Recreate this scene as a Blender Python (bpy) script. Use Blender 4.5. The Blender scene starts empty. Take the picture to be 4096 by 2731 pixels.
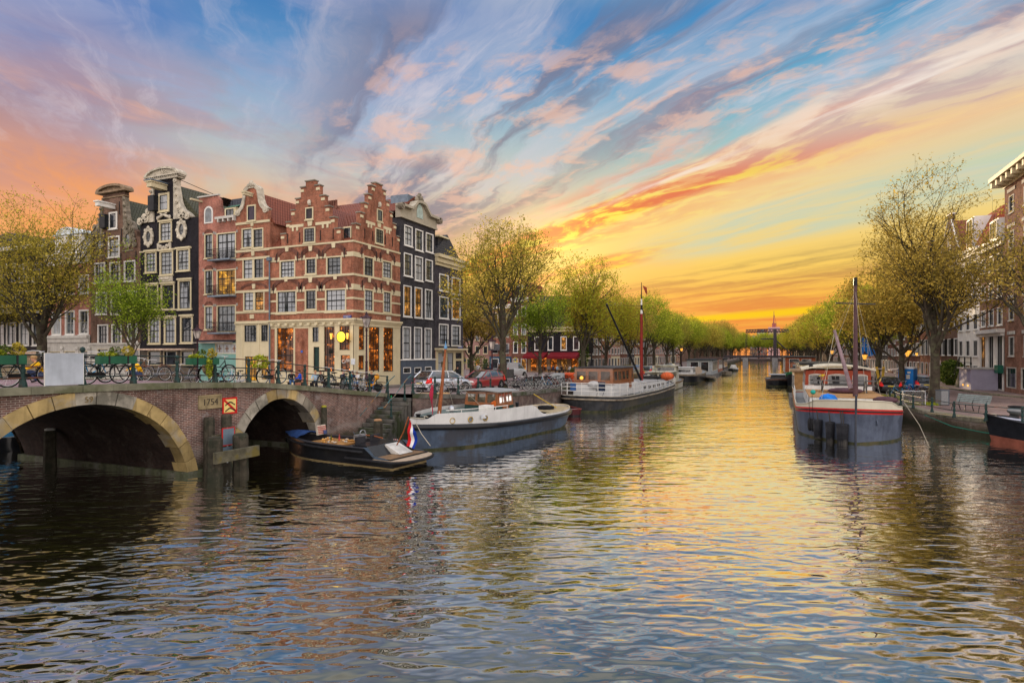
import bpy, bmesh, math, random
from math import sin, cos, tan, pi, radians as R, sqrt, atan2, hypot
from mathutils import Vector, Matrix
rnd = random.Random(7)
scene = bpy.context.scene
COL = scene.collection
# ---------------------------------------------------------------- survey of the place
# x = across the canal (right +), y = along the canal (away +), z = up, water = 0. Units: metres.
TH = R(23.2); CT, ST = cos(TH), sin(TH)
CAMH = 4.6
FPX, CX, HY = 2400.0, 2048.0, 1412.0
def ray(px):                       # ground direction seen at photo column px
    r = (px - CX) / FPX
    return r*CT - ST, r*ST + CT    # dx, dy per unit depth
def on_y(px, Y):                   # where a sight line meets the plane y = Y
    dx, dy = ray(px); d = Y/dy
    return d*dx, d
def on_x(px, X):
    dx, dy = ray(px); d = X/dx
    return d*dy, d
def hz(py, d): return CAMH + (HY - py)*d/FPX
def gnd(px, py, z=0.0):            # point on the level z
    d = FPX*(CAMH - z)/(py - HY); dx, dy = ray(px)
    return Vector((d*dx, d*dy, z))
def at_d(px, py, d):
    dx, dy = ray(px); return Vector((d*dx, d*dy, hz(py, d)))
# ---------------------------------------------------------------- node helpers
class G:
    def __init__(s, nt):
        s.nt = nt; s.nt.nodes.clear()
    def n(s, t, **kw):
        nd = s.nt.nodes.new(t)
        for k, v in kw.items(): setattr(nd, k, v)
        return nd
    def put(s, sock, v):
        if isinstance(v, bpy.types.NodeSocket): s.nt.links.new(v, sock)
        elif v is not None:
            if hasattr(sock.default_value, '__len__'):
                if not hasattr(v, '__len__'): v = (v, v, v)
                L = len(sock.default_value)
                v = tuple(v)[:L] + (1.0,)*(L-len(v))
            sock.default_value = v
    def m(s, op, a, b=None, c=None, clamp=False):
        nd = s.n('ShaderNodeMath', operation=op); nd.use_clamp = clamp
        s.put(nd.inputs[0], a); s.put(nd.inputs[1], b)
        if c is not None: s.put(nd.inputs[2], c)
        return nd.outputs[0]
    def v(s, op, a, b=None, sc=None):
        nd = s.n('ShaderNodeVectorMath', operation=op)
        s.put(nd.inputs[0], a)
        if b is not None: s.put(nd.inputs[1], b)
        if sc is not None: s.put(nd.inputs['Scale'], sc)
        return nd.outputs['Value' if op in ('DOT_PRODUCT', 'LENGTH') else 'Vector']
    def mix(s, f, a, b, blend='MIX'):
        nd = s.n('ShaderNodeMix', data_type='RGBA', blend_type=blend)
        s.put(nd.inputs[0], f); s.put(nd.inputs[6], a); s.put(nd.inputs[7], b)
        return nd.outputs[2]
    def ss(s, x, a, b, lo=0.0, hi=1.0):          # smoothstep, works for a > b too
        nd = s.n('ShaderNodeMapRange', interpolation_type='SMOOTHSTEP')
        if a > b: a, b, lo, hi = b, a, hi, lo
        s.put(nd.inputs[0], x); nd.inputs[1].default_value = a; nd.inputs[2].default_value = b
        nd.inputs[3].default_value = lo; nd.inputs[4].default_value = hi
        return nd.outputs[0]
    def band(s, x, a, b, c, d): return s.m('MULTIPLY', s.ss(x, a, b), s.ss(x, d, c))
    def xyz(s, x, y, z):
        nd = s.n('ShaderNodeCombineXYZ')
        for i, q in enumerate((x, y, z)): s.put(nd.inputs[i], q)
        return nd.outputs[0]
    def sep(s, v):
        nd = s.n('ShaderNodeSeparateXYZ'); s.put(nd.inputs[0], v); return nd.outputs
    def noise(s, vec, scale=1.0, detail=4.0, rough=0.5, dist=0.0, col=False):
        nd = s.n('ShaderNodeTexNoise'); s.put(nd.inputs['Vector'], vec)
        nd.inputs['Scale'].default_value = scale; nd.inputs['Detail'].default_value = detail
        nd.inputs['Roughness'].default_value = rough; nd.inputs['Distortion'].default_value = dist
        return nd.outputs[1 if col else 0]
    def ramp(s, x, stops):
        nd = s.n('ShaderNodeValToRGB'); cr = nd.color_ramp
        while len(cr.elements) < len(stops): cr.elements.new(0.5)
        for e, (p, c) in zip(cr.elements, stops):
            e.position = p; e.color = tuple(c) + (1.0,)
        s.put(nd.inputs[0], x); return nd.outputs[0]
def s2l(r, g, b):
    f = lambda c: (c/255/12.92 if c/255 <= .04045 else ((c/255+.055)/1.055)**2.4)
    return (f(r), f(g), f(b))
# ---------------------------------------------------------------- camera
cam = bpy.data.cameras.new('camera'); camo = bpy.data.objects.new('camera', cam); COL.objects.link(camo)
cam.sensor_width = 36.0; cam.lens = 36.0*FPX/4096; cam.clip_start = 0.2; cam.clip_end = 4000
cam.shift_y = (HY - 2731/2)/4096
camo.location = (0, 0, CAMH); camo.rotation_euler = (R(90), 0, TH)
scene.camera = camo
scene.render.resolution_x, scene.render.resolution_y = 1024, 682
scene.view_settings.view_transform = 'Standard'; scene.view_settings.look = 'None'
scene.view_settings.exposure = 0; scene.view_settings.gamma = 1
scene.render.engine = 'CYCLES'
cy = scene.cycles
cy.use_denoising = True
try: cy.denoiser = 'OPENIMAGEDENOISE'; cy.denoising_prefilter = 'ACCURATE'
except Exception: pass
cy.max_bounces = 6; cy.diffuse_bounces = 2; cy.glossy_bounces = 4; cy.transmission_bounces = 4
cy.transparent_max_bounces = 6; cy.sample_clamp_indirect = 6.0; cy.caustics_reflective = False; cy.caustics_refractive = False
cy.use_adaptive_sampling = True; cy.adaptive_threshold = 0.015
# ---------------------------------------------------------------- sky and sun
SUN_AZ = R(19.6)      # sun bearing, left of the canal axis
SUN_EL = R(8.0)
def build_world():
    w = bpy.data.worlds.new("World"); scene.world = w; w.use_nodes = True
    g = G(w.node_tree)
    tc = g.n('ShaderNodeTexCoord')
    D = g.v('NORMALIZE', tc.outputs['Generated'])
    x, y, z = g.sep(D)
    el = g.m('MULTIPLY', g.m('ARCSINE', z), 180/pi)
    # bearing from the middle of the view (degrees, right positive)
    fr = g.v('DOT_PRODUCT', D, (-ST, CT, 0)); rt = g.v('DOT_PRODUCT', D, (CT, ST, 0))
    az = g.m('MULTIPLY', g.m('ARCTAN2', rt, fr), 180/pi)
    zz = g.m('MAXIMUM', g.m('ADD', z, 0.008), 0.004)
    # cloud deck: a level sheet; s runs along the wind streaks, t across them
    A = R(47.8)
    s_ = g.m('DIVIDE', g.v('DOT_PRODUCT', D, (-sin(A), cos(A), 0)), zz)
    t_ = g.m('DIVIDE', g.v('DOT_PRODUCT', D, (cos(A), sin(A), 0)), zz)
    e01 = g.m('DIVIDE', el, 60.0, clamp=True)
    def er(stops): return g.ramp(e01, [(a/60.0, s2l(*c)) for a, c in stops])
    left = er([(0, (250, 170, 105)), (9, (252, 176, 108)), (12, (246, 166, 116)), (15, (208, 154, 140)), (18, (178, 146, 154)), (22, (132, 144, 188)), (26, (92, 128, 190)), (32, (140, 158, 190)), (40, (200, 198, 198)), (60, (214, 214, 218))])
    mid = er([(0, (245, 150, 80)), (7, (248, 190, 110)), (11, (236, 196, 140)), (15, (210, 204, 188)), (18, (184, 198, 202)), (21, (150, 184, 206)), (24, (100, 156, 204)), (29.5, (54, 122, 186)), (33, (140, 164, 188)), (40, (200, 200, 200)), (60, (214, 214, 218))])
    right = er([(0, (244, 150, 78)), (2.5, (246, 168, 70)), (5, (254, 190, 76)), (8, (254, 210, 102)), (12, (246, 217, 140)), (15, (204, 214, 184)), (18, (158, 200, 200)), (22, (112, 176, 206)), (28.5, (66, 142, 198)), (33, (146, 172, 192)), (40, (200, 200, 200)), (60, (214, 214, 218))])
    wob = g.m('MULTIPLY', g.m('SUBTRACT', g.noise(g.xyz(s_, t_, 3.0), 0.9, 4, .55), 0.5), 26)
    azw = g.m('ADD', az, wob)
    col = g.mix(g.ss(azw, -38, -18), left, mid)
    col = g.mix(g.ss(azw, -8, 22), col, right)
    # coordinates for clouds: warped so streaks curl
    warp = g.noise(g.xyz(g.m('MULTIPLY', s_, .6), g.m('MULTIPLY', t_, 1.2), 0.0), 1.3, 5, .55, col=True)
    wv = g.v('SCALE', g.v('SUBTRACT', warp, (.5, .5, .5)), sc=0.55)
    base = g.v('ADD', g.xyz(s_, t_, 0.0), wv)
    bs, bt, _ = g.sep(base)
    def streak(ks, kt, off, detail=6, rough=.58):
        return g.noise(g.xyz(g.m('MULTIPLY', bs, ks), g.m('MULTIPLY', bt, kt), off), 1.0, detail, rough)
    # thin blue-violet cirrus veil, upper left
    def low(kx, ky, off, wx=0.0):
        q = g.m('ADD', g.m('MULTIPLY', el, ky), g.m('MULTIPLY', az, wx))
        dn = g.m('MULTIPLY', g.m('SUBTRACT', g.noise(g.xyz(g.m('MULTIPLY', az, kx*1.2), q, off+9), 1.0, 3, .5), .5), 1.1)
        return g.noise(g.xyz(g.m('ADD', g.m('MULTIPLY', az, kx), dn), g.m('ADD', q, dn), off), 1.0, 6, .6)
    veil = g.m('MULTIPLY', g.ss(low(.05, .13, 11.0, .02), .40, .64), g.m('MULTIPLY', g.ss(az, 2, -14), g.ss(el, 13, 20)))
    col = g.mix(g.m('MULTIPLY', veil, .62), col, s2l(168, 174, 206))
    mau = g.m('MULTIPLY', g.ss(low(.045, .20, 23.0, .03), .42, .62), g.m('MULTIPLY', g.ss(az, 2, -16), g.band(el, 9, 14, 20, 26)))
    col = g.mix(g.m('MULTIPLY', mau, .52), col, s2l(184, 146, 152))
    pk = g.m('MULTIPLY', g.ss(low(.07, .24, 43.0, .03), .50, .66), g.m('MULTIPLY', g.ss(az, 2, -12), g.band(el, 9, 12, 18, 22)))
    col = g.mix(g.m('MULTIPLY', pk, .6), col, s2l(238, 178, 152))
    org = g.m('MULTIPLY', g.ss(streak(.5, 2.0, 37.0), .42, .62), g.m('MULTIPLY', g.ss(az, -14, -34), g.band(el, 3, 8, 13, 17)))
    col = g.mix(g.m('MULTIPLY', org, .7), col, s2l(255, 166, 92))
    org2 = g.m('MULTIPLY', g.ss(streak(.5, 2.2, 29.0), .48, .62), g.m('MULTIPLY', g.band(az, -36, -26, -10, -2), g.band(el, 5, 9, 12, 15)))
    col = g.mix(g.m('MULTIPLY', org2, .7), col, s2l(250, 176, 118))
    # broad white-blue cirrus on the right
    cir = g.m('MULTIPLY', g.ss(streak(.42, 2.4, 5.0), .42, .66), g.m('MULTIPLY', g.ss(az, -26, 0), g.ss(el, 10, 17)))
    col = g.mix(g.m('MULTIPLY', cir, .55), col, s2l(205, 205, 220))
    fine = g.m('MULTIPLY', g.ss(streak(1.1, 6.5, 17.0, 8, .66), .47, .68), g.m('MULTIPLY', g.ss(el, 11, 18), g.ss(streak(.25, .9, 19.0, 3), .38, .6)))
    col = g.mix(g.m('MULTIPLY', fine, .5), col, s2l(232, 220, 226))
    # grey-violet wind streaks in the middle of the sky
    gm = g.m('MULTIPLY', g.ss(streak(.30, 2.6, 51.0), .44, .55), g.m('MULTIPLY', g.band(t_, .1, .5, 1.3, 1.95), g.band(el, 7, 12, 27, 33)))
    col = g.mix(g.m('MULTIPLY', gm, .78), col, s2l(118, 118, 144))
    gm2 = g.m('MULTIPLY', g.ss(streak(.42, 3.2, 57.0), .54, .66), g.m('MULTIPLY', g.band(t_, 1.1, 1.5, 2.1, 2.3), g.band(el, 9, 14, 30, 38)))
    col = g.mix(g.m('MULTIPLY', gm2, .66), col, s2l(150, 124, 140))
    # small peach puffs
    pf = g.m('MULTIPLY', g.ss(g.noise(g.v('MULTIPLY', base, (1.5, 2.4, 1)), 2.2, 6, .62), .47, .64), g.m('MULTIPLY', g.band(t_, .1, .7, 2.0, 2.4), g.band(el, 8, 12, 24, 30)))
    col = g.mix(g.m('MULTIPLY', pf, .62), col, s2l(246, 196, 172))
    pr = g.m('MULTIPLY', g.ss(streak(.5, 3.0, 71.0), .48, .66), g.band(t_, 1.75, 2.0, 2.2, 2.35))
    col = g.mix(g.m('MULTIPLY', pr, .75), col, s2l(226, 150, 128))
    # the golden band that runs from the sun up to the right
    n1 = streak(.5, 3.4, 83.0); n2 = streak(2.4, 6.5, 91.0)
    tw = g.m('ADD', t_, g.m('MULTIPLY', g.m('SUBTRACT', n1, .5), .5))
    bandm = g.m('MULTIPLY', g.band(tw, 2.02, 2.18, 2.74, 3.0), g.m('MULTIPLY', g.ss(az, -24, -12), g.ss(el, 27, 15, .35, 1.0)))
    bcol = er([(0, (255, 176, 20)), (7, (255, 184, 14)), (10, (255, 180, 22)), (13, (255, 178, 40)), (16, (250, 184, 96)), (20, (248, 216, 186)), (26, (248, 228, 212))])
    bcol2 = er([(0, (232, 100, 36)), (7, (236, 104, 30)), (11, (234, 92, 34)), (15, (232, 108, 62)), (18, (226, 176, 156)), (26, (210, 190, 190))])
    bc = g.mix(g.ss(n2, .40, .58), bcol2, bcol)
    bc = g.mix(g.m('MULTIPLY', g.ss(n2, .50, .60), g.ss(el, 19, 12)), bc, s2l(255, 236, 70))
    col = g.mix(g.m('MULTIPLY', bandm, .93), col, bc)
    creamm = g.m('MULTIPLY', g.band(tw, 2.5, 2.68, 3.2, 3.4), g.ss(az, -16, 0))
    creamc = er([(0, (255, 206, 70)), (8, (255, 214, 96)), (12, (252, 218, 140)), (16, (250, 212, 152)), (24, (248, 214, 176))])
    col = g.mix(g.m('MULTIPLY', creamm, g.m('ADD', .45, g.m('MULTIPLY', n1, .5))), col, creamc)
    under = g.m('MULTIPLY', g.band(tw, 3.2, 3.4, 3.7, 3.95), g.m('MULTIPLY', g.ss(az, 17, 8), g.ss(az, -12, 0)))
    col = g.mix(g.m('MULTIPLY', under, .85), col, g.mix(g.ss(n2, .42, .6), s2l(235, 126, 48), s2l(255, 205, 24)))
    gap = g.m('MULTIPLY', g.band(tw, 2.95, 3.2, 3.9, 4.6), g.m('MULTIPLY', g.ss(az, 8, 20), g.ss(el, 6.5, 10)))
    col = g.mix(g.m('MULTIPLY', gap, g.m('MULTIPLY_ADD', g.ss(streak(.6, 3.5, 33.0), .36, .60), .55, .15)), col, s2l(188, 212, 196))
    # white trail
    tr = g.m('MULTIPLY', g.band(g.m('ADD', t_, g.m('MULTIPLY', g.m('SUBTRACT', streak(1.5, 5, 3.3), .5), .12)), 2.15, 2.19, 2.215, 2.255), g.m('MULTIPLY', g.ss(el, 12, 17), g.ss(streak(1.6, 9, 7.7), .36, .66)))
    col = g.mix(g.m('MULTIPLY', tr, .8), col, s2l(252, 240, 228))
    tr2 = g.m('MULTIPLY', g.band(tw, 2.05, 2.15, 2.28, 2.42), g.m('MULTIPLY', g.ss(el, 13, 18), g.ss(n2, .40, .62)))
    col = g.mix(g.m('MULTIPLY', tr2, .6), col, s2l(250, 226, 208))
    # low streaks above the canal
    tl = g.m('LOGARITHM', g.m('MAXIMUM', t_, .1), 2.0)
    lowm = g.m('MULTIPLY', g.ss(g.noise(g.xyz(g.m('MULTIPLY_ADD', s_, .30, g.m('MULTIPLY', wob, .05)), g.m('MULTIPLY_ADD', tl, 7.5, g.m('MULTIPLY', wob, .06)), 2.0), 1.0, 8, .64), .38, .62), g.band(tl, 2.15, 2.4, 3.9, 4.6))
    lowc = er([(0, (240, 140, 76)), (3, (238, 132, 60)), (5, (224, 136, 72)), (7.5, (186, 150, 84)), (11, (176, 160, 112))])
    col = g.mix(g.m('MULTIPLY', lowm, g.ss(az, -14, 0, 0.0, .8)), col, lowc)
    yl = g.m('MULTIPLY', g.band(g.m('ADD', t_, g.m('MULTIPLY', g.m('SUBTRACT', n1, .5), .8)), 9.6, 10.4, 11.2, 12.2), g.ss(az, -4, 6))
    col = g.mix(g.m('MULTIPLY', yl, .9), col, s2l(255, 208, 18))
    # glow round the sun
    sd = g.v('DOT_PRODUCT', D, (-sin(SUN_AZ)*cos(SUN_EL), cos(SUN_AZ)*cos(SUN_EL), sin(SUN_EL)))
    glow = g.m('POWER', g.m('MAXIMUM', sd, 0.0), 60.0)
    col = g.mix(g.m('MULTIPLY', glow, .12), col, s2l(255, 214, 110))
    glow2 = g.m('MULTIPLY', g.m('POWER', g.m('MAXIMUM', sd, 0.0), 250.0), .35)
    col = g.mix(1.0, col, g.v('SCALE', (1.0, .66, .25), sc=glow2), 'ADD')
    # physical daylight part
    sky = g.n('ShaderNodeTexSky'); sky.sky_type = 'NISHITA'; sky.sun_disc = False
    sky.sun_elevation = SUN_EL; sky.sun_rotation = -SUN_AZ; sky.air_density = 1.4; sky.dust_density = 2.0
    col = g.mix(g.ss(el, 31, 44), col, g.v('SCALE', col, sc=1.9))  # added boost to the sky above the view, so near water reflects silver
    # brighter, whiter sky overhead and behind, added as fill light for the facades
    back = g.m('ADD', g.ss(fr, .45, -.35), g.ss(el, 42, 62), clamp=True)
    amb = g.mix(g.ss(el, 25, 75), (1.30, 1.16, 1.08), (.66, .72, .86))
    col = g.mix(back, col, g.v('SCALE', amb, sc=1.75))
    below = g.ss(el, -1.0, -4.0)
    col = g.mix(below, col, (.10, .09, .07))
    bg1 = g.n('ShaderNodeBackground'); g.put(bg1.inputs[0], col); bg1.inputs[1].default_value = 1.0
    bg2 = g.n('ShaderNodeBackground'); g.put(bg2.inputs[0], sky.outputs[0]); bg2.inputs[1].default_value = 0.05
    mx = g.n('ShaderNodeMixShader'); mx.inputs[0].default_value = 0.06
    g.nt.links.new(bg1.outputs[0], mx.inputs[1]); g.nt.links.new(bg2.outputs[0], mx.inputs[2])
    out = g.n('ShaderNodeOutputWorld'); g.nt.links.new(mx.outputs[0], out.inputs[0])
    w.cycles.sampling_method = 'MANUAL'; w.cycles.sample_map_resolution = 1024
build_world()
sun = bpy.data.lights.new('sun', 'SUN'); suno = bpy.data.objects.new('sun', sun); COL.objects.link(suno)
sun.energy = 3.2; sun.angle = R(0.6); sun.color = (1.0, .74, .44)
sdir = Vector((-sin(SUN_AZ)*cos(SUN_EL), cos(SUN_AZ)*cos(SUN_EL), sin(SUN_EL)))
suno.rotation_euler = sdir.to_track_quat('Z', 'Y').to_euler()
suno.location = sdir*200
# ---------------------------------------------------------------- mesh helpers
class MB:
    def __init__(s): s.v = []; s.f = []; s.mi = []; s.cur = 0; s.sm = set()
    def mat(s, i): s.cur = i; return s
    def add(s, vs, fs, smooth=False):
        o = len(s.v); s.v += [tuple(v) for v in vs]
        for f in fs:
            if smooth: s.sm.add(len(s.f))
            s.f.append(tuple(o+i for i in f)); s.mi.append(s.cur)
        return s
    def box(s, x0, x1, y0, y1, z0, z1):
        if x0 > x1: x0, x1 = x1, x0
        if y0 > y1: y0, y1 = y1, y0
        if z0 > z1: z0, z1 = z1, z0
        return s.add([(x0,y0,z0),(x1,y0,z0),(x1,y1,z0),(x0,y1,z0),(x0,y0,z1),(x1,y0,z1),(x1,y1,z1),(x0,y1,z1)],
              [(0,3,2,1),(4,5,6,7),(0,1,5,4),(1,2,6,5),(2,3,7,6),(3,0,4,7)])
    def obox(s, c, sx, sy, sz, M=None):            # box of size at centre c turned by the 3x3 matrix M
        c = Vector(c); vs = []
        for dz in (-.5,.5):
            for dx, dy in ((-.5,-.5),(.5,-.5),(.5,.5),(-.5,.5)):
                p = Vector((dx*sx, dy*sy, dz*sz)); vs.append(c + (M @ p if M else p))
        return s.add(vs, [(0,3,2,1),(4,5,6,7),(0,1,5,4),(1,2,6,5),(2,3,7,6),(3,0,4,7)])
    def quad(s, a, b, c, d): return s.add([a,b,c,d], [(0,1,2,3)])
    def prism(s, poly, y0, y1, tr=None):            # polygon in (x,z) pushed along y
        n = len(poly)
        A = sum(poly[i][0]*poly[(i+1)%n][1]-poly[(i+1)%n][0]*poly[i][1] for i in range(n))
        if A < 0: poly = poly[::-1]
        vs = [(x,y0,z) for x,z in poly]+[(x,y1,z) for x,z in poly]
        if tr: vs = [tr(*v) for v in vs]
        fs = [tuple(range(n)), tuple(range(2*n-1, n-1, -1))]+[(i, i+n, (i+1)%n+n, (i+1)%n) for i in range(n)]
        return s.add(vs, fs)
    def ring(s, outer, inner, y0, y1):              # band between two open lines in (x,z), same count
        n = len(outer)
        vs = [(x,y0,z) for x,z in outer]+[(x,y0,z) for x,z in inner]+[(x,y1,z) for x,z in outer]+[(x,y1,z) for x,z in inner]
        fs = []
        for i in range(n-1):
            fs += [(i,n+i,n+i+1,i+1),(2*n+i,2*n+i+1,3*n+i+1,3*n+i),(i,i+1,2*n+i+1,2*n+i),(n+i,3*n+i,3*n+i+1,n+i+1)]
        fs += [(0,2*n,3*n,n),(n-1,2*n-1,4*n-1,3*n-1)]
        return s.add(vs, fs)
    def tube(s, pts, r, k=6, cap=True, smooth=True):
        pts = [Vector(p) for p in pts]; n = len(pts)
        rs = r if hasattr(r, '__len__') else [r]*n
        vs = []; prev = None
        for i, p in enumerate(pts):
            t = (pts[min(i+1,n-1)]-pts[max(i-1,0)])
            t = t.normalized() if t.length > 1e-9 else Vector((0,0,1))
            if prev is None:
                a = Vector((0,0,1)) if abs(t.z) < .9 else Vector((1,0,0)); u = t.cross(a).normalized()
            else:
                u = prev - t*prev.dot(t); u = u.normalized() if u.length > 1e-6 else t.orthogonal().normalized()
            prev = u; w = t.cross(u)
            vs += [p+(u*cos(2*pi*j/k)+w*sin(2*pi*j/k))*rs[i] for j in range(k)]
        fs = []
        for i in range(n-1):
            for j in range(k):
                fs.append((i*k+j, i*k+(j+1)%k, (i+1)*k+(j+1)%k, (i+1)*k+j))
        s.add(vs, fs, smooth)
        if cap: s.add(vs[:k], [tuple(range(k-1,-1,-1))]); s.add(vs[-k:], [tuple(range(k))])
        return s
    def lathe(s, prof, c=(0,0,0), k=12, smooth=True, axis='z', cap=True):   # prof: (radius, height)
        n = len(prof); vs = []
        for r_, h in prof:
            for j in range(k):
                a = 2*pi*j/k
                p = (r_*cos(a), r_*sin(a), h)
                if axis == 'x': p = (p[2], p[0], p[1])
                if axis == 'y': p = (p[1], p[2], p[0])
                vs.append((c[0]+p[0], c[1]+p[1], c[2]+p[2]))
        fs = [(i*k+j, i*k+(j+1)%k, (i+1)*k+(j+1)%k, (i+1)*k+j) for i in range(n-1) for j in range(k)]
        s.add(vs, fs, smooth)
        if cap: s.add(vs[:k], [tuple(range(k-1,-1,-1))]); s.add(vs[-k:], [tuple(range(k))])
        return s
    def loft(s, secs, close=False, smooth=True, caps=False):      # sections with the same number of points
        n = len(secs[0]); vs = [p for q in secs for p in q]; fs = []
        for i in range(len(secs)-1):
            for j in range(n if close else n-1):
                fs.append((i*n+j, i*n+(j+1)%n, (i+1)*n+(j+1)%n, (i+1)*n+j))
        s.add(vs, fs, smooth)
        if caps: s.add(secs[0], [tuple(range(n-1,-1,-1))]); s.add(secs[-1], [tuple(range(n))])
        return s
    def ball(s, c, rx, ry=None, rz=None, k=10, m=6):
        ry = ry or rx; rz = rz or rx; vs = []
        for i in range(m+1):
            a = -pi/2+pi*i/m
            for j in range(k):
                b = 2*pi*j/k; vs.append((c[0]+rx*cos(a)*cos(b), c[1]+ry*cos(a)*sin(b), c[2]+rz*sin(a)))
        return s.add(vs, [(i*k+j, i*k+(j+1)%k, (i+1)*k+(j+1)%k, (i+1)*k+j) for i in range(m) for j in range(k)], True)
    def xf(s, M, start=0):
        for i in range(start, len(s.v)): s.v[i] = tuple(M @ Vector(s.v[i]))
        return s
    def mesh(s, name, mats):
        me = bpy.data.meshes.new(name); me.from_pydata(s.v, [], s.f)
        for m in (mats if isinstance(mats, (list, tuple)) else [mats]): me.materials.append(m)
        if len(me.materials) > 1: me.polygons.foreach_set('material_index', s.mi)
        if s.sm:
            me.polygons.foreach_set('use_smooth', [i in s.sm for i in range(len(s.f))])
        me.update(); return me
    def build(s, name, mats, parent=None, label=None):
        return link(name, s.mesh(name, mats), parent, label)
def link(name, me, parent=None, label=None, loc=None, rot=None):
    o = bpy.data.objects.new(name, me); COL.objects.link(o)
    if parent: o.parent = parent
    if label: o['label'] = label
    if loc is not None: o.location = loc
    if rot is not None: o.rotation_euler = rot
    return o
def tag(o, label, cat, group=None, kind=None):
    if label: o['label'] = label
    if cat: o['category'] = cat
    if group: o['group'] = group
    if kind: o['kind'] = kind
    return o
def thing(name, label, cat, loc=(0,0,0), rz=0, group=None):
    o = bpy.data.objects.new(name, None); COL.objects.link(o); o.empty_display_size = .3
    o.location = loc; o.rotation_euler = (0,0,rz); return tag(o, label, cat, group)
KIDS = {}
def copy_tree(o, parent=None):
    c = o.copy(); COL.objects.link(c); c.parent = parent
    for ch in o.children: copy_tree(ch, c)
    return c
def dup(o, label, loc, rz=0, scale=1, group=None):
    c = copy_tree(o); c['label'] = label; c.location = loc; c.rotation_euler = (0,0,rz)
    c.scale = scale if hasattr(scale, '__len__') else (scale,)*3
    if group: c['group'] = group
    return c
# ---------------------------------------------------------------- materials
MC = {}
def pm(name, col, rough=.65, var=.22, ns=2.5, metal=0.0, bump=.0, bs=20.0, col2=None, streak=0.0, spec=.14, emit=None, es=1.0, coat=0.0, rv=.16):
    """painted / stone / cloth surface: uneven colour, rain streaks, a little relief"""
    if name in MC: return MC[name]
    m = bpy.data.materials.new(name); m.use_nodes = True; MC[name] = m
    g = G(m.node_tree); tc = g.n('ShaderNodeTexCoord'); P = tc.outputs['Object']
    n = g.noise(P, ns, 5, .6)
    c = g.mix(g.ss(n, .3, .7), tuple(q*(1-var) for q in col), tuple(min(1, q*(1+var)) for q in col))
    if col2: c = g.mix(g.ss(g.noise(P, ns*.45, 5, .65), .48, .62), c, col2)
    if streak:
        x, y, z = g.sep(P)
        st = g.noise(g.xyz(g.m('MULTIPLY', x, 5.0), g.m('MULTIPLY', y, 5.0), g.m('MULTIPLY', z, .5)), 1.0, 4, .6)
        c = g.mix(g.m('MULTIPLY', g.ss(st, .5, .75), streak), c, tuple(q*.35 for q in col))
    oi = g.n('ShaderNodeObjectInfo'); c = g.v('SCALE', c, sc=g.m('MULTIPLY_ADD', oi.outputs['Random'], rv, 1-rv/2))
    b = g.n('ShaderNodeBsdfPrincipled'); g.put(b.inputs['Base Color'], c)
    b.inputs['Roughness'].default_value = rough; b.inputs['Metallic'].default_value = metal
    b.inputs['Specular IOR Level'].default_value = spec; b.inputs['Coat Weight'].default_value = coat
    if emit: b.inputs['Emission Color'].default_value = tuple(emit)+(1,); b.inputs['Emission Strength'].default_value = es
    if bump:
        bp = g.n('ShaderNodeBump'); bp.inputs['Strength'].default_value = bump; bp.inputs['Distance'].default_value = .02
        g.put(bp.inputs['Height'], g.noise(P, bs, 4, .6)); g.nt.links.new(bp.outputs[0], b.inputs['Normal'])
    o = g.n('ShaderNodeOutputMaterial'); g.nt.links.new(b.outputs[0], o.inputs[0]); return m
def brick(name, c1, c2, mortar, w=.22, h=.062, grime=.35, rough=.85, patch=None, wet=0):
    if name in MC: return MC[name]
    m = bpy.data.materials.new(name); m.use_nodes = True; MC[name] = m
    g = G(m.node_tree); tc = g.n('ShaderNodeTexCoord'); P = tc.outputs['Object']
    x, y, z = g.sep(P)
    bt = g.n('ShaderNodeTexBrick'); g.put(bt.inputs['Vector'], g.xyz(g.m('ADD', x, y), z, 0.0))
    bt.inputs['Scale'].default_value = 1.0; bt.inputs['Brick Width'].default_value = w; bt.inputs['Row Height'].default_value = h
    bt.inputs['Mortar Size'].default_value = .009; bt.inputs['Bias'].default_value = 0.0
    g.put(bt.inputs['Color1'], c1); g.put(bt.inputs['Color2'], c2); g.put(bt.inputs['Mortar'], mortar)
    n = g.noise(P, .9, 6, .65)
    c = g.mix(1.0, bt.outputs[0], g.v('SCALE', (1, 1, 1), sc=g.m('MULTIPLY', g.ss(n, .25, .75, .58, 1.36), g.ss(g.noise(P, 5.5, 3, .6), .2, .8, .74, 1.24))), 'MULTIPLY')
    c = g.mix(g.m('MULTIPLY', g.ss(g.noise(g.xyz(g.m('MULTIPLY', x, 2), g.m('MULTIPLY', y, 2), g.m('MULTIPLY', z, .4)), 1.2, 5, .6), .5, .72), grime), c, tuple(q*.3 for q in c1))
    if patch: c = g.mix(g.m('MULTIPLY', g.ss(g.noise(P, 1.3, 6, .7), .56, .66), .75), c, patch)
    if wet:
        zz = g.m('ADD', z, g.m('MULTIPLY', g.m('SUBTRACT', n, .5), -1.1)); c = g.mix(g.ss(zz, .75, .15, 0, .88), c, (.035,.040,.022)); c = g.mix(g.m('MULTIPLY', g.band(zz, .55, .75, .8, 1.1), .35), c, (.30,.28,.25))
    b = g.n('ShaderNodeBsdfPrincipled'); g.put(b.inputs['Base Color'], c); b.inputs['Roughness'].default_value = rough; b.inputs['Specular IOR Level'].default_value = .08
    bp = g.n('ShaderNodeBump'); bp.inputs['Strength'].default_value = .5; bp.inputs['Distance'].default_value = .012
    g.put(bp.inputs['Height'], g.m('SUBTRACT', 1.0, bt.outputs[1])); g.nt.links.new(bp.outputs[0], b.inputs['Normal'])
    o = g.n('ShaderNodeOutputMaterial'); g.nt.links.new(b.outputs[0], o.inputs[0]); return m
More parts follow.
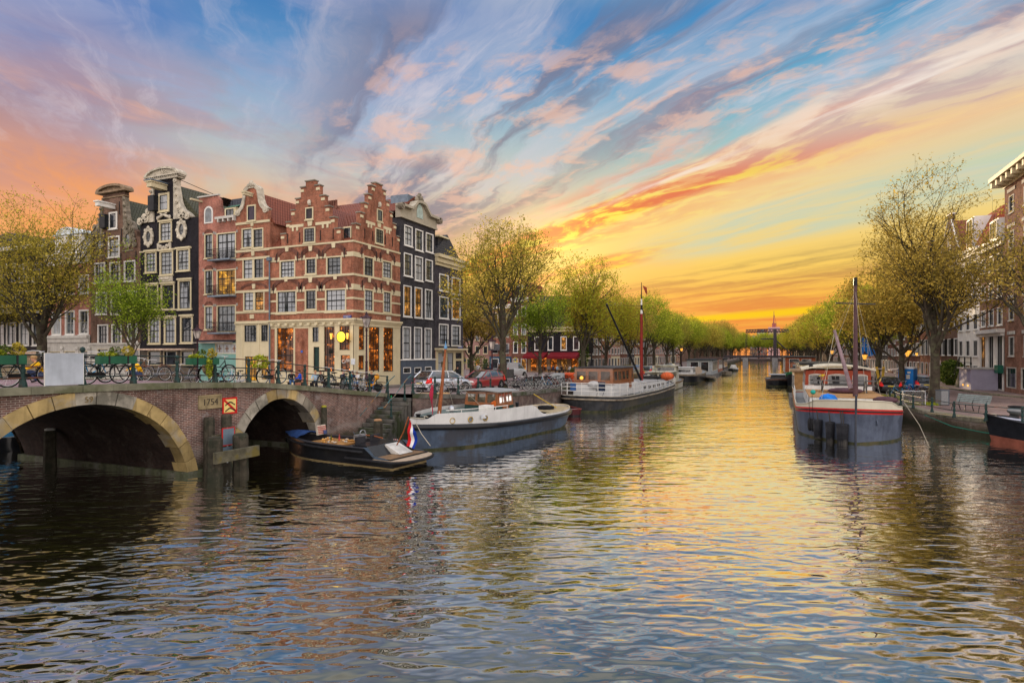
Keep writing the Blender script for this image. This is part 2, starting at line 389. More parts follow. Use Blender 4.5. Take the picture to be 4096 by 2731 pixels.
def tiles(name, c1, c2, w=.28, h=.30):
    if name in MC: return MC[name]
    m = bpy.data.materials.new(name); m.use_nodes = True; MC[name] = m
    g = G(m.node_tree); tc = g.n('ShaderNodeTexCoord'); P = tc.outputs['Object']
    x, y, z = g.sep(P)
    u = g.m('ADD', x, y)
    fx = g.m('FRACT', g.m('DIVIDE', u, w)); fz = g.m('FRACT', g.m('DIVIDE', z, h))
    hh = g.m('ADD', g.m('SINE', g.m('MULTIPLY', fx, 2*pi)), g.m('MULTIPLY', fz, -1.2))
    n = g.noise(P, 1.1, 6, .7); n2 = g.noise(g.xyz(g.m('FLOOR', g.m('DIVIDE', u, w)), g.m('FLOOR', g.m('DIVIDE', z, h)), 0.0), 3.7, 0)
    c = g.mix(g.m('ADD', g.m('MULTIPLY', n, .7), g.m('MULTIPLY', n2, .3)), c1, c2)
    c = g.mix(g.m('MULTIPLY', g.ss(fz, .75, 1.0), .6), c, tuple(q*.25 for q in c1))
    b = g.n('ShaderNodeBsdfPrincipled'); g.put(b.inputs['Base Color'], c); b.inputs['Roughness'].default_value = .6; b.inputs['Specular IOR Level'].default_value = .12
    bp = g.n('ShaderNodeBump'); bp.inputs['Strength'].default_value = .8; bp.inputs['Distance'].default_value = .04
    g.put(bp.inputs['Height'], hh); g.nt.links.new(bp.outputs[0], b.inputs['Normal'])
    o = g.n('ShaderNodeOutputMaterial'); g.nt.links.new(b.outputs[0], o.inputs[0]); return m
def glass(name, inner=(.03,.035,.04), curtain=None, cf=.5, lit=None, refl=.45, ls=1.0):
    """window pane: a dim room, curtains hanging in folds or lamplight behind a reflecting sheet"""
    if name in MC: return MC[name]
    m = bpy.data.materials.new(name); m.use_nodes = True; MC[name] = m
    g = G(m.node_tree); tc = g.n('ShaderNodeTexCoord'); P = tc.outputs['Object']; x, y, z = g.sep(P)
    oi = g.n('ShaderNodeObjectInfo')
    u = g.m('ADD', g.m('ADD', x, y), g.m('MULTIPLY', oi.outputs['Random'], 9.0))
    n = g.noise(g.xyz(u, z, 0.0), 1.4, 4, .6)
    c = g.mix(g.ss(n, .35, .7), tuple(q*.5 for q in inner), tuple(q*1.7 for q in inner))
    if curtain:
        fold = g.m('MULTIPLY_ADD', g.m('SINE', g.m('MULTIPLY', u, 38.0)), .12, .88)
        cc = g.v('SCALE', curtain, sc=fold)
        k = g.ss(g.noise(g.xyz(g.m('MULTIPLY', u, 1.6), g.m('MULTIPLY', z, .15), 4.0), 1.0, 2), .5-cf*.25-.02, .5-cf*.25+.02)
        c = g.mix(k, c, cc)
    b = g.n('ShaderNodeBsdfPrincipled'); g.put(b.inputs['Base Color'], c); b.inputs['Roughness'].default_value = .55; b.inputs['Specular IOR Level'].default_value = .0
    if lit:
        e = g.mix(g.ss(n, .48, .76), tuple(q*.05 for q in lit), lit)
        spots = g.n('ShaderNodeTexVoronoi'); g.put(spots.inputs['Vector'], g.xyz(u, z, 0.0)); spots.inputs['Scale'].default_value = 2.6
        e = g.mix(g.ss(spots.outputs['Distance'], .16, .06), e, tuple(q*2.4 for q in lit))
        g.put(b.inputs['Emission Color'], e); b.inputs['Emission Strength'].default_value = ls
    gl = g.n('ShaderNodeBsdfGlossy'); gl.inputs[1].default_value = .03
    bp = g.n('ShaderNodeBump'); bp.inputs['Strength'].default_value = .06; g.put(bp.inputs['Height'], g.noise(P, 1.5, 2)); g.nt.links.new(bp.outputs[0], gl.inputs['Normal'])
    lw = g.n('ShaderNodeFresnel'); lw.inputs[0].default_value = 1.5
    mx = g.n('ShaderNodeMixShader'); g.put(mx.inputs[0], g.m('MULTIPLY', lw.outputs[0], refl*2.4, clamp=True))
    g.nt.links.new(b.outputs[0], mx.inputs[1]); g.nt.links.new(gl.outputs[0], mx.inputs[2])
    o = g.n('ShaderNodeOutputMaterial'); g.nt.links.new(mx.outputs[0], o.inputs[0]); return m
def paving(name, c1, c2, w=.2, h=.1):
    if name in MC: return MC[name]
    m = bpy.data.materials.new(name); m.use_nodes = True; MC[name] = m
    g = G(m.node_tree); tc = g.n('ShaderNodeTexCoord'); P = tc.outputs['Object']
    bt = g.n('ShaderNodeTexBrick'); g.put(bt.inputs['Vector'], P); bt.inputs['Scale'].default_value = 1.0
    bt.inputs['Brick Width'].default_value = w; bt.inputs['Row Height'].default_value = h; bt.inputs['Mortar Size'].default_value = .006
    g.put(bt.inputs['Color1'], c1); g.put(bt.inputs['Color2'], c2); g.put(bt.inputs['Mortar'], tuple(q*.4 for q in c1))
    n = g.noise(P, .35, 6, .65)
    c = g.mix(1.0, bt.outputs[0], g.v('SCALE', (1,1,1), sc=g.ss(n, .25, .75, .7, 1.3)), 'MULTIPLY')
    b = g.n('ShaderNodeBsdfPrincipled'); g.put(b.inputs['Base Color'], c); b.inputs['Roughness'].default_value = .8; b.inputs['Specular IOR Level'].default_value = .1
    o = g.n('ShaderNodeOutputMaterial'); g.nt.links.new(b.outputs[0], o.inputs[0]); return m
cream = pm('cream_paint', (.60,.52,.34), .5, .06, 1.2, streak=.15)
white = pm('white_paint', (.72,.70,.66), .5, .06, 1.5, streak=.12)
black = pm('black_paint', (.015,.016,.018), .4, .3)
dgreen = pm('dark_green_iron', (.018,.045,.042), .45, .3, 6, bump=.2, col2=(.03,.03,.025))
stone = pm('weathered_stone', (.22,.20,.15), .85, .3, 2.0, bump=.5, bs=12, col2=(.10,.11,.06), streak=.5)
dstone = pm('dark_wet_stone', (.115,.108,.095), .8, .35, 2.0, bump=.6, bs=10, col2=(.05,.06,.03), streak=.4)
timber = pm('weathered_timber', (.062,.054,.040), .85, .35, 4, bump=.7, bs=18, col2=(.035,.038,.026), streak=.6)
rust = pm('rusty_iron', (.20,.08,.04), .8, .4, 5)
steel = pm('bare_steel', (.45,.47,.50), .35, .15, 4, metal=.8)
# ---------------------------------------------------------------- ground, water, quays
# bridge roadway profile along y (coping top)
PROF = [(-40,2.4),(-12,3.2),(4,3.52),(10,3.6),(13,3.57),(16,3.50),(19.5,3.34),(22.5,3.02),(25.5,2.66),(28.8,2.30),(33,2.05),(40,1.85),(50,1.65),(62,1.5),(80,1.4),(130,1.3),(800,1.3)]
def gz(y):
    for (a, za), (b, zb) in zip(PROF, PROF[1:]):
        if y <= b: return za+(zb-za)*(y-a)/(b-a)
    return 1.3
EX, WX = -15.6, 7.9          # left and right quay lines beyond the corner
BX, BX2 = -20.1, -30.5       # near and far face of the arched bridge
BY = 28.8                    # where the bridge meets the left bank
def grid_sheet(name, xs, ys, zf, mat):
    b = MB(); n = len(xs)
    vs = [(x, y, zf(x, y)) for y in ys for x in xs]
    fs = [(j*n+i, j*n+i+1, (j+1)*n+i+1, (j+1)*n+i) for j in range(len(ys)-1) for i in range(n-1)]
    b.add(vs, fs); o = b.build(name, mat); o['kind'] = 'structure'; return o
pave_l = paving('street_clinker', (.21,.155,.145), (.27,.21,.20))
pave_r = paving('right_clinker', (.22,.15,.135), (.28,.21,.19))
asph = pm('worn_pavement', (.17,.15,.14), .85, .25, .8, bump=.3, bs=30)
YS = [BY, 31.8, 36, 40, 45, 50, 56, 62, 70, 80, 100, 130, 200, 400, 900]
# left bank: one sheet from the quay edge far back to the left
def lz(x, y):
    t = min(1, max(0, (-40-x)/25.0)); return gz(y)*(1-t)+(2.0)*t
b = MB(); rows = []
for y in YS:
    edge = EX if y >= 31.7 else -18.5
    rows.append([(x, y, lz(x, y)) for x in (edge, -21, -25, -31, -40, -65, -160, -600)])
n = 8; vs = [p for r_ in rows for p in r_]
b.add(vs, [(j*n+i+1, j*n+i, (j+1)*n+i, (j+1)*n+i+1) for j in range(len(rows)-1) for i in range(n-1)])
o = b.build('street', pave_l); o['kind'] = 'structure'
b = MB(); b.add([(-16,372,-.5),(8.4,372,-.5),(8.4,372,1.29),(-16,372,1.29),(-16,900,1.29),(8.4,900,1.29)], [(0,1,2,3),(3,2,5,4)]); o = b.build('far_street', pave_l); o['kind'] = 'structure'
# raised pavement strip in front of the left canal houses and the row of houses (real step of 0.12 m)
def strip(name, pts, w, dz, mat, zf, side=1):
    b = MB()
    for (x0, y0), (x1, y1) in zip(pts, pts[1:]):
        dx, dy = x1-x0, y1-y0; L = hypot(dx, dy); nx, ny = -dy/L*w*side, dx/L*w*side
        A = [(x0,y0),(x1,y1),(x1+nx,y1+ny),(x0+nx,y0+ny)]
        lo = [(x, y, zf(x,y)-.3) for x, y in A]; hi = [(x, y, zf(x,y)+dz) for x, y in A]
        b.add(lo+hi, [(4,5,6,7) if side > 0 else (7,6,5,4), (0,1,5,4),(1,2,6,5),(2,3,7,6),(3,0,4,7)])
    o = b.build(name, mat); o['kind'] = 'structure'; return o
strip('pavement', [(-27.2, 36), (-27.2, 45), (-27.2, 56)], 2.1, .12, asph, lz, 1)
strip('pavement', [(-27.2, 96), (-27.2, 130), (-27.2, 300)], 2.1, .12, asph, lz, 1)
strip('pavement', [(-95, 35.4), (-66, 35.4), (-40, 35.4), (-27.2, 35.4)], 2.1, .12, asph, lz, 1)
# right bank
RQ = [(60, 30.0), (22, 34.0), (15.5, 36.2), (12.3, 38.6), (10.2, 41.2), (8.9, 45.0), (8.1, 50.5), (WX, 56), (WX, 75), (WX, 100), (WX, 160), (WX, 260), (WX, 700)]
RZ = .98
b = MB(); b.add([(x, y, RZ) for x, y in RQ]+[(600, y, RZ) for x, y in RQ], [(i, i+1, len(RQ)+i+1, len(RQ)+i) for i in range(len(RQ)-1)][::1])
for f in range(len(b.f)): b.f[f] = b.f[f][::-1]
b.build('road', pave_r)['kind'] = 'structure'
def flat(z): return lambda x, y: z
# far pavement of the right street, kerb face towards the canal
KB = [(31, 47.0), (24.3, 52), (19.5, 58.5), (17.2, 65), (16.4, 75), (16.3, 100), (16.3, 250)]
b = MB(); n = len(KB)
b.add([(x,y,RZ-.2) for x,y in KB]+[(x,y,RZ+.13) for x,y in KB]+[(x+.25,y+.05,RZ+.13) for x,y in KB], [(i,n+i,n+i+1,i+1) for i in range(n-1)]+[(n+i,2*n+i,2*n+i+1,n+i+1) for i in range(n-1)])
b.build('kerb', stone)['kind'] = 'structure'
b = MB(); b.add([(x+.25,y+.05,RZ+.126) for x,y in KB]+[(80,y+6,RZ+.126) for x,y in KB], [(i,n+i,n+i+1,i+1) for i in range(n-1)])
b.build('pavement', paving('pavement_brick', (.24,.17,.15), (.30,.23,.21), .1, .2))['kind'] = 'structure'
# quay walls with a stone coping
qbrick = brick('quay_brick', (.155,.098,.085), (.115,.080,.075), (.17,.15,.13), .24, .075, .55, patch=(.21,.18,.14), wet=1)
def quay(name, label, pts, zf, side, mats, capw=.5, caph=.22, zb=-1.2):
    t = thing(name, label, 'quay wall')
    w = MB(); c = MB()
    for (x0, y0), (x1, y1) in zip(pts, pts[1:]):
        dx, dy = x1-x0, y1-y0; L = hypot(dx, dy); nx, ny = -dy/L*side, dx/L*side
        z0, z1 = zf(x0, y0), zf(x1, y1)
        w.quad((x0,y0,zb),(x1,y1,zb),(x1,y1,z1-caph),(x0,y0,z0-caph))
        o_ = .05
        c.add([(x0-nx*o_,y0-ny*o_,z0-caph),(x1-nx*o_,y1-ny*o_,z1-caph),(x1-nx*o_,y1-ny*o_,z1+.02),(x0-nx*o_,y0-ny*o_,z0+.02),
               (x1+nx*capw,y1+ny*capw,z1+.02),(x0+nx*capw,y0+ny*capw,z0+.02),(x1+nx*.02,y1+ny*.02,z1-caph),(x0+nx*.02,y0+ny*.02,z0-caph)],
              [(0,1,2,3),(3,2,4,5),(0,7,6,1)])
    w.build('wall', mats[0], t); c.build('coping', mats[1], t); return t
quay('quay_wall', 'left stone and brick quay wall behind the white and grey tug', [(-18.5,28.9),(EX,31.8),(EX,40),(EX,50),(EX,62),(EX,100),(EX,200),(EX,700)], lambda x,y: gz(y), 1, (qbrick, dstone))
quay('quay_wall', 'right brick quay wall with green hanging rope curving to the frame edge', RQ, flat(RZ), -1, (brick('right_quay_brick', (.19,.135,.105), (.15,.105,.085), (.21,.18,.15), .24, .075, .5, patch=(.25,.22,.16), wet=1), stone), .55, .2)
quay('quay_wall', 'shadowed quay wall of the side canal behind the bridge', [(-600,BY-.2),(-60,BY-.2),(-30.5,BY-.2)], lambda x,y: 2.0, 1, (qbrick, dstone))
# test water
def water_mat():
    m = bpy.data.materials.new('canal_water'); m.use_nodes = True
    g = G(m.node_tree)
    tc = g.n('ShaderNodeTexCoord'); P = tc.outputs['Object']
    def aniso(ang, kx, ky):
        a = R(ang)
        u = g.v('DOT_PRODUCT', P, (cos(a), sin(a), 0)); v = g.v('DOT_PRODUCT', P, (-sin(a), cos(a), 0))
        return g.xyz(g.m('MULTIPLY', u, kx), g.m('MULTIPLY', v, ky), 0.0)
    n1 = g.noise(aniso(28, .30, .75), 1.0, 2, .5, .3)
    n2 = g.noise(aniso(20, 1.25, 2.9), 1.0, 1.2, .45, .5)
    n3 = g.noise(aniso(38, 3.2, 6.0), 1.0, 0, .5, .3)
    patch = g.ss(g.noise(P, .06, 2, .5), .35, .65)
    h = g.m('ADD', g.m('MULTIPLY', n1, .050), g.m('ADD', g.m('MULTIPLY', n2, .024), g.m('MULTIPLY', n3, .0058)))
    bp = g.n('ShaderNodeBump'); bp.inputs['Strength'].default_value = 1.0; bp.inputs['Distance'].default_value = 1.0
    g.put(bp.inputs['Height'], g.m('MULTIPLY', h, g.m('MULTIPLY', g.m('ADD', .62, g.m('MULTIPLY', patch, .55)), g.ss(g.sep(P)[1], 22, 8, 1.0, 2.1))))
    dif = g.n('ShaderNodeBsdfDiffuse'); g.put(dif.inputs[0], g.mix(g.noise(P, .15, 3), (.034, .034, .009), (.045, .041, .012)))
    gl = g.n('ShaderNodeBsdfGlossy'); gl.inputs['Roughness'].default_value = .0; gl.inputs[0].default_value = (1, 1, 1, 1)
    g.nt.links.new(bp.outputs[0], gl.inputs['Normal'])
    fr = g.n('ShaderNodeLayerWeight'); fr.inputs[0].default_value = .5; g.nt.links.new(bp.outputs[0], fr.inputs['Normal'])
    mx = g.n('ShaderNodeMixShader')
    g.put(mx.inputs[0], g.ss(fr.outputs['Facing'], .35, .85, .08, .97))
    g.nt.links.new(dif.outputs[0], mx.inputs[1]); g.nt.links.new(gl.outputs[0], mx.inputs[2])
    out = g.n('ShaderNodeOutputMaterial'); g.nt.links.new(mx.outputs[0], out.inputs[0])
    return m
me = bpy.data.meshes.new('water'); wx0, wx1, wy0, wy1 = -150, 60, -40, 700
me.from_pydata([(wx0, wy0, 0), (wx1, wy0, 0), (wx1, wy1, 0), (wx0, wy1, 0)], [], [(0, 1, 2, 3)])
me.materials.append(water_mat())
water = bpy.data.objects.new('water', me); COL.objects.link(water); water['kind'] = 'structure'
# ---------------------------------------------------------------- arched brick bridge, along y, near face at x = BX
bbrick = brick('bridge_brick', (.20,.098,.078), (.105,.058,.052), (.34,.29,.25), .22, .066, .6, patch=(.27,.235,.225), wet=1)
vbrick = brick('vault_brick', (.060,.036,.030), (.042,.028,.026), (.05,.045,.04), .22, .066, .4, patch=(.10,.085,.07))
sand = pm('yellow_sandstone', (.36,.265,.115), .85, .32, 1.3, bump=.8, bs=9, col2=(.30,.27,.22), streak=.55, rv=.5)
sandg = pm('grey_sandstone', (.27,.24,.19), .85, .3, 1.4, bump=.8, bs=9, col2=(.36,.27,.12), streak=.5, rv=.5)
sandw = pm('worn_sandstone', (.36,.33,.27), .85, .25, 1.6, bump=.8, bs=9, col2=(.16,.15,.12), streak=.6, rv=.5)
bridge = thing('arched_bridge', 'old brick canal bridge with two stone arches', 'bridge', (BX, BY, 0))
def BL(b, name, mat, label=None):           # shapes are made in world axes, then moved under the bridge
    b.xf(Matrix.Translation((-BX, -BY, 0))); return b.build(name, mat, bridge, label)
def arch(yc, a, h, n=24, z0=-1.0):          # half ellipse, springing below the water
    return [(yc-a*cos(pi*i/n), z0+(h-z0)*sin(pi*i/n)**.86) for i in range(n+1)]
A1 = (12.25, 3.75, 2.98, .40); A2 = (20.62, 2.62, 2.60, .42)
def to_face(x, y, z): return (BX+y, x, z)   # (along, depth, z) -> world; depth positive = away from water is -x
# spandrel wall: strips above each arch
b = MB(); b2 = MB(); ys = sorted(set([-14+i*1.0 for i in range(43)]+[BY]+[A1[0]-A1[1]*cos(pi*i/40) for i in range(41)]+[A2[0]-A2[1]*cos(pi*i/40) for i in range(41)]))
def under(y):
    for yc, a, h, t in (A1, A2):
        if abs(y-yc) < a:
            th = math.acos(max(-1, min(1, -(y-yc)/a))); return -1.0+(h+1.0)*sin(th)**.86
    return -1.5
for y0, y1 in zip(ys, ys[1:]):
    if y1 > BY: break
    m_ = (y0+y1)/2; u0, u1 = under(y0+1e-4 if under(m_) > -1.4 else y0), under(y1-1e-4 if under(m_) > -1.4 else y1)
    if under(m_) < -1.4: u0 = u1 = -1.5
    b.quad((BX, y0, u0), (BX, y1, u1), (BX, y1, gz(y1)-.22), (BX, y0, gz(y0)-.22))
    b2.quad((BX2, y1, u1), (BX2, y0, u0), (BX2, y0, gz(y0)-.22), (BX2, y1, gz(y1)-.22))
BL(b, 'wall', bbrick); BL(b2, 'wall', bbrick)
b = MB()
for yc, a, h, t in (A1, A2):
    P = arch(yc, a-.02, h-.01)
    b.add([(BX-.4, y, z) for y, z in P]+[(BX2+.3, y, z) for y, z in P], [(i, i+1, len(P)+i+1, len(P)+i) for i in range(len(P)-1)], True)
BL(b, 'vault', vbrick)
# low ledge along the pier foot, wet and mossy
mst = pm('mossy_stone', (.09,.10,.06), .8, .4, 3, bump=.6, col2=(.16,.16,.13))
for ya, yb in ((A1[0]+A1[1]-.25, A2[0]-A2[1]+.25),(A1[0]-A1[1]-1.2, A1[0]-A1[1]+.25),(A2[0]+A2[1]-.2, A2[0]+A2[1]+.3)): b = MB(); b.box(BX2, BX+.1, ya, yb, -1, .15); BL(b, 'pier_foot', mst)
def voussoirs(A, n, cols):
    yc, a, h, t = A; k = 6
    for i in range(n):
        b = MB(); e = .012
        f0, f1 = (i+.02)/n, (i+.98)/n
        o_, in_ = [], []
        for j in range(k+1):
            f = f0+(f1-f0)*j/k; th = pi*f
            def pt(rr): return (yc-(a+rr)*cos(th), -1.0+(h+rr+1.0)*sin(th)**.86)
            o_.append(pt(t)); in_.append(pt(-.03))
        if max(z for _, z in o_) < -.1: continue
        d = .05+.02*((i*7) % 3)
        top = [(x, min(z, gz(x)-.24)) for x, z in o_]
        b.ring(top, in_, 0, 1)
        b.v = [(BX+d if y == 0 else BX-.45-.2*((i*5) % 2), x, z) for x, y, z in b.v]
        b.f = [f[::-1] for f in b.f]
        yield b, cols[(i*5+i//3) % len(cols)]
for A, n, cols in ((A1, 19, [sand, sandg, sand, sandw, sand]), (A2, 15, [sandg, sandw, sand, sandg, sandw])):
    for bb, c in voussoirs(A, n, cols): BL(bb, 'arch_stone', c)
# coping
b = MB(); cp = pm('coping_stone', (.19,.185,.13), .85, .25, 1.5, bump=.6, bs=14, col2=(.12,.125,.07), streak=.5)
yy = [-14.0]
while yy[-1] < BY: yy.append(min(BY, yy[-1]+1.45))
for xs in ((BX+.14, BX-.42), (BX2-.14, BX2+.42)):
    b = MB(); x0, x1 = min(xs), max(xs)
    for y0, y1 in zip(yy, yy[1:]):
        for j in range(4):
            a0, a1 = y0+(y1-y0)*j/4+(.012 if j == 0 else 0), y0+(y1-y0)*(j+1)/4; z0, z1 = gz(a0), gz(a1)
            b.add([(x0,a0,z0-.22),(x1,a0,z0-.22),(x1,a1,z1-.22),(x0,a1,z1-.22),(x0,a0,z0),(x1,a0,z0),(x1,a1,z1),(x0,a1,z1)],
                  [(0,3,2,1),(4,5,6,7),(0,1,5,4),(1,2,6,5),(2,3,7,6),(3,0,4,7)])
    BL(b, 'coping', cp)
b = MB(); Y2 = [-14+i*1.6 for i in range(27)]+[BY+.05]
for y0, y1 in zip(Y2, Y2[1:]):
    z0, z1 = gz(y0)-.06, gz(y1)-.06
    b.quad((BX-.40,y0,z0),(BX-.40,y1,z1),(BX2+.40,y1,z1),(BX2+.40,y0,z0))
BL(b, 'roadway', paving('bridge_clinker', (.25,.16,.17), (.30,.21,.22), .2, .08))
# date stone and carved number
def text_mesh(txt, size, depth=.01, align='CENTER'):
    c = bpy.data.curves.new('lettering', 'FONT'); c.body = txt; c.size = size; c.extrude = depth; c.align_x = align; c.align_y = 'CENTER'; c.resolution_u = 3
    o = bpy.data.objects.new('lettering', c); COL.objects.link(o)
    dg = bpy.context.evaluated_depsgraph_get(); me = bpy.data.meshes.new_from_object(o.evaluated_get(dg))
    bpy.data.objects.remove(o); bpy.data.curves.remove(c); return me
def put_text(name, txt, size, mat, parent, M, depth=.01):
    me = text_mesh(txt, size, depth); me.transform(M); me.materials.clear(); me.materials.append(mat)
    return link(name, me, parent)
FACEX = Matrix(((0,0,1,0),(1,0,0,0),(0,1,0,0),(0,0,0,1)))    # text plane -> faces +x, reading along +y
FACEY = Matrix(((1,0,0,0),(0,0,-1,0),(0,1,0,0),(0,0,0,1)))   # faces -y, reading along +x
YP, DP = on_x(838, BX); ZP = hz(1606, DP)
ds = MB(); ds.box(0, .05, YP-.52, YP+.52, ZP-.27, ZP+.27)
ds.box(.05, .075, YP-.52, YP+.52, ZP+.21, ZP+.27); ds.box(.05, .075, YP-.52, YP+.52, ZP-.27, ZP-.22); ds.box(.05, .075, YP-.52, YP-.46, ZP-.22, ZP+.21); ds.box(.05,.075,YP+.46,YP+.52,ZP-.22,ZP+.21)
ds.xf(Matrix.Translation((0, -BY, 0)))
plq = ds.build('date_stone', pm('date_stone_sand', (.27,.215,.12), .85, .3, 2, bump=.8, bs=9, streak=.5), bridge)
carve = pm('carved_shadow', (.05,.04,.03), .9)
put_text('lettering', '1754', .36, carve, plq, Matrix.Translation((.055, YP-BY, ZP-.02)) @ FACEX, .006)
YK, DK = on_x(350, BX); ZK = hz(1598, DK)
put_text('carved_number', '59', .27, pm('carved_sand', (.20,.14,.06), .9), bridge, Matrix.Translation((.085, YK-BY, ZK)) @ FACEX, .006)
# ---------------------------------------------------------------- railings
def post_mb(h=1.0, ball=False):
    p = [(.115,0),(.115,.05),(.075,.22),(.055,.30),(.055,.42),(.07,.44),(.07,.54),(.05,.56),(.05,.66),(.075,.74),(.06,.84),(.045,.88),(.07,.92),(.07,.97),(.03,h+.01),(.0,h+.02)]
    b = MB(); b.lathe(p, k=8, smooth=False)
    if ball: b.lathe([(.03,h),(.05,h+.02),(.03,h+.04),(.075,h+.09),(.085,h+.14),(.06,h+.2),(0,h+.23)], k=10)
    return b
post_me = post_mb().mesh('post', dgreen); postb_me = post_mb(1.0, True).mesh('post', dgreen)
railm = pm('railing_bar', (.03,.05,.048), .4, .35, 3, col2=(.16,.06,.035), metal=.2)
def railing(label, pts, heights=(.27,.60,.96), balls=(), r=.024, me=None, sc=1.0):
    t = thing('railing', label, 'railing', pts[0]); o0 = Vector(pts[0])
    for i, p in enumerate(pts):
        q = link('post', postb_me if i in balls else (me or post_me), t, loc=Vector(p)-o0); q.scale = (sc, sc, sc)
    for h in heights:
        b = MB(); b.tube([Vector(p)-o0+Vector((0,0,h*sc)) for p in pts], r, 6); b.build('rail', railm, t)
    return t
pts = [(BX-.14, 12.26+1.67*i, gz(12.26+1.67*i)) for i in range(-6, 11)]
railing('long dark green iron railing along the near edge of the brick bridge', pts, balls=(6,))
railing('dark green iron railing along the far edge of the brick bridge', [(BX2+.14, -6+2.1*i, gz(-6+2.1*i)) for i in range(17)])
railing('iron railing at the quay corner in front of the silver car', [(-18.5,28.95,gz(29)),(-17.6,29.85,gz(29.6)),(-16.6,30.8,gz(30.5)),(-15.85,31.9,gz(31.5)),(-15.85,33.6,gz(33.6))], heights=(.5,.94))
rp = [gnd(px, py, RZ) for px, py in ((3560,1600),(3580,1611),(3603,1622),(3653,1634),(3728,1652),(3817,1672),(3944,1686),(4090,1700))]
rp += [Vector((14.2,37.3,RZ)), Vector((16.2,36.4,RZ))]
railing('low dark iron railing along the right quay in front of the bench', [(p.x, p.y, RZ+.02) for p in rp], heights=(.42,.86), sc=.92)
# ---------------------------------------------------------------- quay steps beside the bridge
st = thing('quay_stairs', 'worn stone steps going down to the water beside the bridge', 'stairs', (BX, BY, 0))
b = MB(); n = 10; run = .335; rise = .205; x0, x1 = .06, 1.62
for i in range(n):
    zt = 2.26-rise*(i+1)+.02; y1 = -run*i; y0 = -run*(i+1)
    wob = .02*((i*3) % 4)
    b.box(x0, x1+.08*(i % 2)+.10*max(0, i-5), y0-.05, y1-.06 if i else 0.0, zt-.16, zt); b.box(x0, x1-.03+.1*max(0,i-5), y0, 0.0 if i == 0 else y1-.061, -1.2, zt-.162)
b.build('steps', dstone, st)
b = MB(); b.box(x0, 2.6, -run*(n+1.6), -run*n-.055, -1, .12); b.build('landing', dstone, st)
b = MB()
b.tube([(1.45,.2,3.35),(1.45,-.3,3.1),(1.45,-1.55,2.2)], .026); b.tube([(1.45,-1.55,2.2),(1.4,-1.8,2.08),(1.3,-2.1,1.72),(1.2,-2.6,1.68)], .03)
b.build('handrail', pm('worn_handrail', (.06,.14,.15), .5, .4, 3, col2=(.32,.13,.03)), st)
b = MB(); b.tube([(.35,.2,3.3),(.35,-.3,3.05),(.35,-3.0,1.3)], .024); b.build('handrail', MC['worn_handrail'], st)
for px_, py_, pz_ in ((1.45,-.45,1.95),(1.45,-1.75,1.1),(.35,-.45,1.95)):
    link('post', post_me, st, loc=(px_, py_, pz_)).scale = (.8,.8,1.0)
# mooring piles and the timber fender frame at the bridge pier
def pile(label, px, py, top, r=.17, cut=None, lean=0.0, group=None, mat=None, at=None):
    g_ = gnd(px, py, 0) if at is None else Vector((at[0], at[1], 0)); d = g_.x*-ST+g_.y*CT
    zt = hz(top, d); t = thing('mooring_pile', label, 'mooring pile', (g_.x, g_.y, 0), .3, group)
    b = MB(); b.lathe([(r*1.05,-1.5),(r*1.05,.15),(r,.4),(r*.97,zt-.18),(r*.8,zt-.03),(r*.75,zt-.02)], k=8, smooth=False); b.build('shaft', mat or timber, t)
    b = MB(); b.lathe([(r*.84,zt-.05),(r*.86,zt),(r*.5,zt+.04),(0,zt+.045)], k=8); b.build('cap', cut or pm('cut_wood', (.45,.33,.17), .8, .3, 8), t)
    return t
fen = thing('timber_fender', 'weathered timber fender of posts and beams at the bridge pier', 'fender', (BX+.35, 17.0, 0))
b = MB()
F = []
for px, py, top, r in ((800,1885,1666,.20),(906,1880,1655,.19),(858,1917,1747,.28),(962,1893,1733,.28)):
    q = gnd(px, py, 0); d = -q.x*ST+q.y*CT
    if q.x < BX+.22: q.x = BX+.24
    F.append((q.x-BX-.35, q.y-17.0, hz(top, d), r))
for x, y, zt, r in F:
    b = MB(); b.lathe([(r*1.06,-1.4),(r*1.06,.1),(r,.3),(r,zt-.1),(r*.82,zt)], (x, y, 0), k=8, smooth=False); b.build('post', timber, fen)
moss = pm('lichen_timber', (.12,.11,.075), .9, .35, 3, bump=.7, bs=16, col2=(.16,.13,.04), streak=.5)
f0, f1, f2, f3 = F
def beam(p, q, ext0, ext1, z, off, h, m):
    d = Vector((q[0]-p[0], q[1]-p[1], 0)); L = d.length; d.normalize(); a = Vector((p[0]+off, p[1], z))-d*ext0; c = Vector((q[0]+off, q[1], z))+d*ext1
    b = MB(); b.obox((a+c)/2, (c-a).length, .13, h, Matrix.Rotation(atan2(d.y, d.x), 3, 'Z')); b.build('beam', m, fen)
beam(f0, f1, .1, .15, 1.32, .27, .26, moss); beam(f2, f3, .30, .55, .83, .34, .40, moss); beam(f0, f1, .1, -.5, .45, .27, .30, timber)
moss2 = pm('mossy_pile_top', (.28,.26,.03), .9, .3, 6)
pile('mossy slim mooring pile standing at the right foot of the right arch', 1300, 1745, 1624, .16, moss2, at=(BX+.28, on_x(1296, BX+.28)[0]))
pile('short thick mooring pile in front of the stone steps', 1512, 1790, 1678, .24, pm('rotten_pile_top', (.36,.2,.1), .9, .35, 8))
pile('mooring pile with a white cut top standing under the left arch', 200, 1862, 1715, .22, pm('white_cap', (.6,.6,.57), .7))
